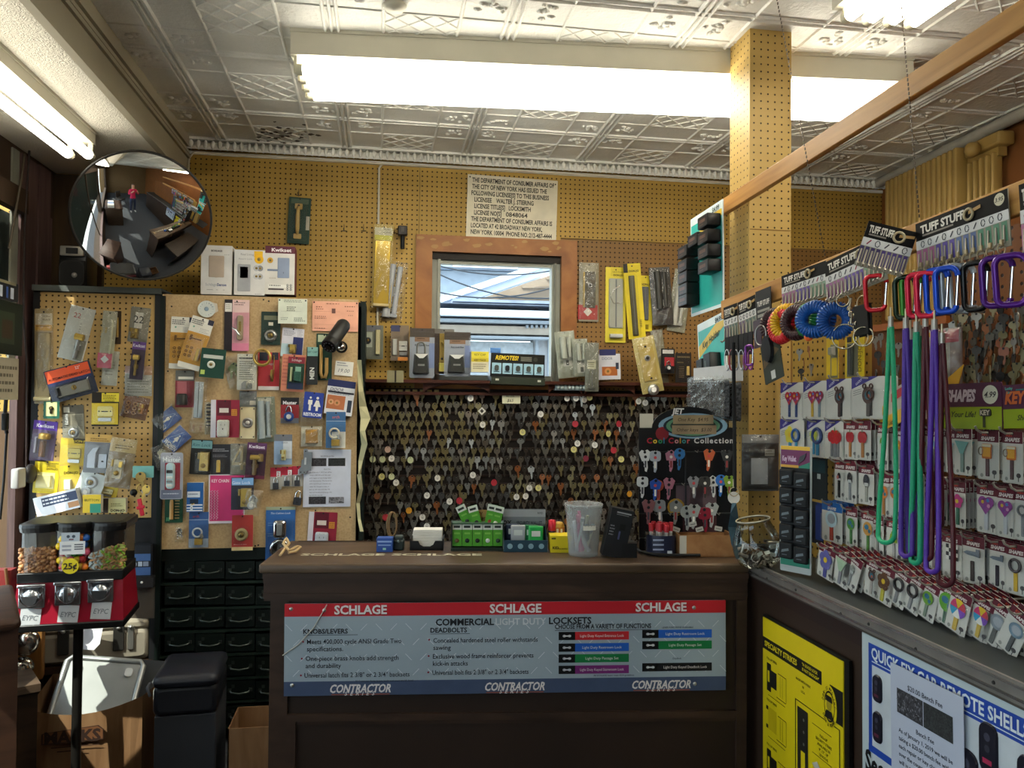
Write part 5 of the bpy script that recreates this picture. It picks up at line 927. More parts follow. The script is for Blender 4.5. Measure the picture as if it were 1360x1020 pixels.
b = MB(); b.prism(rrect(w,h,.003),0,.003,M('#96a3ab',.42,.1,.06,3)); z = .003
DG = M('#c6ced3',.4,.1)
for j in range(4):
 for i in range(30):
  x = -w/2+w*(i+.5*(j%2)+.3)/30; y = h*(.24-.165*j); a = .8 if(i+j)%2 else-.8; c_,s_ = math.cos(a)*.013,math.sin(a)*.013
  b.add([(x-c_-.001,y-s_,z+.0003),(x-c_+.001,y-s_,z+.0003),(x+c_+.001,y+s_,z+.0003),(x+c_-.001,y+s_,z+.0003)],[(0,1,2,3)],DG)
RED = M('#b3202a',.4,0,.05,3); b.quad(-w/2,h*.36,w/2,h*.5,z+.0002,RED); b.quad(-w/2,-h*.5,w/2,-h*.345,z+.0002,M('#43506a',.4,.1)); b.obj('metal_plate',R_)
def X(px):return((px-381.5)/585.5-.5)*w
def Y(py):return(.5-(py-799)/121)*h
b = MB(); SW = M('#d8d2cf',.5); z = .0038; BK = M('#15161c',.5)
for px in(481,685,880):b = MB(); b.text('SCHLAGE',X(px),Y(808.5),h*.092,M('#6d1a22',.5),z-.0002,'c',.03,0,.135*w); b.text('SCHLAGE',X(px)-.001,Y(808)+.001,h*.092,SW,z,'c',.03,0,.135*w); b.obj('logo',R_)
for px in(481,684,880):
 b = MB(); b.text('CONTRACTOR',X(px),Y(911),h*.085,SW,z,'c',.03,.3,.135*w); b.quad(X(px-38),Y(919.4),X(px+38),Y(918),z,M('#8a4a34')); b.text('S  E  R  I  E  S',X(px)-.002,Y(917.5),h*.04,SW,z+.0002,'c',.02,.3,.11*w); b.obj('logo',R_)
b = MB()
b.text('COMMERCIAL',X(579),Y(825),h*.07,BK,z,'l',.03,0,.135*w); b.text('LIGHT DUTY',X(658),Y(825),h*.07,M('#bcc2c6',.4),z,'l',.02,0,.115*w); b.text('LOCKSETS',X(729),Y(824.5),h*.07,BK,z,'l',.03,0,.103*w)
for t,x,y,wd in(('KNOBS/LEVERS',406,835.5,71),('DEADBOLTS',572,835.5,52),('CHOOSE FROM A VARIETY OF FUNCTIONS',737,832.5,129)):
 b.text(t,X(x),Y(y),h*.05,BK,z,'l',.025,0,wd/585.5*w); b.quad(X(x),Y(y+5.2),X(x+wd),Y(y+4.6),z,BK)
TXT_ = M('#1d2028',.5)
for t,x,y,wd in(('Meets 400,000 cycle ANSI Grade Two',411,849,123),('specifications.',411,858.5,47),('One-piece brass knobs add strength',409.5,871,121),('and durability',409.5,880.5,46),('Universal latch fits 2 3/8" or 2 3/4" backsets',408,893,137),('Concealed hardened steel roller withstands',576,849,138),('sawing',576,858.5,23),('Exclusive wood frame reinforcer prevents',575.5,870,133),('kick-in attacks',575.5,879.5,46),('Universal bolt fits 2 3/8" or 2 3/4" backsets',575,891.5,127)):
 b.text(t,X(x),Y(y),h*.05,TXT_,z,'l',.006,0,wd/585.5*w)
for x,y in((406,849),(404.5,871),(403.5,893),(570.5,848),(570,869.5),(569.5,891)):b.poly(circ(.0028,8,X(x),Y(y)),z,M('#8a2438'))
for t,x,y,wd in(('All Contractor Series levers, knobs and levers are UL listed.',512,901.3,93),('All SCHLAGE levers meet ADA guidelines.',816,898,66),('LEVER FUNCTIONS AVAILABLE',902,835,42),('Deadbolt',901,876.5,16)):b.text(t,X(x),Y(y),h*.018,TXT_,z,'c',.01,0,wd/585.5*w)
b.obj('lettering',R_)
for k,(x,y,cc,t)in enumerate(((742,845,'#b8262c','Light Duty Keyed Entrance Lock'),(742,860.5,'#1f58b0','Light Duty Restroom Lock'),(742,875,'#14703c','Light Duty Passage Set'),(742,890,'#702468','Light Duty Keyed Storeroom Lock'),(854,843.5,'#1f58b0','Light Duty Restroom Lock'),(854,858.5,'#14703c','Light Duty Passage Set'),(854,888,'#101114','Light Duty Keyed Deadbolt Lock'))):
 b = MB(); b.quad(X(x),Y(y+5.5),X(x+22),Y(y-5.5),z,M('#0c0c0e',.4)); b.quad(X(x+22),Y(y+5.5),X(x+94),Y(y-5.5),z,M(cc,.45)); b.text(t,X(x+58),Y(y),h*.028,SW,z+.0003,'c',.0,0,.1*w)
 for q in(-1,1):b.poly(circ(.005,10,X(x+11+q*3.5),Y(y),.004),z+.0003,M('#a9abae',.4))
 b.quad(X(x+7),Y(y+.8),X(x+16),Y(y-.8),z+.0004,M('#c9cacc',.4)); b.obj('function_bar',R_)
b = MB()
for x,y in((390,806),(433,808),(392,906),(924,809),(925,911)):b.lathe([(.006,0),(.004,.003),(.0005,.003)],STEEL,(X(x),Y(y),.003),n=10)
b.tube([(X(380),Y(866),.007),(X(400),Y(852),.007),(X(420),Y(830),.007),(X(437),Y(800),.008)],.0016,M('#b9b4a8',.5),5); b.obj('screw',R_)
def on(x0,y0,x1,y1,z=CTZ,ex=None):
 """pixel box of a standing thing -> base point matrix (x right, y up, z to viewer), width, height"""
 p = atz((x0+x1)/2,y1,z); fr = Frame(p,ex or CTR.ex); sx,sy = fr.scale((x0+x1)/2,(y0+y1)/2); m = fr.mat(Vector((p.x,p.y,z))); return m,(x1-x0)*sx,(y1-y0)*sy
a = atz(400,737,CTZ); e = atz(640,737,CTZ); fr = Frame(a,CTR.ex); wl = (e-a).dot(CTR.ex)
b = MB(); CRM = M('#b9b49c',.5); P = []
for x0,x1,t in((0,.46,'SCHLAGE'),(.50,1.0,'SCHLAGE')):
 n = len(b.v); b.text(t,(x0+x1)/2*wl,0,.03,CRM,0,'c',.03,0,None,1.0); xs_ = [v[0]for v in b.v[n:]]; k = (x1-x0)*wl/(max(xs_)-min(xs_)); cx = (x0+x1)/2*wl
 b.v[n:] = [(cx+(v[0]-cx)*k,v[1],0)for v in b.v[n:]]
mw = Matrix.Translation(Vector((a.x,a.y,CTZ+.0012)))@Matrix((CTR.ex,-CTR.n,CTR.up)).transposed().to_4x4()
tag(b.obj('counter_lettering',None,mw),'faded cream brand letters stuck along the counter top edge','lettering')
def boxon(box,label,dz,face,name='carton',cat='box',rot=0,**kw):
 m,w,h = on(*box); m = m@Matrix.Translation((0,h/2,-dz))@Matrix.Rotation(math.radians(rot),4,'Z'); R = root(name,label,cat,m)
 b = MB(); b.box((0,0,dz/2),(w,h,dz),M(kw.get('side',face),.55)); b.quad(-w/2,-h/2,w/2,h/2,dz+.0003,M(face,.5)); graphics(b,w,h,dz+.0004,kw.get('bands',()),kw.get('txt',()),kw.get('lines',())); b.obj('carton_body',R); return R,w,h
m,w,h = on(599,694,669,731); R_ = root('key_cap_display','open display tray of green key cap cards at the counter back','display',m)
b = MB(); GB = M('#1c2a20',.5); b.bx(-w/2,w/2,0,h*.98,-.05,-.046,GB); b.bx(-w/2,w/2,0,.008,-.05,.012,GB); b.bx(-w/2,-w/2+.004,0,h,-.05,.0,GB); b.bx(w/2-.004,w/2,0,h,-.05,.0,GB); b.bx(-w/2,w/2,h*.93,h*.98,-.05,.0,M('#3c5a44')); b.bx(-w*.48,w*.48,0,h*.12,.004,.01,GB); b.obj('tray',R_)
GC = '#4f9a2c'
def capcard(mw,label,k,grp=None):
 R = root('key_cap_card',label,'card',mw,grp); ww,hh = .031,.072; b = MB(); b.prism(rrect(ww,hh,.002),0,.003,M(GC,.5)); b.quad(-ww/2,hh*.22,ww/2,hh*.5,.0033,M('#d6dad0',.5)); b.quad(-ww*.35,hh*.3,ww*.3,hh*.4,.0037,M('#2a302a')); b.quad(-ww*.3,hh*.02,ww*.3,hh*.1,.0034,M('#78b64c')); b.obj('card',R)
 b = MB(); b.lathe([(.007,0),(.006,.005),(.001,.005)],M(['#5a4a2c','#20242a','#202020','#d6dad8','#23302a','#2a2a2c','#9a3a2c','#d9d6c0'][k%8],.5),(0,-hh*.26,.003),n=14); b.obj('key_cap',R)
for k in range(5):capcard(m@Matrix.Translation((-w*.39+w*.195*k,.048,-.012)),['first','second','third','fourth','fifth'][k]+' upright green key cap card from the left in the display tray',k)
for k,(px,py,rt,lb)in enumerate(((617,685,26,'left leaning green key cap card on top of the display tray'),(631,686,16,'second leaning green key cap card on top of the display tray'),(652,685,-10,'third leaning green key cap card, beside the orange header'),(660,687,-14,'rightmost leaning green key cap card on top of the display tray'))):
 p = Frame(m.translation,CTR.ex).at(px,py,-.03+.006*k); capcard(CTR.mat(p,math.radians(rt)),lb,k+4)
p = Frame(m.translation,CTR.ex).at(641,687,-.04); b = MB(); b.prism(rrect(.062,.048,.002),0,.002,M('#a9814c',.6)); b.quad(-.03,-.022,.03,-.014,.0024,M('#7a4a2a')); b.text('KEY',-.012,.012,.01,M('#5a3a1c'),.0026,'c',.02); b.text('CAPS',-.006,-.004,.01,M('#5a3a1c'),.0026,'c',.02); tag(b.obj('header_card',None,CTR.mat(p)),'tan header card behind the leaning green key cap cards','card')
m,w,h = on(669,681,727,733); R_ = root('wallet_display','dark blue tray with grey header lettered SECURITY WALLET','display',m)
NV = M('#1c3a4a',.5); b = MB(); b.bx(-w/2,w/2,0,h*.3,-.0,.004,NV); b.bx(-w/2,w/2,0,.004,-.08,0,NV); b.bx(-w/2,w/2,0,h*.55,-.084,-.08,M('#14222c',.5))
for sx in(-1,1):b.add([(sx*w/2,0,0),(sx*w/2,0,-.08),(sx*w/2,h*.62,-.08),(sx*w/2,h*.3,0)],[(0,1,2,3)],M('#9aa6aa',.5)); b.add([(sx*w/2-sx*.002,0,0),(sx*w/2-sx*.002,0,-.08),(sx*w/2-sx*.002,h*.62,-.08),(sx*w/2-sx*.002,h*.3,0)],[(3,2,1,0)],NV)
for k in range(4):b.poly(circ(h*.07,12,w*(-.36+.24*k),h*.15),.0045,M('#7fa0ac',.5))
b.bx(-w/2,w/2,h*.55,h*1.0,-.084,-.08,M('#70767a',.5)); b.text('SECURITY WALLET',w*.12,h*.64,h*.085,M('#22282c'),-.0795,'c',.02,0,w*.6); b.quad(-w*.5,h*.8,w*.5,h*.99,-.0797,M('#9a9ea2',.5)); b.text('RFID',w*.38,h*.9,h*.05,M('#3a4044'),-.079,'c',.01); b.text('OX',-w*.4,h*.65,h*.1,M('#1c2024'),-.0795,'c',.04); b.obj('tray',R_)
for k,(x,c,lb)in enumerate(((-.28,'#2f3a52','dark blue wallet at the back of the security wallet tray'),(-.16,'#a4a8ac','grey wallet in the security wallet tray'),(.14,'#1d6a3c','dark green wallet behind the front green one in the tray'),(.24,'#28a04a','bright green wallet in the security wallet tray'))):
 b = MB(); mw = m@Matrix.Translation((x*w,h*.36,-.06+.014*(k%2)+.01*k)); b.box((0,0,0),(w*.34,h*.56,.012),M(c,.35),.004); b.quad(-w*.1,h*.02,w*.1,h*.16,.0065,M('#c9cfc8',.5)); tag(b.obj('wallet',None,mw),lb,'wallet')
R_,w,h = boxon((731,712,759,734),'yellow carton with small black print between the wallets and the bucket',.07,'#d9c41e',bands=[(.05,.1,.25,.2,'#4a4212')],txt=[('Key Identifiers',.6,.75,.1,'#2a2608',{'mw':.45}),('KID',.25,.7,.16,'#2a2608',{'bold':.03})])
zc = CTZ
for(box,c,top,lb)in(((730,694,741,733),'#2a2c3c','#c02838','dark bottle with a red cap behind the yellow carton'),((737,697,753,733),'#a8642c','#b9903c','orange and white can with gold top behind the yellow carton')):
 m,w,h = on(*box); m = m@Matrix.Translation((0,0,-.05)); R_ = root('can' if c!='#2a2c3c' else 'bottle',lb,'can' if c!='#2a2c3c' else 'bottle',m); b = MB(); b.lathe([(w*.48,0),(w*.5,.004),(w*.5,h*.62 if c=='#2a2c3c' else h*.8)],M(c,.35),(0,0,-w/2),'y',20)
 if c!='#2a2c3c':
  for a in(-.5,.2):b.add([(w*.505*math.sin(a+q*.12),y,-w/2+w*.505*math.cos(a+q*.12))for y in(h*.1,h*.75)for q in(0,1,2,3)],[(0,1,5,4),(1,2,6,5),(2,3,7,6)],M('#ddd2c4',.4))
 b.obj('body',R_); b = MB(); b.lathe([(w*.48,h*.62),(w*.5,h*.64),(w*.46,h*.98),(w*.1,h)]if c=='#2a2c3c' else[(w*.5,h*.8),(w*.44,h*.86),(w*.44,h*.9),(w*.3,h*.98),(w*.1,h)],M(top,.35,.3),(0,0,-w/2),'y',20); b.obj('cap',R_)
m,w,h = on(752,671,803,741); R_ = root('plastic_bucket','translucent plastic bucket with rods and a paper label on the counter','bucket',m@Matrix.Translation((0,0,-w*.42))); rr = w/2
b = MB(); pr = [(rr*.72,.002),(rr*.74,0.0),(rr*.78,.004),(rr*.94,h*.8),(rr*.97,h*.81),(rr*.97,h*.93),(rr*1.02,h*.94),(rr*1.03,h*.985),(rr*1.0,h),(rr*.95,h*.99),(rr*.93,h*.9),(rr*.9,h*.8),(rr*.76,.008)]; b.lathe(pr,FROST,(0,0,0),'y',36,True); b.obj('bucket_body',R_)
b = MB(); LB = M('#c4c3b8',.6)
b.add([(rr*.9*math.sin(a),y,rr*.9*math.cos(a))for y in(h*.52,h*.61)for a in(-.15,.05,.25,.45,.65)],[(i,i+1,i+6,i+5)for i in range(4)],LB); b.obj('paper_label',R_)
b = MB();
for k,(x0,z0,x1,z1,c,r_)in enumerate(((.45,.1,-.55,-.3,'#a9adb0',.006),(.3,.3,-.4,.1,'#c9cdd0',.007),(-.5,.2,-.1,.5,'#c9cacc',.004),(-.2,.3,-.35,.2,'#c04a7a',.006),(0,.2,-.25,-.1,'#d0608e',.005),(-.4,.0,-.55,.2,'#e0e0e0',.005),(.1,-.2,.5,.3,'#7a8a8c',.006),(.2,-.3,.35,.2,'#6f8086',.008),(.4,0,.1,.4,'#5a6a70',.006),(-.1,-.3,.2,.3,'#b9bb9a',.005),(.1,.3,.55,.1,'#c9c8b0',.005),(-.3,-.4,-.1,.4,'#8a9498',.006),(.35,-.2,-.15,.35,'#9a9c9e',.004))):
 q = MB(); q.cyl((x0*rr*.8,.012,z0*rr*.8),(x1*rr*.95,h*rnd.uniform(.55,.86),z1*rr*.95),r_,M(c,.4),8); tag(q.obj('rod',None,R_.matrix_world.copy()),('pink' if c in('#c04a7a','#d0608e')else 'pale' if c in('#e0e0e0','#c9cdd0','#c9cacc')else 'grey')+' rod standing inside the translucent bucket','rod','rods in the bucket')
for o in list(COL.objects):
 if o.name.startswith('rod')and o.get('category')=='rod':o['group'] = o['label'].split(' rod')[0]+' rods in the bucket'
R_,w,h = boxon((806,676,836,741),'black tool carton leaning right against the dark box beside the bucket',.05,'#17181a',rot=-12,bands=[(.25,.06,.9,.09,'#8a8c8e'),(.25,.11,.8,.125,'#6a6c6e'),(.5,.3,.75,.42,'#060606'),(.5,.45,.58,.62,'#4a4e70')],lines=[(.08,.35,.3,4,.06,'#8a8c90')])
R_,w,h = boxon((826,722,846,741),'low black block at the foot of the leaning tool carton',.06,'#101112')
m,w,h = on(545,706,588,731); R_ = root('note_tray','black memo tray holding a stack of white note paper','tray',m); BT = M('#121212',.4)
b = MB(); b.bx(-w/2,w/2,0,.006,-.09,0,BT); b.bx(-w/2,w/2,0,h*.9,-.09,-.086,BT)
for sx in(-1,1):b.bx(sx*w/2-.002,sx*w/2+.002,0,h*.6,-.09,0,BT)
P = [(-w/2,0),(w/2,0),(w/2,h*.5),(w*.26,h*.5),(w*.2,h*.3),(w*.1,h*.2),(-w*.1,h*.2),(-w*.2,h*.3),(-w*.26,h*.5),(-w/2,h*.5)]; b.prism(P,-.004,0,BT); b.obj('tray_body',R_)
b = MB()
for k in range(9):b.bx(-w*.46+.001*(k%3),w*.46,.006+.006*k,.006+.006*k+.0052,-.084,-.006-.003*k,M('#d3d1ca' if k<8 else '#dedcd6',.6))
tag(b.obj('note_paper',None,m),'stack of white note paper in the black memo tray','paper')
boxon((500,715,521,733),'small blue carton on the counter near its left end',.04,'#2c4f9a',bands=[(.05,.18,.95,.3,'#8aa8d8'),(.1,.45,.9,.55,'#7a98cc'),(.4,.7,.6,.85,'#9ad0c0')])
m,w,h = on(522,709,536,731); b = MB(); b.box((0,h*.3,-.02),(w,h*.6,.04),M('#22302e',.4),.004); b.box((0,h*.7,-.02),(w*.8,h*.3,.03),M('#3a4442',.4),.004); b.sph((0,h*.55,.002),w*.14,M('#7a8a88',.3),8,6); tag(b.obj('desk_gadget',None,m),'small dark green desk gadget between the blue carton and the memo tray','gadget')
p = atz(519,716,CTZ); m = CTR.mat(Vector((p.x,p.y,CTZ+.045))); b = MB(); b.ring((0,0,-.03),.016,.003,M('#8a6f4c',.8),24,6,'z',.042); b.ring((.004,.002,-.024),.013,.003,M('#7d6344',.8),24,6,'z',.04); tag(b.obj('twine_loop',None,m),'upright loop of brown twine leaning at the counter back','twine')
b = MB(); LC = M('#b99f74',.8); pts = [atz(*q,CTZ)+Vector((0,0,.006+dz))for q,dz in(((372,740),0),((378,736),.01),((384,733),.02),((380,729.5),.03),((376,733),.02),((384,737.5),.008),((394,733.5),.012),((399,731.5),.006),((392,736.5),.003),((380,738.5),.003))]
sp = []
for i in range(len(pts)-1):
 for k in range(4):sp.append(pts[i].lerp(pts[i+1],k/4))
b.tube(sp,.0042,LC,6); tag(b.obj('lace'),'knotted tan lace lying on the left corner of the counter top','lace')
ez = -.17; fr = Frame(CTR.p0+CTR.n*ez,CTR.ex); m,w,h = put(fr,(849,568,977,738),.5,0); zb_ = (m@Vector((0,-h/2,0))).z
R_ = root('key_rack','black countertop rack with a rounded header and colourful pattern keys','rack',m); BKR = M('#0f0f12',.45)
b = MB(); b.bx(-w/2,w/2,-h/2,h/2,-.006,0,BKR); b.bx(-w/2,w/2,-h/2,-h/2+.006,-.05,.06,BKR)
for y in(.31,.06,-.17,-.36):b.bx(-w/2,w/2,h*y-.002,h*y+.002,0,.004,M('#2c2d30',.4))
for x in(-.02,):b.bx(w*x-.002,w*x+.002,-h*.4,h*.31,0,.004,M('#2c2d30',.4))
for x0,y0,x1,y1,c in((-.12,-.16,.16,.05,'#5a4a50'),(-.05,-.35,.3,-.18,'#4a3034'),(.02,-.16,.3,.05,'#6a5658')):b.quad(x0*w,y0*h,x1*w,y1*h,.0006,M(c,.5))
b.poly(circ(w*.09,14,-.12*w,-.12*h),.0012,M('#a8842c',.5))
for x,y in((-.34,.32),(-.2,.32),(-.06,.32),(.08,.32),(.22,.32),(.36,.32),(-.34,.065),(-.2,.065),(-.06,.065),(.08,.065),(.22,.065),(.34,.065),(-.34,-.165),(-.2,-.165),(0,-.165),(.1,-.165),(.3,-.165)):b.tube([(x*w,y*h,0),(x*w,y*h-.003,.03),(x*w,y*h+.004,.036)],.0013,HK,5)
b.obj('rack_board',R_)
hw,hh = w*.47,h*.42; b = MB(); P = [(-w*.5,h*.36),(w*.5,h*.36),(w*.5,h*.5)]+[(w*.02+hw*.82*math.cos(pi*i/20),h*.5+h*.165*math.sin(pi*i/20))for i in range(21)]+[(-w*.5,h*.5)]; b.prism(P,-.004,.001,BKR)
for(k,c)in((1,'#7a9cb0'),(.86,'#13222c'),(.78,'#5a8a6a'),(.66,'#2a3a30')):b.poly(circ(w*.36*k,28,w*.06,h*.515,h*.1*k),.0014+.0004*(1-k)*5,M(c,.5))
b.poly(circ(w*.07,12,-w*.26,h*.455),.0016,M('#7a2028',.5)); b.prism(rrect(w*.42,h*.07),.0034,.0038,M('#a08a68',.6)); b.v[-8:] = [(x+w*.06,y+h*.565,z)for x,y,z in b.v[-8:]]
b.prism(rrect(w*.46,h*.07),.0034,.0038,M('#9a8466',.6)); b.v[-8:] = [(x+w*.07,y+h*.485,z)for x,y,z in b.v[-8:]]
b.text('JET',-w*.1,h*.63,h*.042,M('#d9d6d2'),.004,'c',.04,.2); b.text('One Key  $4.95',w*.06,h*.565,h*.026,M('#3a2a1c'),.0042,'c',0,.2,w*.38); b.text('Other keys  $3.00',w*.07,h*.485,h*.026,M('#3a2a1c'),.0042,'c',0,.2,w*.4)
xx = -w*.42
for s_,cs in(('Cool',('#a8263a','#d9b83a','#2f8a5a','#2a7a9a')),('Color',('#a8263a','#c98a8a','#b9902c','#3a8a8a','#c05a5a')),('Collection',None)):
 for i,ch in enumerate(s_):
  wd = text_geo(ch,.03,0)[2]*h*.041/.69; b.text(ch,xx,h*.4,h*.041,M(cs[i]if cs else '#c9c6c2',.5),.0022,'l',.03); xx+=wd+w*.011
 xx+=w*.03
b.obj('header',R_)
b = MB(); b.prism(rrect(w*.14,h*.11),-.003,-.002,M('#b9b4a4',.6)); b.v = [(x-w*.42,y+h*.555,z)for x,y,z in b.v]; b.obj('backing_card',R_)
RK = [(857,612,'#d0d0ce','white lettered'),(870,613,'#a9aeb6','grey patterned'),(891,612,'#b97a8a','pink patterned'),(902,610,'#3f7ab0','blue'),(941,611,'#c0603c','white and orange striped'),(965,612,'#3a3c3c','dark grey'),(853,647,'#c9c9c8','white'),(870,650,'#2f54a4','blue headed'),(874,652,'#b0503c','orange'),(888,649,'#b07080','dusty pink'),(921,647,'#8a8a8c','silver crowned'),(936,647,'#3c3a38','dark'),(947,646,'#c9c9c4','black and white'),(957,645,'#3a70b8','bright blue'),(968,646,'#7a9a3a','yellow green'),(861,680,'#8a5a5c','red edged'),(876,680,'#8c9090','silver'),(897,680,'#7a7c78','long silver'),(912,688,'#8f9490','big silver round headed'),(921,686,'#9a9c98','slanted silver'),(945,684,'#a0a6a2','large grey round headed'),(936,690,'#8a2434','red')]
for k,(px,py,c,lb)in enumerate(RK):
 p = fr.at(px,py,.03+.002*(k%4)); b = MB(); L_ = .07 if k<15 else.08; keyshape(b,0,0,L_,M(c,.4,.1),0,.003,rnd.uniform(-.1,.1),(3,1,2,0,3)[k%5])
 b.poly(circ(.005,8,0,L_*.18),.0034,M(['#202024','#c94a4a','#e0dcd0'][k%3],.5)); b.quad(-.003,-L_*.3,.003,-.0,.0032,M(['#44464c','#e0dcd0','#8a3a3a'][k%3],.5)); tag(b.obj('pattern_key',None,CTR.mat(p)),lb+' pattern key on the '+('top' if k<6 else 'middle' if k<15 else 'lower')+' row of the countertop rack','key')
for k,(px,py)in enumerate(((898,703),(920,696),(929,703),(954,702))):
 p = fr.at(px,py,.05); b = MB(); b.prism(rrect(.024,.014,.002),0,.001,M('#b4b2a8',.6)); b.quad(-.008,-.002,.008,.001,.0014,M('#77756e')); tag(b.obj('price_tag',None,CTR.mat(p,rnd.uniform(-.4,.4))),['leftmost','upper','lower','rightmost'][k]+' small white price tag hanging low on the countertop rack','tag')
m,w,h = on(861,695,902,740); R_ = root('pen_tub','clear round tub of red-capped items with a dark blue label','tub',m@Matrix.Translation((0,0,-w*.5))); rr = w/2
b = MB(); b.lathe([(rr*.96,0),(rr,.003),(rr,h*.7),(rr*.97,h*.7),(rr*.94,.006)],CLEAR,(0,0,0),'y',32); b.obj('tub_body',R_)
b = MB(); n = 14; b.add([(rr*1.01*math.sin(-1.3+2.6*i/n),y,rr*1.01*math.cos(-1.3+2.6*i/n))for y in(h*.04,h*.62)for i in range(n+1)],[(i,i+1,i+n+2,i+n+1)for i in range(n)],M('#1d2238',.4))
for i in range(3):b.quad(-rr*.7,h*(.48-.14*i),rr*.0,h*(.53-.14*i),rr*1.012,M('#9aa2b8'))
b.quad(rr*.2,h*.1,rr*.5,h*.2,rr*.98+.008,M('#b9bcc0')); b.obj('label',R_)
mw0 = R_.matrix_world.copy()
for k in range(12):
 a = k*2.4; q = rr*.7*math.sqrt((k+.5)/12); b = MB(); b.cyl((q*math.cos(a),.01,q*math.sin(a)),(q*1.15*math.cos(a),h*.72,q*1.15*math.sin(a)),.0055,M('#c9c6c0',.4),8); b.cyl((q*1.15*math.cos(a),h*.72,q*1.15*math.sin(a)),(q*1.2*math.cos(a),h*rnd.uniform(.9,1.0),q*1.2*math.sin(a)),.007,M('#b8323a',.4),8)
 tag(b.obj('marker',None,mw0),'red capped marker standing in the clear tub on the counter','marker','markers in the clear tub')
m,w,h = on(903,711,977,740); R_ = root('open_carton','brown open cardboard carton in front of the countertop key rack','box',m); CB = woodmat('cardboard','#8a5f38','#a0744a',(30,30,4),.8,.1); t_ = .004
b = MB(); b.bx(-w/2,w/2,0,h,-t_,0,CB); b.bx(-w/2,w/2,0,h*.9,-.1,-.1+t_,CB); b.bx(-w/2,-w/2+t_,0,h,-.1,0,CB); b.bx(w/2-t_,w/2,0,h,-.1,0,CB); b.bx(-w/2,w/2,0,t_,-.1,0,CB); b.obj('carton_body',R_); b = MB(); b.bx(-w*.5-.001,-w*.5+.02,h*.02,h*.98,-.0,.001,M('#b4b0a2',.6)); b.obj('paper_label',R_)
b = MB(); pts = [atz(*q,CTZ)+Vector((0,0,.008))for q in((846,722),(843,730),(850,736),(862,739),(880,740.5),(905,741),(930,741))]; b.tube(pts,.005,BLACK,6); tag(b.obj('cable'),'black cable lying on the counter before the pen tub','cable')
mp = atdepth(98,1040,3.02); mp.z = 0; ang = math.radians(5)
GX = Vector((math.cos(ang),math.sin(ang),0)); GF = Frame(mp,GX)
def gz(py):return GF.at(98,py,.09).z
S = GF.scale(98,760)[0]; GW = 140*S
R_ = root('candy_machine','red triple gumball and nut vending machine on a pole stand at the left','vending machine',GF.mat(Vector((mp.x,mp.y,0))))
gm = R_.matrix_world
RD = M('#8e1428',.35,0,.05); GB_ = M('#131313',.35)
z0,z1,z2,z3,z4,z5 = gz(834),gz(826),gz(772),gz(763),gz(702),gz(696)
hw = GW/2; dp = .22
b = MB(); b.bx(-hw*1.06,hw*1.04,z0,z1+.004,-dp*.75,dp*.55,GB_,.004); b.obj('tray',R_)
b = MB(); b.loft([[(-hw*1.03,z1,-dp*.7),(hw*1.02,z1,-dp*.7),(hw*1.02,z1,dp*.52),(-hw*1.03,z1,dp*.52)],[(-hw*.97,z2,-dp*.6),(hw*.97,z2,-dp*.6),(hw*.97,z2,dp*.42),(-hw*.97,z2,dp*.42)]],RD); b.obj('body',R_)
b = MB(); b.bx(-hw*.98,hw*.98,z2,z3+.012,-dp*.62,dp*.44,GB_,.003); b.obj('band',R_)
def lobes(k,z,front=True):
 P = [(-hw*.97*k,-dp*.6*k)];
 for c in(-1,0,1):
  for i in range(9):
   a = -1+2*i/8; P.append((hw*k*(c*.645+.32*a),dp*(.30+.14*math.sqrt(max(0,1-a*a)))*k))
 P.append((hw*.97*k,-dp*.6*k)); return[(x,z,y)for x,y in P]
b = MB(); b.loft([lobes(.985,z3+.01),lobes(.985,z4)],clear('globe_plastic','#f6f5f0',.05,.05,.012,0,.9,60,.5),False)
for c in(-1,1):b.bx(c*hw*.322-.003,c*hw*.322+.003,z3,z4,-dp*.55,dp*.29,M('#1a1a1a',.3))
b.obj('globe',R_)
b = MB(); b.bx(-hw*.95,hw*.95,z3,z4,-dp*.6,-dp*.57,M('#332a20',.5)); b.obj('back_panel',R_)
b = MB(); b.loft([lobes(1.02,z4-.012),lobes(1.04,z4+.006),lobes(1.03,z5),lobes(.93,z5+.004)],GB_); b.obj('lid',R_)
b = MB(); b.cyl((0,.02,-dp*.1),(0,z0,-dp*.1),.0175,M('#2b2926',.35,.5),20); b.bx(-.2,.2,0,.02,-.25,.15,GB_,.004); b.obj('stand',R_)
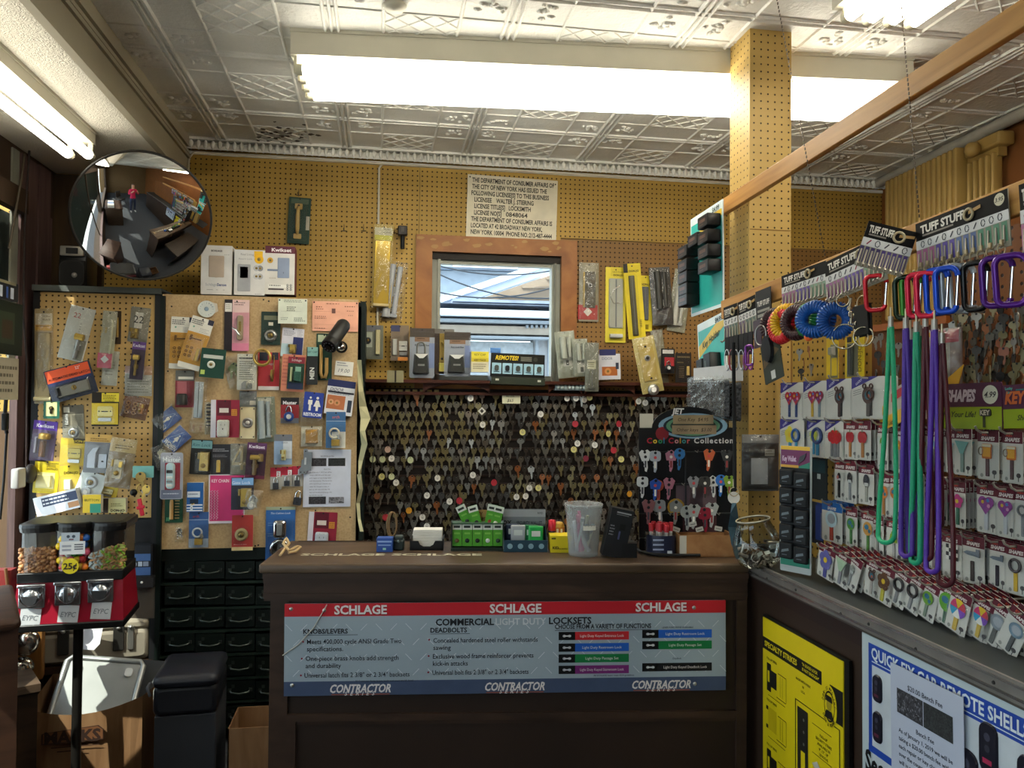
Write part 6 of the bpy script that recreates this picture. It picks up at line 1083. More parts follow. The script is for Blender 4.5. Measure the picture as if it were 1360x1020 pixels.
for k,px in enumerate((52,98,140.5)):
 xc = (px-100)*S*.995; zc = gz(788-2*k*.8); b = MB(); CH = M('#b9bcc0',.2,.9,.08,20); w = .088; h = .088; f = dp*.46
 b.box((xc,zc,f+.004),(w,h,.014),CH,.004); b.box((xc,zc+h*.44,f+.014),(w*1.05,.012,.012),CH,.003); b.lathe([(w*.36,0),(w*.34,.012),(w*.22,.02),(.001,.022)],CH,(xc,zc-.004,f+.01),'z',24); q = [(xc+w*.4*math.cos(a),zc+.012+w*.46*math.sin(a),f+.024)for a in[pi+pi*i/14 for i in range(15)]]; b.tube(q,.004,CHROME,8)
 if k==1:b.box((xc,zc,f+.036),(.012,h*.6,.02),M('#6d7074',.3,.8),.003)
 else:b.prism([(xc-.028,zc+.006),(xc+.028,zc+.006),(xc+.02,zc-.02),(xc,zc-.028),(xc-.02,zc-.02)],f+.03,f+.034,M('#8d9196',.25,.9)); b.box((xc,zc+.026,f+.012),(.05,.03,.012),M('#4a4d52',.3,.8))
 b.obj('coin_mechanism',R_)
 ty = gz(815-2*k); b = MB(); b.T = Matrix.Translation((xc+(.004 if k else-.002),ty,dp*.505))@Matrix.Rotation(-.06,4,'X')@Matrix.Rotation(-.08,4,'Z'); b.prism(rrect(.068,.062),0,.0012,M('#c4c6c8',.5)); b.text('EYPC',0,-.002,.018,M('#70757c'),.0018,'c',.01,.2,.052); b.T = None; b.obj('price_sticker',R_)
b = MB(); f = dp*.445
def disc_on(b,px,py,r,m,z):P = circ(r,24,(px-100)*S,gz(py)); b.poly(P,z,m)
disc_on(b,99.5,751,.029,M('#d8c21e',.5),f+.002); b.text('25\u00a2',(99.5-100)*S,gz(751),.022,M('#2a1a0c'),f+.003,'c',.03)
b.prism(rrect(.085,.048,.001,1,(102-100)*S,gz(727)),f+.001,f+.002,M('#d4d3d0',.5));
for i in range(2):b.quad((102-100)*S-.035,gz(723+5*i),(102-100)*S-.004,gz(726+5*i),f+.0024,M('#9a9aa0'))
for i in range(3):b.quad((102-100)*S+.006,gz(722+3*i),(102-100)*S+.036,gz(723.6+3*i),f+.0024,M('#55555c'))
b.prism(rrect(.062,.040,.001,1,(99-100)*S,gz(714)),f-.002,f-.001,M('#a9b2ba',.5)); b.poly(circ(.006,8,(96-100)*S,gz(712)),f-.0006,M('#3c4650')); b.poly(circ(.006,8,(103-100)*S,gz(712)),f-.0006,M('#3c4650')); b.quad((97-100)*S,gz(717),(103-100)*S,gz(715),f-.0006,M('#6a4a50')); b.obj('label',R_)
rg = random.Random(4)
b = MB(); NUT = [M('#a8754a',.45),M('#bf8d5c',.45),M('#8a5a38',.45)]
for k in range(480):
 x = -hw*.645+(-.29+.58*((k*7)%24)/23)*hw+rg.uniform(-.006,.006); z = z3+.016+(gz(732)-z3-.012)*((k//24)%10)/9+rg.uniform(-.006,.006); y = (.37-.1*(k//240)-.05*rg.random())*dp-.1*max(0,abs(x+hw*.645)-.02); b.sph((x,z,y),(rg.uniform(.0075,.010),rg.uniform(.007,.009),.008),NUT[k%3],8,6)
tag(b.obj('peanuts',None,gm),'heap of brown peanuts in the left globe of the candy machine','peanuts',None,'stuff')
b = MB(); NT_ = [M('#8f9a4c',.5),M('#b0894c',.5),M('#7fae2e',.5),M('#a67c52',.5),M('#a3b0b0',.5)]
for k in range(340):
 x = hw*.645+(-.29+.58*((k*7)%17)/16)*hw+rg.uniform(-.004,.004); top = gz(735-10*(x-hw*.645)/(hw*.3)*.6); z = z3+.016+((k//17)%10)/9*(top-z3-.012)+rg.uniform(-.004,.004); y = (.37-.1*(k//170)-.05*rg.random())*dp-.1*max(0,abs(x-hw*.645)-.02); c = NT_[k%4]if x>hw*.55 else NT_[(3,4)[k%2]]
 a = rg.uniform(0,6.3); q = (math.cos(a),math.sin(a)); b.tube([(x-.008*q[0],z-.008*q[1],y),(x+.002*q[1],z+.002*q[0],y+.003),(x+.008*q[0],z+.008*q[1],y)],[.004,.0055,.004],c,6)
tag(b.obj('mixed_nuts',None,gm),'heap of green and tan coated nuts in the right globe of the candy machine','nuts',None,'stuff')
GC_ = [('red','#c22a2c'),('orange','#e07a1e'),('yellow','#e3bd1c'),('green','#3a9a3a'),('blue','#2a5fb0'),('white','#d6d6d2'),('pink','#d0587a'),('purple','#6a3a8a')]
gb = MB(); gb.sph((0,0,0),.0148,WHITE,14,10); gme = gb.obj('gumball'); gd = gme.data; bpy.data.objects.remove(gme); k = 0
GP = []
for j in range(6):
 for i in range(6):
  for l in range(2):
   x = hw*.29*(-1+2*(i+.5*(j%2))/5.5); z = z3+.026+.0265*j; y = dp*(.36-.12*l)-abs(x)*.15
   if abs(x)<hw*.29 and z<gz(714)and not(j==5 and i%2):GP.append((x+rg.uniform(-.003,.003),z+rg.uniform(-.003,.003),y))
for x,z,y in GP:
 n,c = GC_[rg.choice((0,0,0,1,1,2,2,3,4,4,5,6,6))]; o = bpy.data.objects.new('gumball',gd); COL.objects.link(o); o.matrix_world = gm@Matrix.Translation((x,z,y)); o.material_slots[0].link = 'OBJECT'; o.material_slots[0].material = M(c,.25); tag(o,n+' gumball in the middle globe of the candy machine','gumball',n+' gumballs in the candy machine')
def put3(x0,y0,x1,y1,z,ang=0.0):
 """box of pixels at camera depth z -> upright matrix at bottom centre"""
 p = atdepth((x0+x1)/2,y1,z); fr = Frame(p,(math.cos(math.radians(ang)),math.sin(math.radians(ang)),0)); return fr.mat(p),(x1-x0)*z/F,(y1-y0)*z/F
SHV = woodmat('dark_bench_wood','#241a12','#3a2a1c',(5,20,20))
m,w,h = put3(46,868,204,884,3.52); zsv = m.translation.z+h
m,w,h = put3(57,824,192,882,3.46,8); zc_ = m.translation.z
b = MB(); b.bx(-.23,.25,-.03,0,-.26,.0,SHV); b.bx(-.23,-.2,-zc_,-.03,-.24,-.02,SHV); b.bx(.22,.25,-zc_,-.03,-.24,-.02,SHV); tag(b.obj('bench',None,m),'low dark bench behind the candy machine carrying the grey case','bench')
R_ = root('tool_case','old cream grey hard case with metal latches behind the candy machine pole','case',m); CG = M('#8f8778',.5,0,.12,6)
b = MB(); b.box((0,h*.38,-.13),(w,h*.74,.26),CG,.02); b.obj('case_body',R_); b = MB(); b.box((0,h*.84,-.13),(w*1.0,h*.3,.26),M('#99907f',.5,0,.1,6),.02); b.obj('case_lid',R_)
for x in(-.27,.22,.33):b = MB(); b.box((x*w,h*.55,.003),(w*.1 if x<.3 else w*.06,h*.55,.012),M('#2c2b28',.4)if x<.3 else M('#a8a69e',.3,.8),.003); b.sph((x*w,h*.8,.01),.01,STEEL,8,6); b.obj('latch',R_)
m,w,h = put3(109,832,133,862,3.40); b = MB(); b.T = Matrix.Rotation(-.25,4,'X'); b.add([(-w*.5,0,.0),(w*.2,-.004,.012),(w*.5,.02,.02),(-w*.5,h*.97,0),(w*.2,h*1.0,.006),(w*.5,h*.95,.0)],[(0,1,4,3),(1,2,5,4)],M('#d4d4da',.6)); tag(b.obj('paper_sheet',None,m),'curled white paper hanging against the grey case','paper')
m,w,h = put3(173,724,199,766,3.5); R_ = root('radio_box','blue boxed gadget standing on the dark box behind the candy machine','box',m); b = MB(); b.bx(-w/2,w/2,0,h,-.12,0,M('#22262c',.5)); b.quad(-w/2,h*.05,w/2,h*.72,.001,M('#4a6a9c',.4)); b.quad(-w*.5,h*.3,w*.5,h*.5,.0015,M('#20242c')); b.poly(circ(w*.16,14,-w*.32,h*.4),.002,M('#b9c2cc',.3)); b.quad(-w*.1,h*.33,w*.1,h*.48,.002,M('#aab6c6')); b.quad(w*.14,h*.33,w*.4,h*.48,.002,M('#8a96aa')); b.obj('carton_body',R_)
m,w,h = put3(168,766,203,780,3.5); b = MB(); b.bx(-w/2,w/2,0,h,-.16,.01,M('#2b2a2a',.45)); b.sph((w*.1,h*.5,.012),.006,WHITE,8,6); tag(b.obj('steel_box',None,m),'shallow dark steel box under the blue boxed gadget','box')
b = MB(); m,w,h = put3(150,780,205,822,3.52); b.bx(-w*.6,w/2,0,h,-.1,.0,M('#4e453b',.6)); tag(b.obj('cupboard_panel',None,m),'plain dull brown panel below the shallow steel box','panel')
p = atdepth(112,1030,3.15); p.z = 0; fb = Frame(p,(math.cos(math.radians(4)),math.sin(math.radians(4)),0)); sc_ = 3.15/F
w = 140*sc_; ht = fb.at(112,938).z; dpt = .24; R_ = root('cardboard_box','large open cardboard box lettered MARKS on the floor at the left','box',fb.mat(Vector((p.x,p.y,0))))
CB2 = woodmat('cardboard_tan','#7a5738','#93704e',(20,3,20),.8,.1); b = MB(); t_ = .006
n = 10; top = [ht-.005+.035*((i/n-.35)**2)*2-.02*math.sin(pi*i/n)for i in range(n+1)]
b.add([(-w/2+w*i/n,0,0)for i in range(n+1)]+[(-w/2+w*i/n,top[i],.02*math.sin(pi*i/n))for i in range(n+1)],[(i,i+1,n+2+i,n+1+i)for i in range(n)],CB2)
hb = ht+.06
b.add([(w/2,0,0),(w/2+.1,0,-dpt),(w/2+.1,hb,-dpt),(w/2,top[-1],0)],[(0,1,2,3)],CB2); b.add([(-w/2,0,0),(-w/2+.02,0,-dpt),(-w/2+.02,hb,-dpt),(-w/2,top[0],0)],[(3,2,1,0)],CB2); b.add([(-w/2+.02,0,-dpt),(w/2+.1,0,-dpt),(w/2+.1,hb,-dpt),(-w/2+.02,hb,-dpt)],[(0,1,2,3)],CB2); b.add([(-w/2,.004,0),(w/2,.004,0),(w/2+.1,.004,-dpt),(-w/2+.02,.004,-dpt)],[(0,1,2,3)],CB2); b.obj('box_body',R_)
def bxp(px,py):u,z = fb.uv(fb.at(px,py)); return u,z
b = MB(); u0,z0_ = bxp(57,987); u1,z1_ = bxp(140,962); PRN = M('#3d2416',.8); P = [(u0,z0_),(u0,z1_-.012),(u0+.012,z1_-.008),(u1-.02,z1_+.008),(u1,z1_-.01),(u1,z0_+.004)]
b.poly(P,.0215,PRN); b.poly([(u0+.006+(x-u0)*.955,z0_+.005+(z-z0_)*.86)for x,z in P],.0219,M('#6b4325',.8)); b.text('MARKS',(u0+u1)/2,(z0_+z1_)/2-.002,.045,M('#2d190e',.8),.0224,'c',.04,0,(u1-u0)*.9)
for k in range(2):u2,z2_ = bxp(70+8*k,990+5*k); u3,z3_ = bxp(134-20*k,988+5*k); b.quad(u2,z2_-.004,u3,z2_,.0215,PRN)
b.obj('printed_logo',R_)
b = MB(); LBm = M('#c2bfb8',.6)
for(ya,yc)in((.60,.78),(.38,.56)):
 q0,q1 = .012,.055; b.add([(w/2+q0*.3+.001,ht*ya,-q0),(w/2+q1*.3+.001,ht*(ya+.02),-q1),(w/2+q1*.3+.001,ht*(yc+.02),-q1),(w/2+q0*.3+.001,ht*yc,-q0)],[(0,1,2,3)],LBm)
b.obj('shipping_label',R_)
m2 = R_.matrix_world
b = MB(); T = m2@Matrix.Translation((-.01,ht-.12,-.05))@Matrix.Rotation(math.radians(-8),4,'Z')@Matrix.Rotation(math.radians(-38),4,'X'); MT = M('#a9acaa',.35,.55,.06,12)
b.prism(rrect(.30,.32,.03,4,0,.13),0,.012,MT,.004); b.tube([(.15*a,.13+.16*c,.012)for a,c in((-.9,-1),(-1,-.9),(-1,.9),(-.9,1),(.9,1),(1,.9),(1,-.9),(.9,-1))],.012,MT,8,True); b.prism(rrect(.03,.035,.01,3,-.1,.24),.012,.02,M('#d0d2d0',.4)); b.prism(rrect(.03,.035,.01,3,.1,.24),.012,.02,M('#d0d2d0',.4)); tag(b.obj('metal_lid',None,T),'shiny aluminium lid leaning inside the open cardboard box','lid')
b = MB(); T = m2@Matrix.Translation((.12,ht-.1,-.215))@Matrix.Rotation(math.radians(-8),4,'Z')@Matrix.Rotation(math.radians(-12),4,'X'); b.bx(-.15,.15,-.1,.20,0,.012,M('#4a4d50',.5)); tag(b.obj('grey_board',None,T),'flat dark grey board standing in the cardboard box behind the lid','board')
m,w,h = put3(16,765,53,905,3.28,12); R_ = root('knob_display','tan wooden upright display with chrome door knobs at the far left','display',m); WT = woodmat('tan_wood','#8a5c2c','#a87840',(20,3,20),.5)
b = MB(); b.bx(-w/2,w/2,0,h,-.06,0,WT,.004); b.obj('board',R_)
for k,(x,y)in enumerate(((.05,.39),(-.12,.14),(.42,.88),(.42,.68))):
 b = MB(); r_ = .048 if k<2 else.03; b.lathe([(r_*.9,0),(r_*.5,.012),(r_*.45,.03),(r_*.9,.045),(r_,.062),(r_*.7,.08),(.001,.084)],M('#b9b2a6',.15,.95),(x*w,y*h,0),'z',24); b.obj('door_knob',R_)
m,w,h = put3(-10,908,46,926,3.05,30); zt_ = m.translation.z+h; b = MB(); b.T = None
b.bx(-w*.75,w*.5,h-.03,h,-.22,.06,woodmat('grey_table_top','#4d3d30','#6a5645',(4,20,20))); b.bx(-w*.75,w*.46,-m.translation.z+.0,h-.03,-.2,.04,SHV); tag(b.obj('side_table',None,m),'low worn wooden side table with sun patches at the far left','table')
m,w,h = put3(-72,826,12,1100,2.3,25); b = MB(); DK2 = woodmat('dark_desk_wood','#2a1a12','#442c1e',(4,20,20)); zq = m.translation.z
b.bx(-w*1.2,w*.5,-zq,h-.03,-.45,0,DK2); b.box((-w*.35,h-.015,-.22),(w*1.75,.035,.52),DK2,.014); tag(b.obj('desk_cabinet',None,m),'dark wooden cabinet corner with rounded top at the lower left edge','cabinet')
m,w,h = put3(-14,758,12,828,2.9); b = MB(); b.bx(-w/2,w/2,0,h,-.05,0,M('#7a1f1a',.5)); b.tube([(w*.5,h*.1,0),(w*.45,h*.6,.01),(w*.3,h*1.05,.01)],.006,M('#6a4424',.6),6); tag(b.obj('red_binder',None,m),'narrow red upright folder at the far left edge','folder')
m,w,h = put3(206,952,283,1040,3.0,3); m.translation.z = 0; h = atdepth(240,950,3.0).z; R_ = root('steel_cash_box','tall dark grey steel box with a white label on the floor','box',m)
b = MB(); b.bx(-w/2,w/2,0,h,-.3,0,M('#33353a',.5,0,.1,5),.004); b.obj('box_body',R_); b = MB(); b.quad(-w*.34,h*.06,-w*.22,h*.22,.001,M('#c9c7c0',.6)); b.quad(-w*.31,h*.1,-w*.25,h*.18,.0014,M('#8a8a86')); b.obj('paper_label',R_)
hz = h; m = m.copy(); m.translation.z = hz; w2 = 84*3.0/F; h2 = atdepth(240,905,3.0).z-hz; R_ = root('storage_box','black plastic storage box with a rounded lid stacked on the steel box','box',m)
b = MB(); PB = M('#1b1c22',.4); b.box((0,h2*.45,-.13),(w2*.97,h2*.9,.28),PB,.02); b.obj('box_body',R_); b = MB(); b.box((0,h2*1.0,-.13),(w2*1.0,h2*.42,.3),M('#24262e',.4),.025); b.obj('lid',R_)
b = MB(); b.tube([(-w2*.52,h2*1.0,.0),(-w2*.54,h2*.95,.03),(-w2*.5,h2*.7,.03)],.006,M('#3c4048',.4),6); b.obj('handle',R_)
m,w,h = put3(303,975,362,1020,3.05,0); zq = m.translation.z; hh = atdepth(330,967,3.05).z; m.translation.z = 0; R_ = root('small_carton','small open cardboard carton on the floor beside the counter end','box',m); b = MB(); t_ = .005
b.bx(-w/2,w/2,0,hh,-t_,0,CB2); b.bx(-w/2,w/2,0,hh,-.22,-.22+t_,CB2); b.bx(-w/2,-w/2+t_,0,hh,-.22,0,CB2); b.bx(w/2-t_,w/2,0,hh,-.22,0,CB2); b.bx(-w/2,w/2,0,t_,-.22,0,CB2); b.obj('carton_body',R_)
m,w,h = put3(-8,398,28,472,3.1,80);
PF = LFT
def lpack(box,lb,nm,cat,col,th,**k):
 m,w,h = put(PF,box,0,k.pop('off',.03)); R = root(nm,lb,cat,m); b = MB(); b.prism(rrect(w,h,.003),0,th,M(col,.6)); graphics(b,w,h,th,k.get('bands',()),k.get('txt',()),k.get('lines',())); b.obj('sheet',R); return R
lpack((-30,398,28,470),'dark green framed picture hanging in the shop window','picture','picture','#16241c',.01,bands=[(.3,.2,.8,.8,'#2a3a28'),(.5,.35,.75,.7,'#3a2a1c')],off=.06)
lpack((-26,474,25,531),'cream handwritten sheet hanging below the dark picture','paper_sheet','paper','#b5b09a',.002,lines=[(.3,.2,.95,4,.18,'#6a6658')],off=.06)
lpack((-20,372,18,397),'row of blue tagged keys on a dark strip in the shop window','key_strip','key strip','#1c1f26',.02,bands=[(.3,.3,.42,.9,'#c9d2e2'),(.55,.3,.62,.9,'#3a5aa0'),(.7,.3,.82,.9,'#c9d2e2'),(.1,.0,.9,.15,'#8a8468')],off=.06)
b = MB(); b.tube([PF.at(8,530,.05),PF.at(6,560,.06),PF.at(9,575,.06)],.008,BLACK,8); b.tube([PF.at(9,575,.06),PF.at(5,640,.06),PF.at(0,690,.06)],.005,BLACK,6); b.box(tuple(PF.at(7,560,.06)),(.02,.03,.07),BLACK,.005); tag(b.obj('power_cord'),'black power plug and cord hanging in the shop window','cord')
b = MB(); b.tube([PF.at(39,200,.045),PF.at(33,300,.04),PF.at(31,420,.04),PF.at(36,480,.045),PF.at(35,620,.045)],.0045,M('#2c201d',.6),6); b.tube([PF.at(33,205,.05),PF.at(27,245,.06),PF.at(12,330,.06)],.005,M('#4c4234',.7),6); tag(b.obj('wall_wire'),'dark wire stapled down the plum coloured window boards','wire')
m,w,h = put(PF,(30,616,44,642),0,.05); b = MB(); b.sph((0,0,.01),(w*.45,h*.5,.02),M('#2d2a2a',.5),14,10); b.cyl((-w*.6,h*.1,0),(-w*.2,h*.3,.01),.006,BLACK,8); tag(b.obj('door_stop_knob',None,m),'dark oval knob fixed on the plum window boards','knob')
m,w,h = put(PF,(15,622,27,648),0,.05); b = MB(); b.box((0,0,.01),(w*.9,h,.03),M('#a9a6a2',.5),.006); tag(b.obj('wall_box',None,m),'small pale plastic wall box beside the dark oval knob','box')
b = MB(); a = LFT.at(-200,300).y; b.bx(XL-.05,XL-.03,3.42,yw-.01,1.96,2.36,M('#1c2422',.8)); b.bx(XL-.05,XL-.03,.85,3.42,1.5,2.36,M('#1c2422',.8)); tag(b.obj('sun_block_shade'),'dark shade over the shop window top, its unseen near part added to block sun','shade')  # long lower piece is out of view, added to keep sun off the pegboard
RCTOP = M('#2b3031',.45,.1,.3,5); RFP = M('#33241a',.5,0,.12,5); EDGE = M('#86807a',.35,.5,.2,14)
L_ = 3.2; R_ = root('side_counter','right-hand counter with grey top and nailed metal edge','counter',Matrix.Translation(RCT.pt(0,0)))
u0 = u_(RCT,984,800)[0]; b = MB(); b.bx(u0,L_,-.62,0,CTZ-.02,CTZ-.001,RCTOP); b.bx(u0-.7,u0,-.62,-.17,CTZ-.02,CTZ-.001,RCTOP); part(local(b,RCT),'counter_top',R_)
b = MB(); b.bx(u0,L_,0,.006,CTZ-.041,CTZ+.003,EDGE); b.bx(u0,L_,.006,.009,CTZ-.008,CTZ-.003,M('#a09a94',.25,.8)); b.bx(u0,L_,.006,.0085,CTZ-.03,CTZ-.025,M('#8c8680',.25,.8)); b.bx(u0,L_,.006,.008,CTZ-.041,CTZ-.037,M('#5a544e',.4,.6))
k = u0+.07; i = 0
while k<L_:
 b.lathe([(.004,0),(.003,.002)],M('#25221f',.5),(k,.006,CTZ-.018-.006*(i%2)),'y',8); k+=.11+.05*(i%3); i+=1
part(local(b,RCT),'metal_edge',R_)
b = MB(); b.bx(u0,L_,-.06,-.02,0,CTZ-.02,RFP); b.bx(u0,L_,-.03,-.008,CTZ-.085,CTZ-.046,M('#2a1a14',.5)); part(local(b,RCT),'front_panel',R_)
def span(fr,p0,p1,h,off=0.0):
 """frame matrix whose local origin is the top-left corner, x along p0->p1; returns matrix (centre), w"""
 a,e = fr.at(*p0,off),fr.at(*p1,off); d = e-a; w = d.length; rot = math.atan2(d.z,d.dot(fr.ex)); m = fr.mat(a,rot); return m@Matrix.Translation((w/2,-h/2,0)),w
def hgt(fr,px,y0,y1,off=0):return fr.at(px,y0,off).z-fr.at(px,y1,off).z
h = .52; m,w = span(RCT,(1012,819),(1118,879),h,.0); m = m@Matrix.Translation((0,0,-.012)); R_ = root('strike_poster','yellow specialty strikes sample board with black border on the side counter','sign',m)
YB = M('#d3bd10',.45,0,.04); b = MB(); b.prism(rrect(w*1.06,h*1.03),-.002,.006,M('#0f0e0c',.4)); b.v = [(x+w*.02,y,z)for x,y,z in b.v]; b.prism(rrect(w,h),.006,.009,YB)
z = .0094; K_ = M('#14120c',.5)
def qn(b,x0,y0,x1,y1,m_,zz=0):b.quad((x0-.5)*w,(.5-y1)*h,(x1-.5)*w,(.5-y0)*h,z+zz,m_)
qn(b,.0,.105,.77,.17,K_); b.text('SPECIALTY STRIKES',(.03-.5)*w,(.5-.137)*h,.0145,YB,z+.0005,'l',.03,0,w*.48); b.text('"A GOOD LOCK',(.54-.5)*w,(.5-.125)*h,.007,YB,z+.0005,'l',.03,0,w*.2); b.text('IS NOT ENOUGH"',(.54-.5)*w,(.5-.15)*h,.007,YB,z+.0005,'l',.03,0,w*.22)
qn(b,.86,.14,1.0,.3,K_)
CXp,CYp = (.86-.5)*w,(.5-.245)*h
for r_,c in((.052,YB),(.038,K_),(.033,YB)):b.poly(circ(r_*.62,28,CXp,CYp,r_),z+.0008+.0002*(.06-r_)*50,c)
for t_,a0,st in(('DON-JO MFG INC',2.9,-.21),('DOOR & FRAME',3.75,.17)):
 for k,ch in enumerate(t_):a = a0+st*k; b.text(ch,CXp+.028*math.cos(a),CYp+.045*math.sin(a),.0075,K_,z+.0026,'c',.03,0,None,.7,a-pi/2 if st<0 else a+pi/2)
b.poly(circ(.011,12,CXp,CYp+.004,.014),z+.0026,M('#9a8a20',.5)); b.prism([(CXp-.015,CYp+.012),(CXp+.015,CYp+.012),(CXp+.012,CYp+.026),(CXp-.012,CYp+.026)],z+.0024,z+.0028,K_); b.poly([(CXp-.02,CYp-.03),(CXp+.02,CYp-.03),(CXp+.012,CYp-.01),(CXp-.012,CYp-.01)],z+.0025,K_)
b.text('MADE WITH PRIDE',(.55-.5)*w,(.5-.215)*h,.006,K_,z,'c',.02,0,w*.24); b.text('IN',(.55-.5)*w,(.5-.24)*h,.006,K_,z,'c',.02); b.text('U.S.A.',(.55-.5)*w,(.5-.265)*h,.006,K_,z,'c',.02)
for y,dark in((.235,1),(.46,0),(.7,1)):
 b.text('FULL-LIP SERIES',(.06-.5)*w,(.5-y+.025)*h,.006,K_,z,'l',.02,0,w*.22)
 if dark:qn(b,.06,y,.12,y+.15,K_); qn(b,.12,y+.03,.2,y+.12,K_); qn(b,.075,y+.04,.1,y+.1,YB,.0004);
 else:qn(b,.05,y+.01,.08,y+.03,K_); qn(b,.05,y+.11,.08,y+.13,K_); qn(b,.08,y+.01,.2,y+.13,M('#bfa70c',.45))
 for x0,y0,x1,y1 in((.22,y+.02,.33,y+.024),(.33,y+.02,.334,y+.15),(.2,y+.15,.33,y+.154),(.25,y+.03,.253,y+.14),(.28,y+.03,.283,y+.14),(.08,y+.17,.32,y+.173)):qn(b,x0,y0,x1,y1,K_,.0003)
for x0,y0,x1,y1 in((.45,.32,.97,.325),(.45,.32,.46,1),(.96,.32,.97,1),(.66,.38,.88,.383),(.66,.52,.88,.523),(.66,.68,.88,.683)):qn(b,x0,y0,x1,y1,K_,.0003)
qn(b,.48,.35,.61,.98,M('#22211c',.4),.0005); qn(b,.525,.56,.575,.68,YB,.001)
for y in(.4,.46,.52,.74):b.poly(circ(.004,10,(.56-.5)*w,(.5-y)*h),z+.001,M('#8a8a80',.3,.6))
for i,t in enumerate(('FULL-LIP','SECURITY STRIKE','AVAILABLE IN','9", 12", 18"','LENGTHS')):b.text(t,(.79-.5)*w,(.5-.415-.023*i)*h,.0065,K_,z,'c',.02,0,w*.26)
b.poly([((x-.5)*w,(.5-y)*h)for x,y in((.66,.575),(.72,.55),(.76,.575),(.86,.56),(.93,.545),(.88,.6),(.84,.62),(.8,.615),(.76,.66),(.73,.61))][::-1],z+.0012,M('#a9a89c',.6)); b.obj('board',R_)
h = .40; m,w = span(RCT,(1147,839),(1420,969),h,.0); R_ = root('remote_shell_sign','white and blue car remote shells sign on the side counter front','sign',m)
b = MB(); b.prism(rrect(w,h),0,.004,M('#aab6b8',.45,0,.03)); z = .0044; BL = M('#1c3f96',.45)
qn(b,.045,.04,1,.155,BL); qn(b,.045,.15,.068,.64,BL); qn(b,.068,.134,1,.139,M('#c3ccd0',.5),.0004); qn(b,.068,.155,1,.98,M('#b4bbc0',.5))
qn(b,.045,.6,.24,.64,BL,.0004)
LT = M('#c5cdd2',.5); b.text('QUICK FIX CAR REMOTE SHELLS',(.066-.5)*w,(.5-.088)*h,.024,LT,z+.0006,'l',.025,0,w*.8); b.text('Sec',(.022-.5)*w,(.5-.7)*h,.046,M('#0f1012',.5),z+.0006,'l',.035,0,w*.12); b.obj('sign_board',R_)
FB = M('#1b1a24',.35)
b = MB(); z = .005
for x,y,rx,ry,t in((.108,.27,.016,.03,0),(.108,.48,.016,.034,0),(.5,.28,.019,.042,.15),(.7,.25,.022,.046,0),(.6,.42,.024,.045,-.2),(.5,.55,.02,.045,0),(.72,.5,.022,.045,0),(.86,.3,.022,.045,0)):
 b = MB(); b.T = Matrix.Translation(((x-.5)*w,(.5-y)*h,z))@Matrix.Rotation(t,4,'Z'); b.prism(rrect(rx*2,ry*2,rx*.8,4),0,.004,FB,.002); b.poly(circ(rx*.35,10,0,ry*.45),.0044,M('#3a3a48',.4)); b.poly(circ(rx*.3,10,0,0),.0044,M('#33333e',.4)); b.quad(-rx*.5,-ry*.6,rx*.5,-ry*.4,.0044,M('#a02a4a' if x>.5 else '#5a2a3a',.4)); b.T = None; b.obj('remote_picture',R_)
h = .40; h = .28; m,w = span(RCT,(1183,879),(1280,927),h,.012); R_ = root('notice','white bench fee notice taped over the car remote shells sign','notice',m); b = MB(); b.prism(rrect(w,h),0,.001,M('#a8aebd',.55,0,.03)); z = .0014
IN_ = M('#23242c',.6); b.text('$20.00 Bench Fee',.0,(.5-.125)*h,.010,IN_,z,'c',.012,0,w*.5); qn(b,.1,.165,.475,.345,PHO); qn(b,.485,.165,.87,.345,PHO2); b.text('Bench Fee',0,(.5-.41)*h,.009,IN_,z,'c',.012,0,w*.3)
rr_ = random.Random(5)
for k in range(60):
 x,y = rr_.uniform(.11,.45),rr_.uniform(.18,.33); a = rr_.uniform(0,3); b.add([((x-.5)*w,(.5-y)*h,z+.0005),((x-.5)*w+.004*math.cos(a),(.5-y)*h+.008*math.sin(a),z+.0005),((x-.5)*w+.006*math.cos(a+.4),(.5-y)*h+.007*math.sin(a+.4),z+.0005)],[(0,1,2)],M('#75767c',.6))
for i,t in enumerate(body):b.text(t,(.12-.5)*w,(.5-.47-i*.058)*h,.0085,IN_,z,'l',.012,0,w*.78)
b.obj('sheet',R_)
u0,u1 = u_(DSP,1052,600)[0],3.0
zt_ = u_(DSP,1268,318)[1]; zm = u_(DSP,1180,433)[1]; um = u_(DSP,1262,450)[0]; ul = u_(DSP,1158,450)[0]
PEGB = pegmat('pegboard_chestnut','#7a4a20','#241004')
b = MB(); b.bx(um,u1,-.02,0,CTZ,zt_,PEGB); b.bx(ul,um,-.02,0,CTZ,zm,M('#6a3d1c',.6)); b.bx(u0,ul,-.02,0,CTZ,zm+.01,PEG); b.bx(ul,um,0,.012,zm-.012,zm+.006,M('#a05a26',.5))
R_ = root('pegboard_divider','pegboard divider behind the key cards on the side counter','pegboard',DSP.mat(DSP.pt(0,0))); b.v = [(x,z,y)for x,y,z in b.v]
o = b.obj('pegboard',R_)
for mt_ in o.data.materials:pass
o.matrix_local = Matrix.Rotation(0,4,'X')
o.data.transform(Matrix.Rotation(pi/2,4,'X')); o.matrix_local = Matrix.Rotation(-pi/2,4,'X')
LUM = woodmat('pine_lumber','#9a6a34','#b98848',(3,40,40),.5)
def lumber(fr,p0,p1,th,hh,label,ext=.0):
 a,e = p0,p1; d = (e-a).normalized(); n = fr.n; up = n.cross(d); m = Matrix((d,up,n)).transposed().to_4x4(); m.translation = a; b = MB(); Ln = (e-a).length; b.bx(0,Ln+ext,-hh,0,-th,0,LUM,.002)
 return tag(b.obj('wooden_rail',None,m),label,'rail')
B1a = BAR1 .at(957,266); B1e = CAM+ray(1357,-8)*1.475
lumber(BAR1,B1a,B1e,.02,.055,'bare pine rail nailed to the pegboard post and slanting up to the upper right',.9)
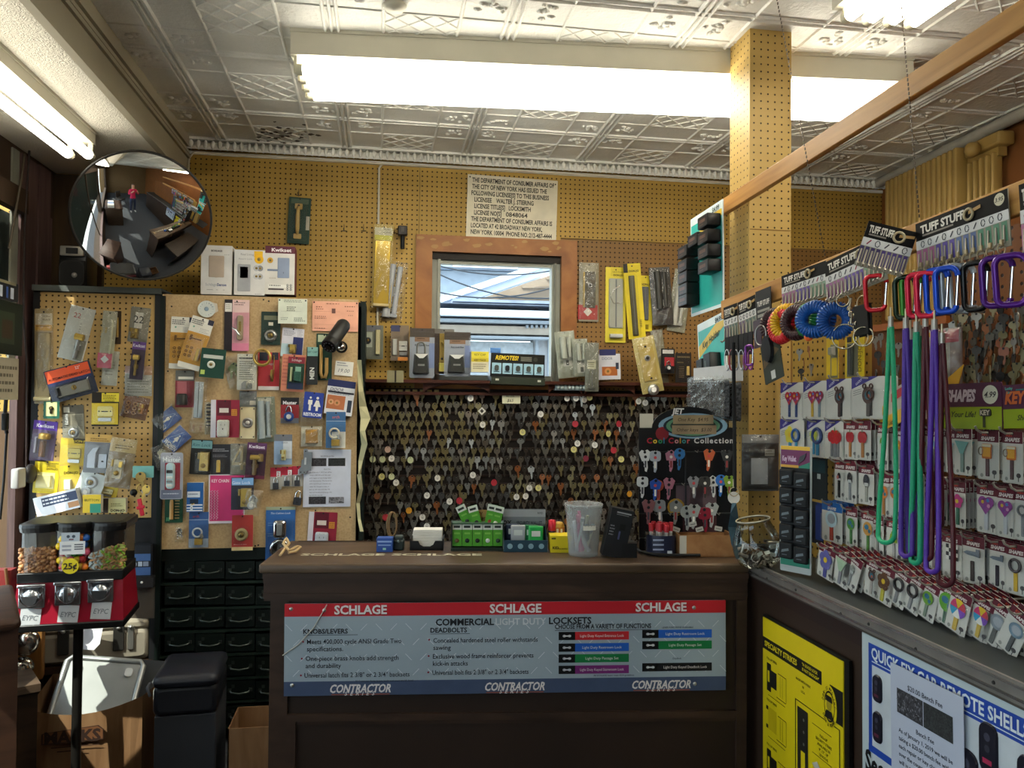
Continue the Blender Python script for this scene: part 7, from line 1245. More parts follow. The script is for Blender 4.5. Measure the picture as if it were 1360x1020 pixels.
B2a = BAR2 .at(957,400); B2e = CAM+ray(1360,235)*1.447
lumber(BAR2,B2a,B2e,.02,.06,'pine rail hung on chains carrying the black key ring strips',.9)
def chain(p,q,label):
 b = MB(); n = int((q-p).length/.011)
 for k in range(n):
  c = p.lerp(q,(k+.5)/n); b.box(tuple(c),(.0022,.0022,.007),M('#3a3026',.4,.5))
 tag(b.obj('chain',None),label,'chain')
p = BAR2 .at(1096,341,-.01); q = atz(1058,245,ZC); q = p+Vector((-.12,.1,0)); q.z = ZC; chain(p,q,'dark thin chain holding the pine rail near the post')
p = BAR2 .at(1221,290,-.01); q = p+Vector((.02,.13,0)); q.z = ZC; chain(p,q,'dark thin chain holding the pine rail in front of the radiator')
ra,rb = RW.at(1174,330,.12),RW.at(1318,250,.12); ua,ub = RW.uv(ra)[0],RW.uv(rb)[0]
RM = M('#a98a4c',.45,0,.08,8); R_ = root('radiator','tan column radiator mounted high on the right wall under the ceiling','radiator',RW.mat(RW.pt(ua,0))); zr1,zr0 = ZC-.07,CAMH+.44
n = 15; sp_ = (ub-ua)/21
for k in range(20):
 b = MB(); x = sp_*(k+.5); dd = .09 if k<15 else.05; b.box((x,(zr0+zr1)/2-(0 if k<15 else.02),.12-dd/2+(.0 if k<15 else-.04)),(sp_*(.72 if k<15 else.45),zr1-zr0-(.0 if k<15 else.12),dd),RM,.008); b.obj('column',R_)
b = MB(); b.bx(0,sp_*20,zr0+.03,zr0+.09,.03,.07,RM); b.obj('header_pipe',R_)
b = MB(); b.bx(0,sp_*20,zr1-.1,zr1-.05,.02,.06,RM); b.obj('header_pipe',R_)
b = MB(); b.bx(sp_*15.2,sp_*21,zr1-.06,zr1-.0,.01,.09,RM,.01); b.sph((sp_*17.8,zr1-.05,.12),.035,RM,12,8); b.obj('valve',R_)
b = MB(); b.tube([RW.pt(.02,ZC-.03,.05),RW.pt(3.4,ZC-.03,.05)],.028,M('#9a958a',.5),12); tag(b.obj('ceiling_pipe'),'painted pipe running along the right wall under the ceiling','pipe')
TEAL = '#2aa39a'
def clipboard(p0,p1,h,label,off,yel):
 m,w = span(BAR1,p0,p1,h,off); R = root('clip_strip',label,'display strip',m); b = MB(); b.prism(rrect(w,h,.004),-.003,0,M('#cfdcdc',.45)); b.quad(-w*.47,-h*.47,w*.47,h*.42,.0005,M(TEAL,.45));
 if yel:b.add([(-w*.47,h*.26,.001),(w*.2,h*.42,.001),(w*.47,h*.42,.001),(w*.47,h*.36,.001),(-w*.47,h*.14,.001)],[(4,3,2,1,0)],M('#c9a82c',.45)); b.text('Key Holder',0,h*.29,.022,M('#23402c'),.0016,'c',.03,.3,w*.7,rot=.18)
 b.text('$4.99',w*.3,h*.45,.018,M('#2a3a3a'),.0016,'c',.02); b.obj('backing_card',R); return R,m,w
h = hgt(BAR1,919,290,420,.03); R_,m,w = clipboard((917,292),(960,264),h,'upper turquoise strip of black key holder boxes on the pine rail',.03,True)
n_ = 0
for x,ys in((-.36,(.14,.0,-.12,-.24,-.35)),(.3,(.32,.17,.03,-.11)),(-.02,(.2,))):
 for y in ys:
  n_+=1; b = MB(); sw = w*.3 if x else w*.16; b.box((x*w,y*h,.026),(sw,h*.115 if x else h*.19,.05),M('#151313',.45),.003); b.quad(x*w-sw*.3,y*h-.004,x*w+sw*.3,y*h+.008,.0515,M('#5a4238',.5)); b.quad(x*w-sw*.3,y*h-.014,x*w+sw*.1,y*h-.009,.0515,M('#4a3a34',.5))
  lab = ('left column' if x==-.36 else 'right column' if x==.3 else 'narrow middle place')+' of the upper turquoise strip, '+(['topmost','second','third','fourth','lowest'][ys.index(y)])
  tag(b.obj('key_holder_box',None,m),'black key holder box in the '+lab,'box')
h2_ = hgt(BAR1,932,430,560,.03); R_,m,w = clipboard((926,432),(962,413),h2_,'lower turquoise strip of black key holder boxes beside the post',.02,True)
for k,(x,y,sw,sh)in enumerate(((-.42,-.12,.3,.13),(-.08,-.08,.22,.34),(.2,-.06,.24,.36))):
 b = MB(); b.box((x*w,y*h2_,.022),(sw*w,sh*h2_,.042),M('#141616',.45),.003); b.quad((x-sw*.25)*w,(y-sh*.3)*h2_,(x-sw*.05)*w,(y+sh*.3)*h2_,.0435,M('#4c5652',.5)); tag(b.obj('key_holder_box',None,m),['small left','tall middle','tall right'][k]+' black box on the lower turquoise strip','box')
fr_ = Frame(BAR1 .at(950,520,.07),BAR1 .ex)
def shaker(box,lb,off,c='#55585c'):
 mm_,w,h = put(fr_,box,0,off); R = root('tag_bag',lb,'bag',mm_); b = MB(); b.prism(rrect(w,h*.24),0,.001,M('#b9babb',.5)); b.v = [(x,y+h*.38,z)for x,y,z in b.v]; b.obj('header_card',R); b = MB(); b.prism(rrect(w*.9,h*.72,.01),0,.02,M(c,.25,.3,.8,120),.006); b.v = [(x,y-h*.12,z)for x,y,z in b.v]; b.obj('metal_beads',R); b = MB(); crinkle(b,0,-h*.1,w*1.02,h*.82,.02,BAG,.008,31); b.obj('clear_bag',R)
shaker((946,490,986,560),'bag of grey metal beads, behind the front one, beside the black lanyard',-.02,'#4c4d50'); shaker((920,487,970,556),'front bag of grey metal beads with a white header beside the black lanyard',.03)
def hstrip(p0,p1,h,label,off=.012,n=12,cols=('#a06a90','#6a5498','#7f9a82'),fr=None,logo=True,price='',k=0):
 m,w = span(fr or BAR2,p0,p1,h,off); R = root('key_ring_strip',label,'display strip',m)
 b = MB(); b.prism(rrect(w,h),-.002,0,M('#8d8878',.5)); b.quad(-w/2,h*.08,w/2,h*.5,.0005,M('#0b0908',.6,0,.1,14,0,.15)); b.quad(-w/2,-h*.04,w/2,h*.14,.001,M('#c9c7c4',.5))
 if logo:b.text('TUFF STUFF',-w*.44,h*.34,h*.15,M('#cfc8bc',.5),.001,'l',.04,0,min(w*.5,.13)); b.quad(-w*.42,h*.2,-w*.42+min(w*.36,.1),h*.235,.001,M('#7a7268')); lx = -w*.44+min(w*.5,.13)+.012; b.ring((lx,h*.3,.002),.011,.0028,M('#a89a78',.4),14,6); b.prism([(lx,h*.3),(lx+.03,h*.34),(lx+.03,h*.4),(lx,h*.36)],.001,.002,M('#a8834c',.5))
 if price:b.poly(circ(h*.11,18,w*.42,h*.36),.001,M('#c9bfa4',.5)); b.text(price,w*.42,h*.36,h*.07,M('#2a2420'),.0014,'c',.02,.2)
 rr = random.Random(int(w*1e4)); nI = max(4,int(w/.02))
 for i in range(nI):
  x = -w*.46+w*.92*(i+.5)/nI; c = M('#a03048' if rr.random()<.15 else '#3a3a40',.5)
  if rr.random()<.45:b.tube([(x+.005*math.cos(a),h*.05+.007*math.sin(a),.0016)for a in(0,1,2,3,4,5,6)],.0009,c,4)
  else:b.tube([(x-.003,h*.0,.0016),(x+.004,h*.1,.0016)],.0013,c,4)
 for i in range(n):
  x0,x1 = -w/2+w*i/n,-w/2+w*(i+.72)/n; t = i/max(1,n-1); c = cols[min(len(cols)-1,int(t*len(cols)))]; b.quad(x0,-h*.4,x1,-h*.05,.0006,M(c,.5))
 b.obj('strip_card',R); b = MB();
 for i in range(n):x = -w/2+w*(i+.36)/n; b.tube([(x,-h*.12,.001),(x,-h*.42,.003),(x,-h*.5,.012),(x,-h*.46,.018)],.0022,M('#a89f90',.4,.2),5)
 b.obj('strip_hook',R); return m,w
H = lambda px,a,c:hgt(BAR2,px,a,c,.012)*1.1
hstrip((1038,367),(1097,346),H(1040,368,408),'black header strip over the coiled wrist bands, left of two joined strips',n=12)
hstrip((1095,349),(1173,311),H(1100,349,398),'black header strip with round price over the coiled wrist bands and rings',.045,n=15,price='4.99')
fS = Frame(BAR2 .at(1217,309,.014),(Matrix.Rotation(1.1,3,'Z')@BAR2 .ex));
hstrip((1154,293),(1219,309),.1,'black header strip turned the other way behind the big red carabiner',0,9,('#3a2f5a','#4a3a72'),fS)
hstrip((1216,298),(1338,250),H(1220,297,358),'long black header strip carrying the row of coloured carabiners',n=13,cols=('#9a5a80','#5a4a92','#50628a','#4c7a60'),price='3.95')
hstrip((1353,246),(1420,220),H(1355,246,335),'black header strip cut off by the right edge of the view',n=6,cols=('#a86a86','#7a5a9a'))
for i,(a,e,hh)in enumerate((((961,409),(979,402),(409,452)),((980,402),(1003,391),(402,446)))):hstrip(a,e,H(970,*hh),['first small black header strip left of the post, by the turquoise strip','second small black header strip left of the post'][i],n=5,cols=('#6a5a6e','#5a6a60'))
m,w = span(BAR2,(1004,388),(1024,380),H(1010,388,425),.012); b = MB(); b.prism(rrect(w,H(1010,388,425)),0,.002,M('#1a1815',.5)); b.text('TUFF STUFF',0,.005,.014,M('#c9c2b8'),.0026,'c',.04,0,w*.8); b.quad(-w*.4,-.02,w*.4,-.013,.0026,M('#8a867c')); b.quad(-w*.4,-.035,w*.4,-.026,.0026,M('#8a867c')); tag(b.obj('header_card',None,m),'plain black header card hanging in front of the post','card')
def bpt(px,py,off=.03):return BAR2 .at(px,py,off)
ring_m = M('#b9ab8c',.3,.7)
def carab(cx,cy,h,col,label,yaw=0.0,off=.035,w=None,gate=CHROME):
 p = bpt(cx,cy,off); s = (p-CAM).dot(CR@Vector((0,0,-1)))/F; H_ = h*s; Wd = (w or.55)*H_; m = BAR2 .mat(p)@Matrix.Rotation(yaw,4,'Y'); R = root('carabiner',label,'carabiner',m); mt_ = M(col,.25,.35,.05)if isinstance(col,str)else col
 P = []
 for cxx,cyy,a0,a1,rr in((-.5,.5,pi,pi/2,.28),(.5,.5,pi/2,0,.38),(.5,-.5,0,-pi/2,.22),(-.5,-.5,-pi/2,-pi,.28)):
  r_ = rr*Wd
  for i in range(6):
   a = a0+(a1-a0)*i/5; wx = Wd/2*(1.0 if cyy>0 else.86); P.append(((wx-r_)*(1 if cxx>0 else-1)+r_*math.cos(a),(H_/2-r_)*(1 if cyy>0 else-1)+r_*math.sin(a),0))
 gi = 11; body_ = P[gi+1:]+P[:gi+1]; b = MB(); b.tube(body_,H_*.066,mt_,10); b.obj('body',R); b = MB(); b.tube([P[gi],P[gi+1]],H_*.04,gate,8); b.obj('gate',R); return R
CB_ = [(1343,372,66,'#4f1a78','front purple carabiner at the right end of the row',.9,.62,.05),(1324,374,64,'#47186c','second purple carabiner just behind the front purple one',.9,.6,.035),(1295,380,62,'#141414','large black carabiner next to the purple pair',.6,.6,.04),(1277,383,60,'#b4b8bd','right silver carabiner between the black and blue ones',1.0,.5,.03),(1266,383,60,'#9a9fa6','left silver carabiner between the black and blue ones',1.0,.5,.04),(1257,385,58,'#1c47b4','right blue carabiner of the pair',.75,.55,.06),(1244,387,58,'#1c47b4','left blue carabiner of the pair',.75,.55,.056),(1231,391,57,'#c01f3c','right red carabiner beside the blue pair',.75,.55,.062),(1219,392,56,'#c01f3c','left red carabiner beside the green one',.75,.55,.056),(1210,394,54,'#3a7a2a','green carabiner partly behind the left red one',.7,.55,.03),(1202,395,54,'#1c2c1e','dark green carabiner at the left end of the row',.7,.6,.035),(1163,389,46,'#b8202c','big red carabiner hanging alone over the black fob',1.0,.62,.05)]
for cx,cy,h,c,lb,yw_,w_,of_ in CB_:carab(cx,cy,h,c,lb,yw_-.5,of_,w_)
for k,px in enumerate((1223,1232,1243,1252,1262,1272,1283,1293,1303,1315,1330)):
 p = bpt(px,362-(px-1216)*.27,.03); b = MB(); b.ring((0,0,0),.009,.0013,ring_m,16,5,'x'); b.box((0,.012,0),(.006,.012,.004),ring_m)
 tag(b.obj('split_ring',None,BAR2 .mat(p)),'small split ring hanging between the long strip and a coloured carabiner','ring','split rings above the carabiner row')
def coil(cx,cy,rx,ry,col,label,off,yaw=0.0,turns=34,rr=7):
 p = bpt(cx,cy,off); s = (p-CAM).dot(CR@Vector((0,0,-1)))/F; b = MB(); P = []; n = turns*8
 for i in range(n):
  a = 2*pi*i/n; q = 2*pi*i/8; R1 = 1+.0; c = rr*s*math.cos(q); d = rr*s*math.sin(q); P.append(((rx*s+c)*math.cos(a),(ry*s+c)*math.sin(a),d))
 b.tube(P,2.2*s,M(col,.35),5,True); tag(b.obj('coil_band',None,BAR2 .mat(p)@Matrix.Rotation(yaw,4,'Y')),label,'wrist band')
coil(1083,424,20,17,'#16509a','front blue coiled wrist band facing the viewer',.07,.5); coil(1110,426,16,17,'#174a92','right blue coiled wrist band by the large key ring',.055,1.0); coil(1073,425,19,16,'#1b7a38','green coiled wrist band behind the front blue one',.045,-.1,34,6)
coil(1058,428,17,17,'#3a1c20','dark maroon coiled wrist band between the yellow and green ones',.045,.35,34,6); coil(1046,428,17,18,'#d9a61c','yellow coiled wrist band near the left',.04,.6,30,6); coil(1038,433,16,17,'#c02228','bright red coiled wrist band at the left end',.05,.2,30,6); coil(1029,432,14,16,'#33181a','dark brown coiled wrist band at the far left end',.03,.5,30,6)
p = bpt(1074,447,.06); b = MB(); b.sph((0,0,0),(.016,.012,.008),M('#e0602a',.4),12,8); tag(b.obj('orange_fob',None,BAR2 .mat(p)),'small orange oval fob under the green coiled band','fob')
for k,(px,py,r_,lb)in enumerate(((1122,447,16,'large thin key ring hanging right of the blue coil'),(1147,447,12,'medium key ring under the black strap fob'),(1120,399,8,'small bright key ring above the blue coil'))):
 p = bpt(px,py,.05+.005*k); s = 1.9/F; b = MB(); b.ring((0,0,0),r_*s,.0016,M('#c9bfa6',.25,.8),30,6); b.ring((0,0,.0025),r_*s,.0014,M('#b9af96',.25,.8),30,6); tag(b.obj('key_ring',None,BAR2 .mat(p)@Matrix.Rotation(.6,4,'Y')),lb,'ring')
for k,(pts,lb)in enumerate(((((1130,396),(1128,410),(1131,418),(1130,430)),'left trigger snap with a swivel above the large key ring'),(((1137,405),(1136,418),(1139,430),(1138,440)),'right trigger snap with a swivel beside the black strap fob'))):
 P = [bpt(*q,.05)for q in pts]; b = MB(); b.tube([tuple(v)for v in P],.0035,M('#a9a08c',.3,.7),6); b.ring(tuple(P[2]),.007,.0016,M('#c9bfa6',.25,.8),14,5,'y'); b.ring(tuple(P[3]),.006,.0016,M('#c9bfa6',.25,.8),14,5,'y'); b.sph(tuple(P[1]),.006,ring_m,8,6); tag(b.obj('snap_hook'),lb,'hook')
m,w,h = put(BAR2,(1137,403,1158,448),4,.045); R_ = root('strap_fob','wide black webbing strap fob hanging under the big red carabiner','fob',m); b = MB(); b.box((0,-.0,0),(w*.95,h*.95,.006),M('#121110',.8),.002); b.box((0,0,.008),(w*.9,h*.9,.004),M('#171614',.8),.001); b.obj('webbing',R_)
b = MB(); b.ring((0,-h*.52,.004),w*.3,.0014,ring_m,18,5); b.ring((0,h*.52,.004),w*.3,.0014,ring_m,18,5); b.obj('ring',R_)
for k,(px,c,cc)in enumerate(((966,'#17171a','#b9bcc0'),(972,'#1c1a1c','#8a2a34'),(978,'#141416','#9a9ca0'),(985,'#1a1a1c','#b9bcc0'),(991,'#161618','#7a3a6a'),(997,'#1a181c','#8a3a8a'))):
 m,w,h = put(BAR2,(px-4,448-k*1.5,px+4,478),0,.03+.004*k); R_ = root('strap_key_chain',['first','second','third','fourth','fifth','sixth'][k]+' short black strap key chain from the left, hanging left of the post','key chain',m); b = MB(); b.box((0,h*.1,0),(w*.7,h*.8,.004),M(c,.8)); b.obj('strap',R_); b = MB(); b.ring((0,-h*.5,0),w*.42,.0026,M(cc,.3,.4),16,6,'z',w*.85); b.obj('clip',R_)
carab(995,472,26,'#7a3a8c','small mauve carabiner at the end of the black straps',.3,.06,.5)
pk = BAR2
m,w,h = put(BAR2,(1012,452,1040,508),14,.05); R_ = root('hanging_card','tilted dark green and brown card with a barcode hanging before the post','card',m); b = MB(); b.prism(rrect(w*.9,h*.95,.003),0,.002,M('#2b3128',.5)); b.add([(-w*.4,-h*.1,.0026),(w*.4,h*.2,.0026),(w*.2,h*.32,.0026),(-w*.4,h*.1,.0026)],[(0,1,2,3)],M('#5a4a30',.5)); b.quad(-w*.1,-h*.42,w*.1,-h*.22,.0028,M('#b9bab4',.5)); b.obj('card',R_); b = MB(); b.prism(circ(w*.24,16,-w*.05,h*.32,w*.38),.003,.012,M('#16181a',.35),.003); b.obj('fob',R_)
m,w,h = put(BAR2,(1000,425,1014,462),6,.05); b = MB(); b.prism(rrect(w*.7,h,.003),0,.003,M('#4a3e48',.4)); b.ring((w*.4,-h*.1,.006),w*.5,.002,STEEL,18,6); tag(b.obj('key_tag_card',None,m),'narrow mauve tag with a steel ring hanging at the post edge','tag')
fl_ = Frame(BAR2 .at(975,470,.06),CTR.ex); pa,pb = fl_.at(974,455),fl_.at(976,652); b = MB(); b.tube([pa,pa.lerp(pb,.5)+fl_.n*.002,pb],.0055,M('#0f0f10',.8),6); R_ = tag(b.obj('lanyard'),'long black lanyard with a white round tag hanging left of the post','lanyard')
m = fl_.mat(fl_.at(974.5,661)); mi = m
b = MB(); b.prism(circ(.018,24),0,.002,M('#c9c7c0',.5)); b.ring((0,.018,.003),.013,.0014,ring_m,20,5); b.tube([(0,.03,0),(.0,.055,0)],.003,ring_m,6); o = b.obj('round_tag',R_); o.matrix_world = m
b = MB(); strip(b,[(972,668),(970,682),(967,700),(971,722),(978,742)],[6,10,16,14,3],M('#3c5560',.8,0,.3,30),fl_,.0); tag(b.obj('cloth'),'twisted blue grey cloth hanging below the white round tag','cloth')
pf = Frame(PST.at(1010,615,.01),Matrix.Rotation(math.radians(-4),3,'Z')@Vector((1,0,0)))
pack(pf,(985,577,1034,652),'clear silver bag with black pouch and white label hanging on the post',bag=True,card='#4a4e54',bands=[(.03,.17,.97,.97,'#1b1f26'),(.25,.42,.7,.88,'#b9bcc4'),(.62,.26,.88,.38,'#b4b4ae'),(0,0,1,.15,'#8d8f92')],off=.02,lines=[(.64,.28,.86,2,.05,'#66665f')])
CR_ = '#5a1626'
def headpoly(b,kind,r,c,z):
 m = M(c,.45); m2 = M('#d9b52c',.45); dk = M('#2a2a2e',.45)
 if kind=='flower':
  for i in range(5):b.poly(circ(r*.5,12,r*.55*math.cos(i*1.257+.3),r*.55*math.sin(i*1.257+.3)),z+.0001*i,m)
  b.poly(circ(r*.3,10),z+.001,m2 if c!='#d9b52c' else dk)
 elif kind=='apple':b.poly(circ(r*.6,14,-r*.35,0,r*.8),z,m); b.poly(circ(r*.6,14,r*.35,0,r*.8),z+.0002,m); b.quad(-r*.08,r*.6,r*.08,r*1.1,z+.0003,M('#4a6a2a',.5)); r<.008 and b.quad(-r*.45,-r*.1,r*.45,r*.12,z+.0005,M('#e6dcd6',.5))
 elif kind=='heart':b.poly(circ(r*.62,14,-r*.45,r*.3),z,m); b.poly(circ(r*.62,14,r*.45,r*.3),z+.0002,m); b.poly([(-r*1.02,r*.1),(0,-r*1.1),(r*1.02,r*.1)],z+.0003,m); [b.poly(circ(r*.22,8,r*x,r*y),z+.0006,M(q,.45))for x,y,q in((-.4,.3,'#d9b040'),(.3,.5,'#4a7ac0'),(.4,-.1,'#d090b8'),(-.2,-.3,'#7a3a90'))]
 elif kind=='mug':b.prism(rrect(r*1.5,r*1.9,r*.15),z,z+.001,m); b.quad(-r*.6,-r*.7,r*.6,r*.5,z+.0012,M('#e0a02c',.4)); b.quad(-r*.7,r*.55,r*.7,r*.9,z+.0013,M('#d9cfae',.5)); b.ring((-r*.95,0,z+.0006),r*.38,r*.08,M('#8a7a6a',.4),14,5,'z',r*.5)
 elif kind=='hammer':b.prism([(-r*1.2,r*.3),(-r*.7,r*.55),(r*.6,r*.6),(r*.6,r*.9),(r*1.1,r*.9),(r*1.1,-.0),(r*.6,r*.05),(-r*.6,r*.1)][::-1],z,z+.001,m)
 elif kind=='funnel':b.prism([(-r*1.1,r*.9),(r*1.1,r*.8),(r*.7,r*.2),(r*.25,-r*.7),(-r*.25,-r*.7),(-r*.6,0)][::-1],z,z+.001,m)
 elif kind=='balloon':
  for i,q in enumerate((c,'#d9b52c','#c9386a','#3a9ac0','#e0dcd2','#7a4ab0')):a = i*1.047; b.poly([(0,0)]+[(r*math.cos(a+k*.2618),r*math.sin(a+k*.2618))for k in range(5)],z+.0001,M(q,.45))
 elif kind=='ring':b.ring((0,0,z+.001),r*.75,r*.18,m,18,6)
 elif kind=='leaf':b.poly(circ(r*.65,12,0,r*.1,r*.95),z,m); b.quad(-r*.4,-r*.7,r*.5,-r*.2,z+.0003,M('#b9bab6',.5))
 elif kind=='checker':
  for i in range(4):
   for j in range(4):b.quad(r*(-.8+.4*i),r*(-.8+.4*j),r*(-.4+.4*i),r*(-.4+.4*j),z,dk if(i+j)%2 else M('#d9d6d0',.5))
 elif kind=='globe':b.poly(circ(r,18),z,m); b.poly(circ(r*.5,8,-r*.2,r*.2,r*.4),z+.0003,M('#2a6a8a',.45)); b.poly(circ(r*.3,8,r*.4,-r*.3),z+.0003,M('#2a6a8a',.45))
 elif kind=='bear':b.poly(circ(r*.85,16,0,-r*.1),z,m); [b.ring((sx*r*.5,r*.8,z+.0006),r*.22,r*.08,m,10,5)for sx in(-1,1)]; b.poly(circ(r*.45,12,0,-r*.1),z+.0004,M('#2f6a7a',.45)); b.poly(circ(r*.22,8,r*.1,-r*.2),z+.0007,M('#c05a3a',.45))
 elif kind=='bag':b.prism([(-r*.8,-r*.8),(r*.8,-r*.8),(r*.6,r*.4),(-r*.6,r*.4)],z,z+.001,m); b.ring((0,r*.5,z+.0006),r*.35,r*.08,m,12,5)
 elif kind=='spoon':b.poly(circ(r*.9,16,0,0,r*.8),z,m); b.poly(circ(r*.6,14,r*.05,r*.05,r*.5),z+.0004,M('#c3c9cf',.25,.4))
 else:b.poly(circ(r,16),z,m); b.poly(circ(r*.45,12),z+.0004,dk)
NAMEK = {}
def keycard(box,label,keys,rot=0,off=.10,top=CR_,group=None,style='k',stack=0,sdir=None,frame=None,dz=.018,grp=None):
 m,w,h = put(frame or DSP,box,rot,off); R = root('key_card',label,'key card',m)
 b = MB(); b.prism(rrect(w,h,w*.06,2),0,.0012,M('#c6c3ba',.5)); z = .0016
 if style=='k':
  b.quad(-w/2,h*.27,w/2,h*.5,z,M(top,.5)); b.text('KEY',-w*.12,h*.43,h*.06,M('#c0442c',.5),z+.0004,'c',.04,.25,w*.4); b.text('SHAPES',0,h*.34,h*.07,M('#d6ccc6',.5),z+.0004,'c',.04,.2,w*.84); b.prism(rrect(w*.22,h*.09,w*.1,3,w*.3,-h*.34),z,z+.0003,M('#4a4648',.5)); b.quad(w*.28,-h*.46,w*.32,-h*.36,z+.0004,M('#4a4648',.5)); b.poly(circ(w*.08,8,-w*.3,-h*.42),z,M('#8a8a84',.5))
 else:
  b.add([(-w/2,h*.5,z),(-w/2,h*.2,z),(w*.3,h*.5,z)],[(0,1,2)],M('#3a3478',.5)); b.text('LUCKY',-w*.27,h*.38,h*.055,M('#c9c6d6'),z+.0004,'c',.03,.2,w*.36,rot=.5)
  for i in range(3):b.add([(-w*.45,h*(.14-.05*i),z),(-w*.2,h*(.2-.05*i),z),(-w*.2,h*(.212-.05*i),z),(-w*.45,h*(.152-.05*i),z)],[(0,1,2,3)],M('#55555c',.5))
 b.poly(circ(min(.004,w*.08),8,0,h*.46),z+.0008,DARK); b.obj('card',R)
 b = MB()
 for(kind,kx,c,bc,r_)in keys:
  T = Matrix.Translation((kx*w,h*.02,.002))@Matrix.Rotation(0,4,'Z'); r = r_*w; b.T = T
  L2 = h*.42; b.prism(rrect(r*.5,L2,r*.1,2,0,-L2*.5-r*.2),0,.0022,M(bc,.4,.2)); b.T = Matrix.Translation((kx*w,h*.08,.0044)); headpoly(b,kind,r,c,0); b.T = None
 b.obj('key',R)
 b = MB(); b.prism(rrect(w*.96,h*.7,w*.05,2,0,-h*.14),.0022,.009,CLEAR,.002); b.f.pop(0); b.mi.pop(0); b.sm.pop(0); b.obj('blister',R)
 lb2 = 'card stacked behind the '+label.replace(' card with',' with').replace(' card','').split(' behind ')[0]; g = lb2
 stack+=2; dz = min(dz,off*.85/(stack+1))
 for k in range(stack):
  d = m@Matrix.Translation((.0,0,0)); d = Matrix.Translation(-DSP.n*dz*(k+1)+Vector((0,0,.0005*(k+1))))@m@Matrix.Rotation(rnd.uniform(-.02,.02),4,'Z')
  dup(R,d,lb2,g)
 tip = m@Vector((0,h*.46,.03)); a = tip-DSP.n*(off+.03); b = MB(); b.tube([a,tip-DSP.n*.012,tip+Vector((0,0,.006)),tip+Vector((0,0,.014))+DSP.n*.004],.0024,M('#a09a90',.4,.3),6)
 q = b.obj('peg_hook'); rw = 'lower right' if 'lower r' in label else 'upper right' if 'upper r' in label else 'middle right' if 'middle r' in label else label.replace('wide ','').replace('first ','').replace('left ','').replace('second wide','').split('row')[0].split()[-1].split('-')[0]+'-row'
 rw = rw.replace('--','-'); lk = 'pale wire hook of the %s key cards on the side counter display'%rw; tag(q,lk,'hook',lk.replace('hook','hooks')); return R
two = lambda kind,c,bc:[(kind,-.08,c,bc,.17),(kind,.22,c,bc,.17)]
RA = dict(style='l')
keycard((1037,508,1067,557),'first wide top-row card with two red and blue butterfly keys',two('heart','#b02a3c','#3a4a7a'),**RA)
keycard((1067,506,1098,557),'second wide top-row card with two red and yellow butterfly keys',[('heart',-.08,'#a82c40','#c9a23a',.17),('heart',.22,'#8a2440','#7a8a94',.17)],**RA)
keycard((1098,503,1131,557),'third wide top-row card with a brown round eared pair of keys',[('bear',.05,'#4a3430','#4a3430',.22),('ring',.12,'#4a3430','#2a2a2a',.12)],**RA)
keycard((1131,500,1176,556),'fourth wide top-row card with brown eared keys beside the white slanted header',[('bear',.02,'#4a3430','#55504c',.2),('ring',.1,'#4a3430','#2a2a2a',.12)],**RA)
keycard((1036,557,1068,606),'left second-row card with yellow daisy and blue key',[('flower',-.05,'#d2c23a','#3a8ab0',.2),('ring',.2,'#2a5a9a','#3a8ab0',.18)],**RA)
keycard((1072,558,1097,607),'second-row card with blue rimmed daisy key partly behind a brown edge',[('ring',.1,'#2a3a6a','#3a8ab0',.3),('flower',-.1,'#b9c24a','#3a8ab0',.2)],off=.09,**RA)
keycard((1096,559,1122,610),'second-row card with a big shiny red apple pair of keys',[('apple',.05,'#c81f24','#8a8a8c',.28),('apple',-.12,'#b81c22','#8a8a8c',.2),('apple',.2,'#b81c22','#8a8a8c',.2)],**RA)
keycard((1121,559,1140,610),'second-row narrow card with red lettered apple key, left twin',[('apple',0,'#a8202c','#b0763c',.3)],off=.1)
keycard((1137,559,1157,611),'second-row narrow card with red lettered apple key, right twin',[('apple',0,'#b0202e','#a8703c',.32)],stack=4,off=.11)
keycard((1166,561,1180,624),'second-row slim card with a green leafy key behind the green lanyard',[('leaf',0,'#6a8a2a','#8a7a3c',.3)],stack=3)
keycard((1188,565,1203,628),'second-row card with an orange key behind the purple lanyard',[('flower',0,'#c07a2c','#8a8a84',.3)],stack=2)
keycard((1122,612,1138,668),'third-row card with a black and white leaf shaped key',[('leaf',0,'#232326','#8a8c90',.32)],stack=3)
keycard((1109,611,1123,665),'third-row card with a slim black and pink figure key',[('leaf',0,'#1b1b1e','#1b1b1e',.26),('flower',-.1,'#b04a6a','#1b1b1e',.12)])
keycard((1141,617,1161,670),'third-row card with a dark oval key beside the plain white key',[('leaf',.05,'#2c2c34','#9a988e',.3)],stack=3)
keycard((1167,627,1183,690),'third-row card with orange round key, left of two behind the green lanyard',[('globe',0,'#d0762a','#a8713a',.36)])
keycard((1182,628,1197,692),'third-row card with orange round key, right of two behind the green lanyard',[('globe',0,'#c9702a','#a8713a',.36)],stack=2)
keycard((1203,632,1220,696),'third-row card hidden behind the purple lanyards',[('flower',0,'#8a4a6a','#8a8a84',.3)],stack=2)
keycard((1092,667,1119,720),'fourth-row blue card with a pale round disc on a red stick key',[('spoon',0,'#b9d0d6','#b0402c',.32)],top='#1f5a9a')
keycard((1124,674,1139,726),'fourth-row card with a green and orange parrot coloured key',[('globe',0,'#4a8a34','#3a6a34',.34)],stack=2)
keycard((1145,677,1163,737),'fourth-row wider card with a green and orange parrot coloured key',[('globe',.0,'#c08a3a','#4a7a34',.34)],stack=1)
keycard((1160,684,1174,742),'fourth-row card with a dark red rose key',[('flower',0,'#8a1f2c','#8a8a84',.32)],stack=2)
keycard((1178,688,1199,748),'fourth-row card with a lime green handbag key',[('bag',0,'#8aa52c','#a9a8a2',.3)],stack=2)
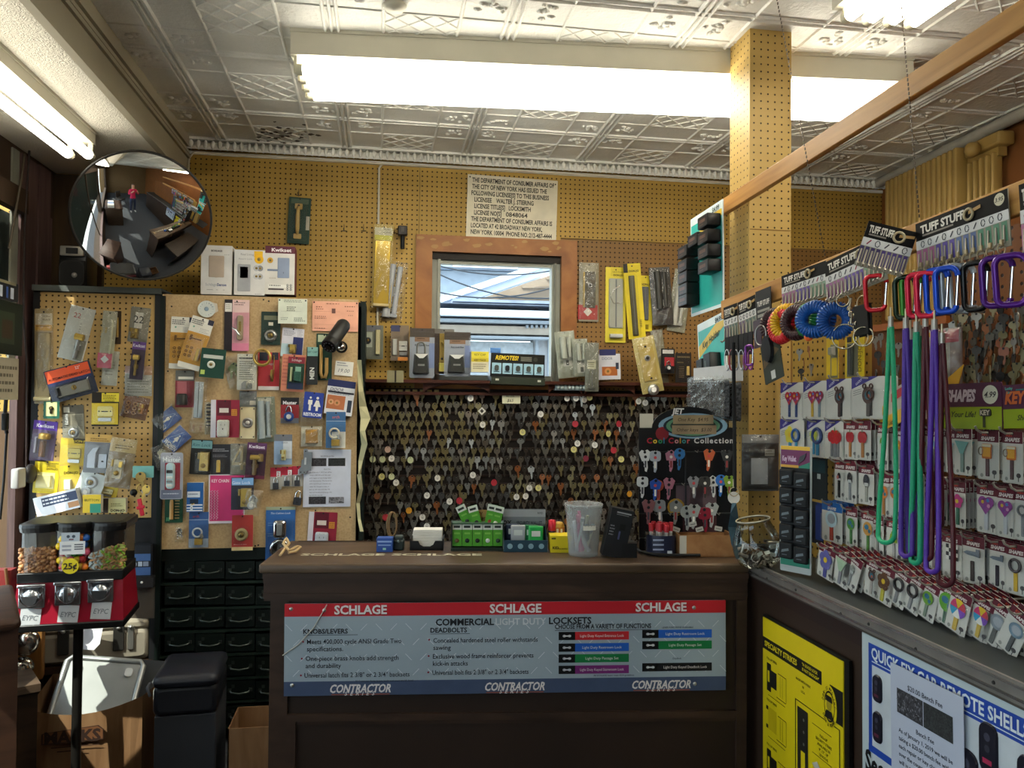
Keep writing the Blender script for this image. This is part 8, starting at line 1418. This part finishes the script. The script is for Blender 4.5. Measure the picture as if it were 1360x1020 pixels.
keycard((1210,694,1228,752),'fourth-row card hidden behind the green and purple lanyards',[('bag',0,'#6a7ab0','#a9a8a2',.3)])
keycard((1257,569,1272,628),'upper right card with pale blue funnel key, behind its twin',[('funnel',0,'#86b0c0','#8a9a9a',.34)],off=.095)
keycard((1268,569,1291,631),'upper right card with teal funnel shaped key',[('funnel',0,'#6aa09c','#7a9088',.36)],stack=3,off=.11)
keycard((1299,572,1327,637),'upper right card with orange beer mug key, left of two',[('mug',0,'#c0641c','#5a3c40',.3)],stack=2)
keycard((1332,573,1359,642),'upper right card with orange beer mug key, right of two',[('mug',0,'#c0641c','#5a3c40',.3)],stack=2)
keycard((1232,566,1249,626),'upper right card with a blue key half hidden behind the maroon lanyard',[('leaf',0,'#7fa0c8','#9a9c9e',.3)],stack=2)
keycard((1264,640,1283,701),'middle right narrow card with a pink flower key and green stem',[('flower',0,'#b8307a','#3a6a54',.38)],stack=5)
keycard((1298,643,1325,708),'middle right card with purple floral heart key, left of two',[('heart',0,'#8a3a8a','#b9bac0',.36)],stack=1)
keycard((1325,647,1349,714),'middle right card with purple floral heart key, right of two',[('heart',0,'#8a3a8a','#b9bac0',.38)],stack=1)
keycard((1348,649,1372,718),'middle right card with a grey chain key at the view edge',[('ring',0,'#6a6c6e','#8a8c8e',.3)])
keycard((1236,636,1250,698),'middle right card with a pink key behind the purple lanyard',[('flower',0,'#c04a80','#5a7a6a',.34)],stack=2)
keycard((1233,704,1250,758),'lower right card with chequered flag key, left and behind the maroon cord',[('checker',0,'#2a2a2e','#8a7a7c',.36)])
keycard((1252,708,1278,768),'lower right card with chequered flag key, in front',[('checker',.05,'#2a2a2e','#8a7a7c',.38)],stack=1)
keycard((1279,712,1308,776),'lower right card with a grey hammer key, left of two hammers',[('hammer',-.02,'#707a86','#3a3230',.32)],stack=1)
keycard((1315,717,1337,783),'lower right card with a grey hammer key, right of two hammers',[('hammer',0,'#6a7480','#241c2c',.36)],stack=1)
keycard((1337,723,1364,790),'lower right card with a yellow handled ring key at the view edge',[('ring',0,'#4a4448','#c9a42c',.34)],stack=1)
BT_ = dict(off=.18)
keycard((1087,725,1109,769),'bottom-row card with violet blue flower key, first from the left',[('flower',0,'#5a5a9a','#4a4a8a',.36)],rot=-9,**BT_)
keycard((1107,731,1129,779),'bottom-row card with a pale green arrow key, second from the left',[('funnel',0,'#a0b89a','#8a8a94',.3)],rot=-12,stack=1,**BT_)
keycard((1123,736,1142,784),'bottom-row strongly tilted plain grey card, third from the left',[('leaf',0,'#8a8e88','#8a8c8a',.24)],rot=-22,stack=2,**BT_)
keycard((1150,742,1169,793),'bottom-row card with a small brown bear key',[('bear',0,'#4a2a20','#b0a8a0',.3)],rot=-8,stack=1,**BT_)
keycard((1163,750,1187,802),'bottom-row card with a brown and yellow flower key',[('flower',0,'#5a3a24','#b0a83a',.34)],rot=-11,stack=1,**BT_)
keycard((1184,754,1206,806),'bottom-row tilted card with a thin black ring key, left of two',[('ring',0,'#2c2c30','#8a8a8c',.34)],rot=-20,stack=2,**BT_)
keycard((1202,762,1225,814),'bottom-row tilted card with a thin black ring key, right of two',[('ring',0,'#2c2c30','#8a8a8c',.34)],rot=-19,stack=1,**BT_)
keycard((1222,772,1245,824),'bottom-row card with a small leaf green globe key',[('globe',0,'#6a9a2c','#7a8a7a',.3)],rot=-16,stack=2,**BT_)
keycard((1247,777,1273,832),'bottom-row card with a large green globe key',[('globe',-.05,'#5a9a2c','#4a6a5a',.38)],rot=-10,**BT_)
keycard((1260,783,1287,842),'bottom-row card with striped beach ball key and yellow blade, left of two',[('balloon',0,'#c23a4a','#c9a84a',.38)],rot=-15,stack=3,off=.19)
keycard((1291,793,1317,852),'bottom-row card with striped beach ball key and yellow blade, right of two',[('balloon',0,'#c23a4a','#c9a84a',.38)],rot=-15,stack=1,**BT_)
keycard((1311,799,1340,862),'bottom-row tilted card with a big silver spoon-like key',[('spoon',0,'#7a828a','#5a5c5a',.38)],rot=-22,**BT_)
keycard((1332,806,1362,872),'bottom-row tilted card with silver key at the lower right corner',[('spoon',.1,'#6a8090','#55585a',.36)],rot=-26,stack=2,off=.19)
def hdrcard(p0,p1,h,label,off,fn,col):
 m,w = span(DSP,p0,p1,h,off); R = root('header_card',label,'header card',m); b = MB(); b.prism(rrect(w,h,.004),-.003,0,M(col,.45)); fn(b,w,h); b.obj('card',R)
PUR = '#4a1f3a'; LIM = M('#8a9c14',.45)
def f1(b,w,h):b.quad(-w/2,-h/2,w/2,-h*.02,.0005,LIM); b.text('KEY SHAPES',-w*.2,h*.23,h*.24,M('#b9a9b4'),.001,'c',.05,.25,w*.7); b.poly(circ(h*.2,22,w*.35,h*.24),.001,M('#c9c8b4')); b.text('4.99',w*.35,h*.24,h*.12,M('#2a2a2a'),.0014,'c',.02,.3); b.text('Fit Your Life!',-w*.1,-h*.18,h*.12,M('#33361a'),.001,'c',.02,.3,w*.52); b.prism(rrect(w*.16,h*.16,.004,2,w*.28,-h*.14),.0005,.002,M('#2a2a22')); b.text('KEY',w*.28,-h*.14,h*.1,M('#b9b0a0'),.0024,'c',.04); b.quad(w*.24,-h*.46,w*.28,-h*.2,.001,M('#33361a'))
hdrcard((1240,511),(1330,507),hgt(DSP,1290,508,569,.12),'purple and lime header card with round white price in the key display',.12,f1,PUR)
def f2(b,w,h):b.quad(-w/2,-h/2,w/2,-h*.06,.0005,LIM); b.text('KEY SHAPES',-w*.05,h*.2,h*.26,M('#c0602c'),.001,'c',.05,.25,w*.84); b.text('Lucky',-w*.4,h*.42,h*.06,M('#4aa094'),.001,'c',.03); b.text('Line',-w*.4,h*.33,h*.06,M('#4aa094'),.001,'c',.03); b.quad(-w*.3,h*.36,w*.4,h*.39,.001,M('#2a6a6a')); b.text('Show Your Style',0,-h*.26,h*.12,M('#33361a'),.001,'c',.02,.3,w*.6)
hdrcard((1331,512),(1430,504),hgt(DSP,1345,510,568,.12),'purple and lime header card with orange letters at the right edge',.12,f2,PUR)
fT = Frame(DSP.at(1175,530,.11),Matrix.Rotation(-.5,3,'Z')@DSP.ex)
m,w = span(fT,(1152,541),(1212,500),.085,0); R_ = root('slanted_header','white and yellow slanted header card beside the top key cards','header card',m); b = MB(); b.prism(rrect(w,.085),-.002,0,M('#b9b0a0',.5)); b.quad(-w/2,-.0425,w/2,-.012,.0005,M('#d0a21c',.45)); b.text('Transform Your Collection',0,-.032,.011,M('#3a2a0c'),.001,'c',.02,.2,w*.9); b.prism([(-w*.2,-.01),(-w*.0,.0),(-w*.05,.02),(-w*.25,.0)],.001,.002,M('#d9ab1c',.45)); b.quad(w*.1,.015,w*.35,.035,.001,M('#b02a34')); b.obj('card',R_)
pack(DSP,(1206,440,1236,556),'tall red and white package hanging behind the lanyards',card='#b9aaa4',bands=[(0,.03,1,.08,'#d09a2c'),(.1,.1,.5,.5,'#4a3a7a'),(.5,.2,.95,.9,'#8a3a4a')],off=.06,txt=[('Key Cap',.3,.3,.05,'#dcd8d4',{'rot':pi/2})])
pack(DSP,(1240,436,1278,512),'clear rounded bag with a red header behind the maroon lanyard',bag=True,card='#6a544c',bands=[(.15,.02,.9,.25,'#a02a40'),(.2,.25,.6,.9,'#8a827c')],off=.07)
m,w,h = put(DSP,(1254,485,1280,516),0,.11); b = MB(); b.prism([(-w*.5,-h*.2),(w*.2,-h*.5),(w*.5,h*.5)],0,.002,M('#c9961c',.5)); tag(b.obj('corner_card',None,m),'small yellow triangular card corner above the purple header','card')
m,w,h = put(DSP,(1246,515,1270,570),14,.1); b = MB(); b.prism(rrect(w*.8,h*.9),0,.002,M('#2c1418',.5)); b.text('Effect Car',0,0,.012,M('#a86a3a'),.0026,'c',.02,.2,h*.7,rot=1.2); tag(b.obj('dark_card',None,m),'dark brown lettered card slanting beside the purple header','card')
pack(DSP,(1098,446,1114,505),'narrow yellow pack with grey window on the ochre pegboard, left of two',card='#cfae1c',bands=[(.35,.2,.95,.95,'#7a7860'),(.45,.5,.9,.9,'#cfae1c')],off=.03,prod=[('blank',.65,.35,.4,.2,'#8a8a80')])
pack(DSP,(1123,447,1148,506),'yellow pack with a dark metal bar on the ochre pegboard, right of two',card='#d2b616',bands=[(.1,0,.35,.12,'#1d1a16'),(.1,.14,.7,.9,'#77735c')],txt=[('DON-JO',.8,.5,.12,'#6a5a10',{'rot':pi/2})],prod=[('strip',.38,.52,.24,.7,'#3c3e38')],off=.035)
fP = Frame(atz(1058,764,CTZ),Matrix.Rotation(.45,3,'Z')@DSP.ex); m,w,h = put(fP,(1036,594,1077,762),0,0); m.translation = m.translation+Vector((0,0,.003)); R_ = root('pouch_display','tall black display card of small black pouches with purple top and green foot','display',m)
b = MB(); b.prism(rrect(w,h,.004),-.004,0,M('#a9b0ae',.5)); b.quad(-w*.48,-h*.4,w*.46,h*.33,.0005,M('#0e1114',.6)); b.quad(-w*.48,h*.33,w*.46,h*.47,.0005,M('#6a2452',.45)); b.quad(-w*.48,h*.47,w*.46,h*.5,.0005,M('#d9ac2c',.45)); b.quad(-w*.48,h*.33,w*.1,h*.35,.001,M('#c9962c',.45)); b.add([(w*.0,h*.33,.0008),(w*.46,h*.33,.0008),(w*.46,h*.38,.0008)],[(0,1,2)],M('#1f7a62',.45)); b.quad(-w*.48,-h*.45,w*.46,-h*.37,.0008,M('#14785f',.45)); b.text('Key Wallet',-w*.2,h*.4,.014,M('#c9a9c0'),.0012,'c',.04,0,w*.45); b.prism([(w*.1,h*.36),(w*.3,h*.4),(w*.36,h*.45),(w*.16,h*.42)],.001,.004,M('#3a3a40',.5)); b.obj('backing_card',R_)
for j in range(5):
 for i in range(2):
  if j==4 and i==0:pass
  b = MB(); b.T = Matrix.Translation(((-.24+.47*i)*w,h*(.25-.145*j-.02*i),.008)); b.box((0,0,0),(w*.44,h*.13,.014),M('#0b0e12',.65),.004); P = [(-.3,-.1),(.3,.02),(.26,.14),(-.26,.04)]; b.poly([(x*w*.42,y*h*.16)for x,y in P],.0075,M('#5c666c',.5)); b.quad(-w*.1,-h*.035,w*.06,-h*.028,.0076,M('#4a5258',.5)); b.T = None
  tag(b.obj('pouch',None,m),'small black pouch, '+('left' if i==0 else 'right')+' of row '+['one','two','three','four','five'][j]+' from the top on the black display card','pouch')
pack(DSP,(1077,608,1099,664),'black card with a tiny white sticker behind the pouch display',card='#121a1c',bands=[(.1,.05,.9,.35,'#12343a'),(.42,.38,.62,.5,'#a9b4b2')],off=.06); pack(DSP,(1077,667,1094,722),'black and dark blue card in the shadow behind the pouch display',card='#0f1218',bands=[(.4,0,1,.9,'#1c2f6a')],off=.06)
m,w,h = on(985,692,1050,756); R_ = root('glass_bowl','tilted clear fishbowl filled with metal whistles and key rings','bowl',m@Matrix.Translation((0,0,-w*.3))@Matrix.Rotation(math.radians(10),4,'Z')); rr = w*.5
b = MB(); pr = [(.001,0),(rr*.5,.0),(rr*.8,h*.08),(rr*.97,h*.28),(rr,h*.42),(rr*.9,h*.64),(rr*.74,h*.84),(rr*.66,h*.95),(rr*.68,h)]; b.lathe(pr,GLASS,(0,0,0),'y',36,False); b.ring((0,h,0),rr*.67,.003,M('#8d8878',.2),40,6,'y'); b.obj('bowl_glass',R_)
mw0 = R_.matrix_world.copy(); rq = random.Random(9)
for k in range(46):
 a = rq.uniform(0,6.28); yy = h*(.05+.42*rq.random()**1.3); q = rr*rq.uniform(.3,.86)*(1 if yy>h*.15 else.6); T = Matrix.Translation((q*math.cos(a),yy,abs(q*math.sin(a))*(.9 if rq.random()<.8 else-1)))@Matrix.Rotation(rq.uniform(0,3),4,'Z')@Matrix.Rotation(rq.uniform(0,3),4,'X'); b = MB()
 if k%4==0:b.prism(rrect(.016,.011,.001),0,.001,M('#c9c6bc',.6)); nm,lb = 'price_tag','tiny white price tag among the metal pieces in the fishbowl'
 elif k%4==1:b.ring((0,0,0),.011,.0016,M('#9a938a',.3,.7),16,5); nm,lb = 'key_ring','small steel key ring inside the fishbowl'
 else:b.tube([(-.014,0,0),(.014,0,0)],.0048,M(['#8a837a','#6a645c','#4a4440','#a39a90'][k%4],.3,.6),8); nm,lb = 'whistle','small metal whistle tube inside the fishbowl'
 tag(b.obj(nm,None,mw0@T),lb,nm.replace('_',' '),lb.split(' inside')[0].split(' among')[0]+'s in the fishbowl')
def lanyard(px,ytop,ybot,wd,col,label,off,r=.0055,sw=0,mid=0,ys=None):
 P = lambda x,y,o = 0:BAR2 .at(x,y,off+o)
 R = root('neck_lanyard',label,'lanyard',Matrix.Translation(P(px,ytop))); iv = R.matrix_world.inverted(); yt = ytop+(ys or 26); cx = px+sw; n = 14; L = []
 hw_ = wd/2
 for i in range(n+1):t = i/n; y = yt+(ybot-wd*.45-yt)*t; L.append((px+sw*t-hw_*min(1,.12+t*1.05)+mid*math.sin(pi*t),y))
 for i in range(1,9):a = pi*i/9; L.append((cx-hw_*math.cos(a),ybot-wd*.45+wd*.45*math.sin(a)))
 for i in range(n,-1,-1):t = i/n; y = yt+(ybot-wd*.45-yt)*t; L.append((px+sw*t+hw_*min(1,.12+t*1.05)+mid*math.sin(pi*t),y))
 b = MB(); b.tube([iv@P(x,y,.004*math.sin(i*.35))for i,(x,y)in enumerate(L)],r,M(col,.5,0,.12,200),8); b.obj('cord',R)
 b = MB(); b.tube([iv@P(px,yt+2),iv@P(px,yt-14)],.0058,M('#a9a49a',.35,.5),8); b.tube([iv@P(px,yt-14),iv@P(px,ytop)],.0022,ring_m,6); b.obj('crimp',R)
lanyard(1183,408,721,22,'#1f9a6a','leftmost green neck cord with a wide round loop',.05,.0052,-6,2)
lanyard(1203,410,739,15,'#4a2a8c','purple neck cord, left of the two green ones in the bundle',.06,.0052,1,1); lanyard(1209,425,736,14,'#42267c','second purple neck cord just behind the first',.045,.005,4,-2)
lanyard(1217,415,748,12,'#1a8f68','green neck cord in the middle of the bundle',.065,.0055,-1,1); lanyard(1221,420,742,10,'#17805c','second green neck cord behind the middle one',.05,.005,-3,0)
lanyard(1229,408,744,17,'#4a121c','maroon neck cord, left of two in the bundle',.06,.005,0,1); lanyard(1241,412,760,16,'#4f2a94','bright purple neck cord hanging lowest but one',.07,.0052,-3,1); lanyard(1251,430,778,20,'#43101a','right maroon neck cord with the lowest loop',.06,.005,5,2); lanyard(1247,440,700,8,'#3c1018','thin maroon neck cord between the purple and right maroon ones',.05,.0042,0,0)
kc = ['brass','dull nickel','bright nickel','dark','copper']; n_ = 0
for j in range(9):
 for i in range(11):
  px = 1266+i*9+(4 if j%2 else 0); py = 408+j*11+(i%3)*2
  if px>1362 or rnd.random()<.08:continue
  p = DSP.at(px,py,.04+.01*(i%2)); c = rnd.choice(kc); bl = rnd.random()
  o = bpy.data.objects.new('key_blank',kmesh[rnd.randrange(5)]); COL.objects.link(o); o.matrix_world = DSP.mat(p,rnd.uniform(-.25,.25))@Matrix.Rotation(rnd.uniform(-.7,.7),4,'Y')@Matrix.Scale(.62,4); o.material_slots[0].link = 'OBJECT'; o.material_slots[0].material = KC[c]if bl<.7 else M(['#1a1918','#8a4a26','#9a9272'][n_%3],.4)
  nm = c if bl<.7 else['black headed','orange headed','cream'][n_%3]; l = nm+' key blank on the chestnut pegboard behind the carabiners'; tag(o,l,'key',l.replace('blank','blanks')); n_+=1
for k,(px,py)in enumerate(((1062,466),(1068,480),(1074,462),(1078,486),(1064,492),(1162,450),(1170,446),(1178,456),(1186,448),(1194,458),(1166,470),(1174,482),(1184,476),(1192,488),(1200,470),(1164,494))):
 p = DSP.at(px,py,.035); c = rnd.choice(kc); o = bpy.data.objects.new('key_blank',kmesh[k%5]); COL.objects.link(o); o.matrix_world = DSP.mat(p,rnd.uniform(-.25,.25))@Matrix.Rotation(rnd.uniform(-.7,.7),4,'Y')@Matrix.Scale(.62,4); o.material_slots[0].link = 'OBJECT'; o.material_slots[0].material = KC[c]
 zn = 'beside the narrow yellow pack' if px<1100 else 'between the yellow packs and the lanyards'; l = c+' key blank '+zn; tag(o,l,'key',l.replace('blank','blanks'))
def person():
 me = bpy.data.meshes.new('person'); J = {'pel':(0,0,.95,.14),'waist':(0,0,1.1,.125),'chest':(0,.0,1.3,.15),'neck':(0,.0,1.46,.055),'head0':(0,.01,1.55,.075),'head1':(0,.01,1.66,.085),'head2':(0,0,1.74,.05),'shl':(-.17,0,1.4,.06),'ell':(-.27,.1,1.18,.045),'wrl':(-.12,.3,1.38,.033),'hal':(-.07,.33,1.44,.035),'shr':(.17,0,1.4,.06),'elr':(.27,.1,1.18,.045),'wrr':(.12,.3,1.38,.033),'har':(.07,.33,1.44,.035),'hil':(-.09,0,.88,.095),'knl':(-.11,.02,.5,.065),'anl':(-.12,-.02,.1,.045),'tol':(-.13,.12,.04,.04),'hir':(.09,0,.88,.095),'knr':(.11,.02,.5,.065),'anr':(.12,-.02,.1,.045),'tor':(.14,.12,.04,.04)}
 E = 'pel-waist waist-chest chest-neck neck-head0 head0-head1 head1-head2 chest-shl shl-ell ell-wrl wrl-hal chest-shr shr-elr elr-wrr wrr-har pel-hil hil-knl knl-anl anl-tol pel-hir hir-knr knr-anr anr-tor'.split()
 ks_ = list(J); me.from_pydata([J[k][:3]for k in ks_],[tuple(ks_.index(q)for q in e.split('-'))for e in E],[])
 o = bpy.data.objects.new('person',me); COL.objects.link(o); sk = o.modifiers.new('s','SKIN'); o.modifiers.new('u','SUBSURF').levels = 2
 for i,k in enumerate(ks_):d = me.skin_vertices[0].data[i]; d.radius = (J[k][3],J[k][3]*(.8 if k in('pel','waist','chest')else 1)); d.use_root = (k=='pel')
 bpy.context.view_layer.update(); dg = bpy.context.evaluated_depsgraph_get(); m2 = bpy.data.meshes.new_from_object(o.evaluated_get(dg)); bpy.data.objects.remove(o)
 ms = [M('#c2244e',.8),M('#28304a',.8),M('#d8d6d2',.6),M('#b98a70',.6),M('#5a4634',.7)]
 m2 .materials.clear(); [m2 .materials.append(q)for q in ms]
 for p in m2 .polygons:
  c = p.center; p.use_smooth = True
  p.material_index = 2 if c.z<.12 else 1 if c.z<.93 else(3 if(c.z>1.47 and(c.y>-.02 and c.z<1.68))or(c.y>.24)else(4 if c.z>1.5 else 0))
 o = bpy.data.objects.new('person',m2); COL.objects.link(o); return o
o = person(); o.matrix_world = Matrix.Translation((-.02,-.42,0))@Matrix.Rotation(-TH,4,'Z'); tag(o,'person in a pink top and jeans taking the photo, seen in the convex mirror','person')
def chair(mw,label):
 R = root('chair',label,'chair',mw); F_ = M('#3c342e',.6); b = MB(); b.box((0,0,.45),(.46,.44,.07),F_,.02); b.obj('seat',R); b = MB(); b.T = Matrix.Translation((0,.22,.72))@Matrix.Rotation(-.15,4,'X'); b.box((0,0,0),(.44,.05,.44),F_,.02); b.obj('backrest',R)
 for sx in(-1,1):
  for sy in(-1,1):b = MB(); b.cyl((sx*.2,sy*.19,.43),(sx*.22,sy*.22,0),.013,DARK,8); b.obj('leg',R)
chair(Matrix.Translation((-.55,-1.5,0))@Matrix.Rotation(2.4,4,'Z'),'dark padded chair seen in the convex mirror behind the person')
b = MB(); b.bx(-1.4,-.75,.0,.85,0,.9,SHV); b.bx(-1.42,-.73,-.02,.87,.9,.93,DK2); tag(b.obj('low_counter'),'low dark counter by the shop window seen in the convex mirror','counter')
for k in range(5):b = MB(); b.bx(-1.3,-1.05,.1+.15*k,.2+.15*k,.93,.96+.02*k,M(['#d6d4d0','#c9c6ba','#5a7ab0','#dcdcda','#a9a49a'][k],.6)); tag(b.obj('paper_stack'),['first','second','third','fourth','fifth'][k]+' stack of papers on the low counter seen in the convex mirror','paper')
b = MB(); u0,u1 = u_(CTR,480,800)[0],u_(CTR,950,800)[0]; b.bx(u0,u1,-.9,-.36,.70,.74,SHV); b.bx(u0,u1,-.88,-.86,0,.7,SHV); local(b,CTR); tag(b.obj('work_bench'),'low work top hidden behind the counter, seen in the convex mirror','bench')
wd = bpy.data.worlds.new('daylight'); scn.world = wd; wd.use_nodes = True; N = wd.node_tree.nodes; bg = N['Background']; bg.inputs['Color'].default_value = (.78,.88,1.0,1); bg.inputs['Strength'].default_value = 4.0
su = bpy.data.lights.new('sun','SUN'); su.energy = 7; su.angle = .01; su.color = (1,.95,.86); so_ = bpy.data.objects.new('sun',su); COL.objects.link(so_); so_.rotation_euler = Vector((.48,.5,-.8)).to_track_quat('-Z','Y').to_euler()
cam = bpy.data.cameras.new('camera'); co = bpy.data.objects.new('camera',cam); COL.objects.link(co); cam.sensor_fit = 'HORIZONTAL'; cam.sensor_width = 36; cam.lens = 36*F/1360; cam.clip_start = .02; co.matrix_world = Matrix.Translation(CAM)@CR.to_4x4(); scn.camera = co
v = scn.view_settings; v.view_transform = 'Standard'; v.look = 'None'; v.gamma = 1; v.use_curve_mapping = False; v.exposure = 0.33
scn.display_settings.display_device = 'sRGB'
cy = scn.cycles; cy.max_bounces = 8; cy.transparent_max_bounces = 24; cy.caustics_reflective = False; cy.caustics_refractive = False; cy.sample_clamp_indirect = 6; cy.use_denoising = True
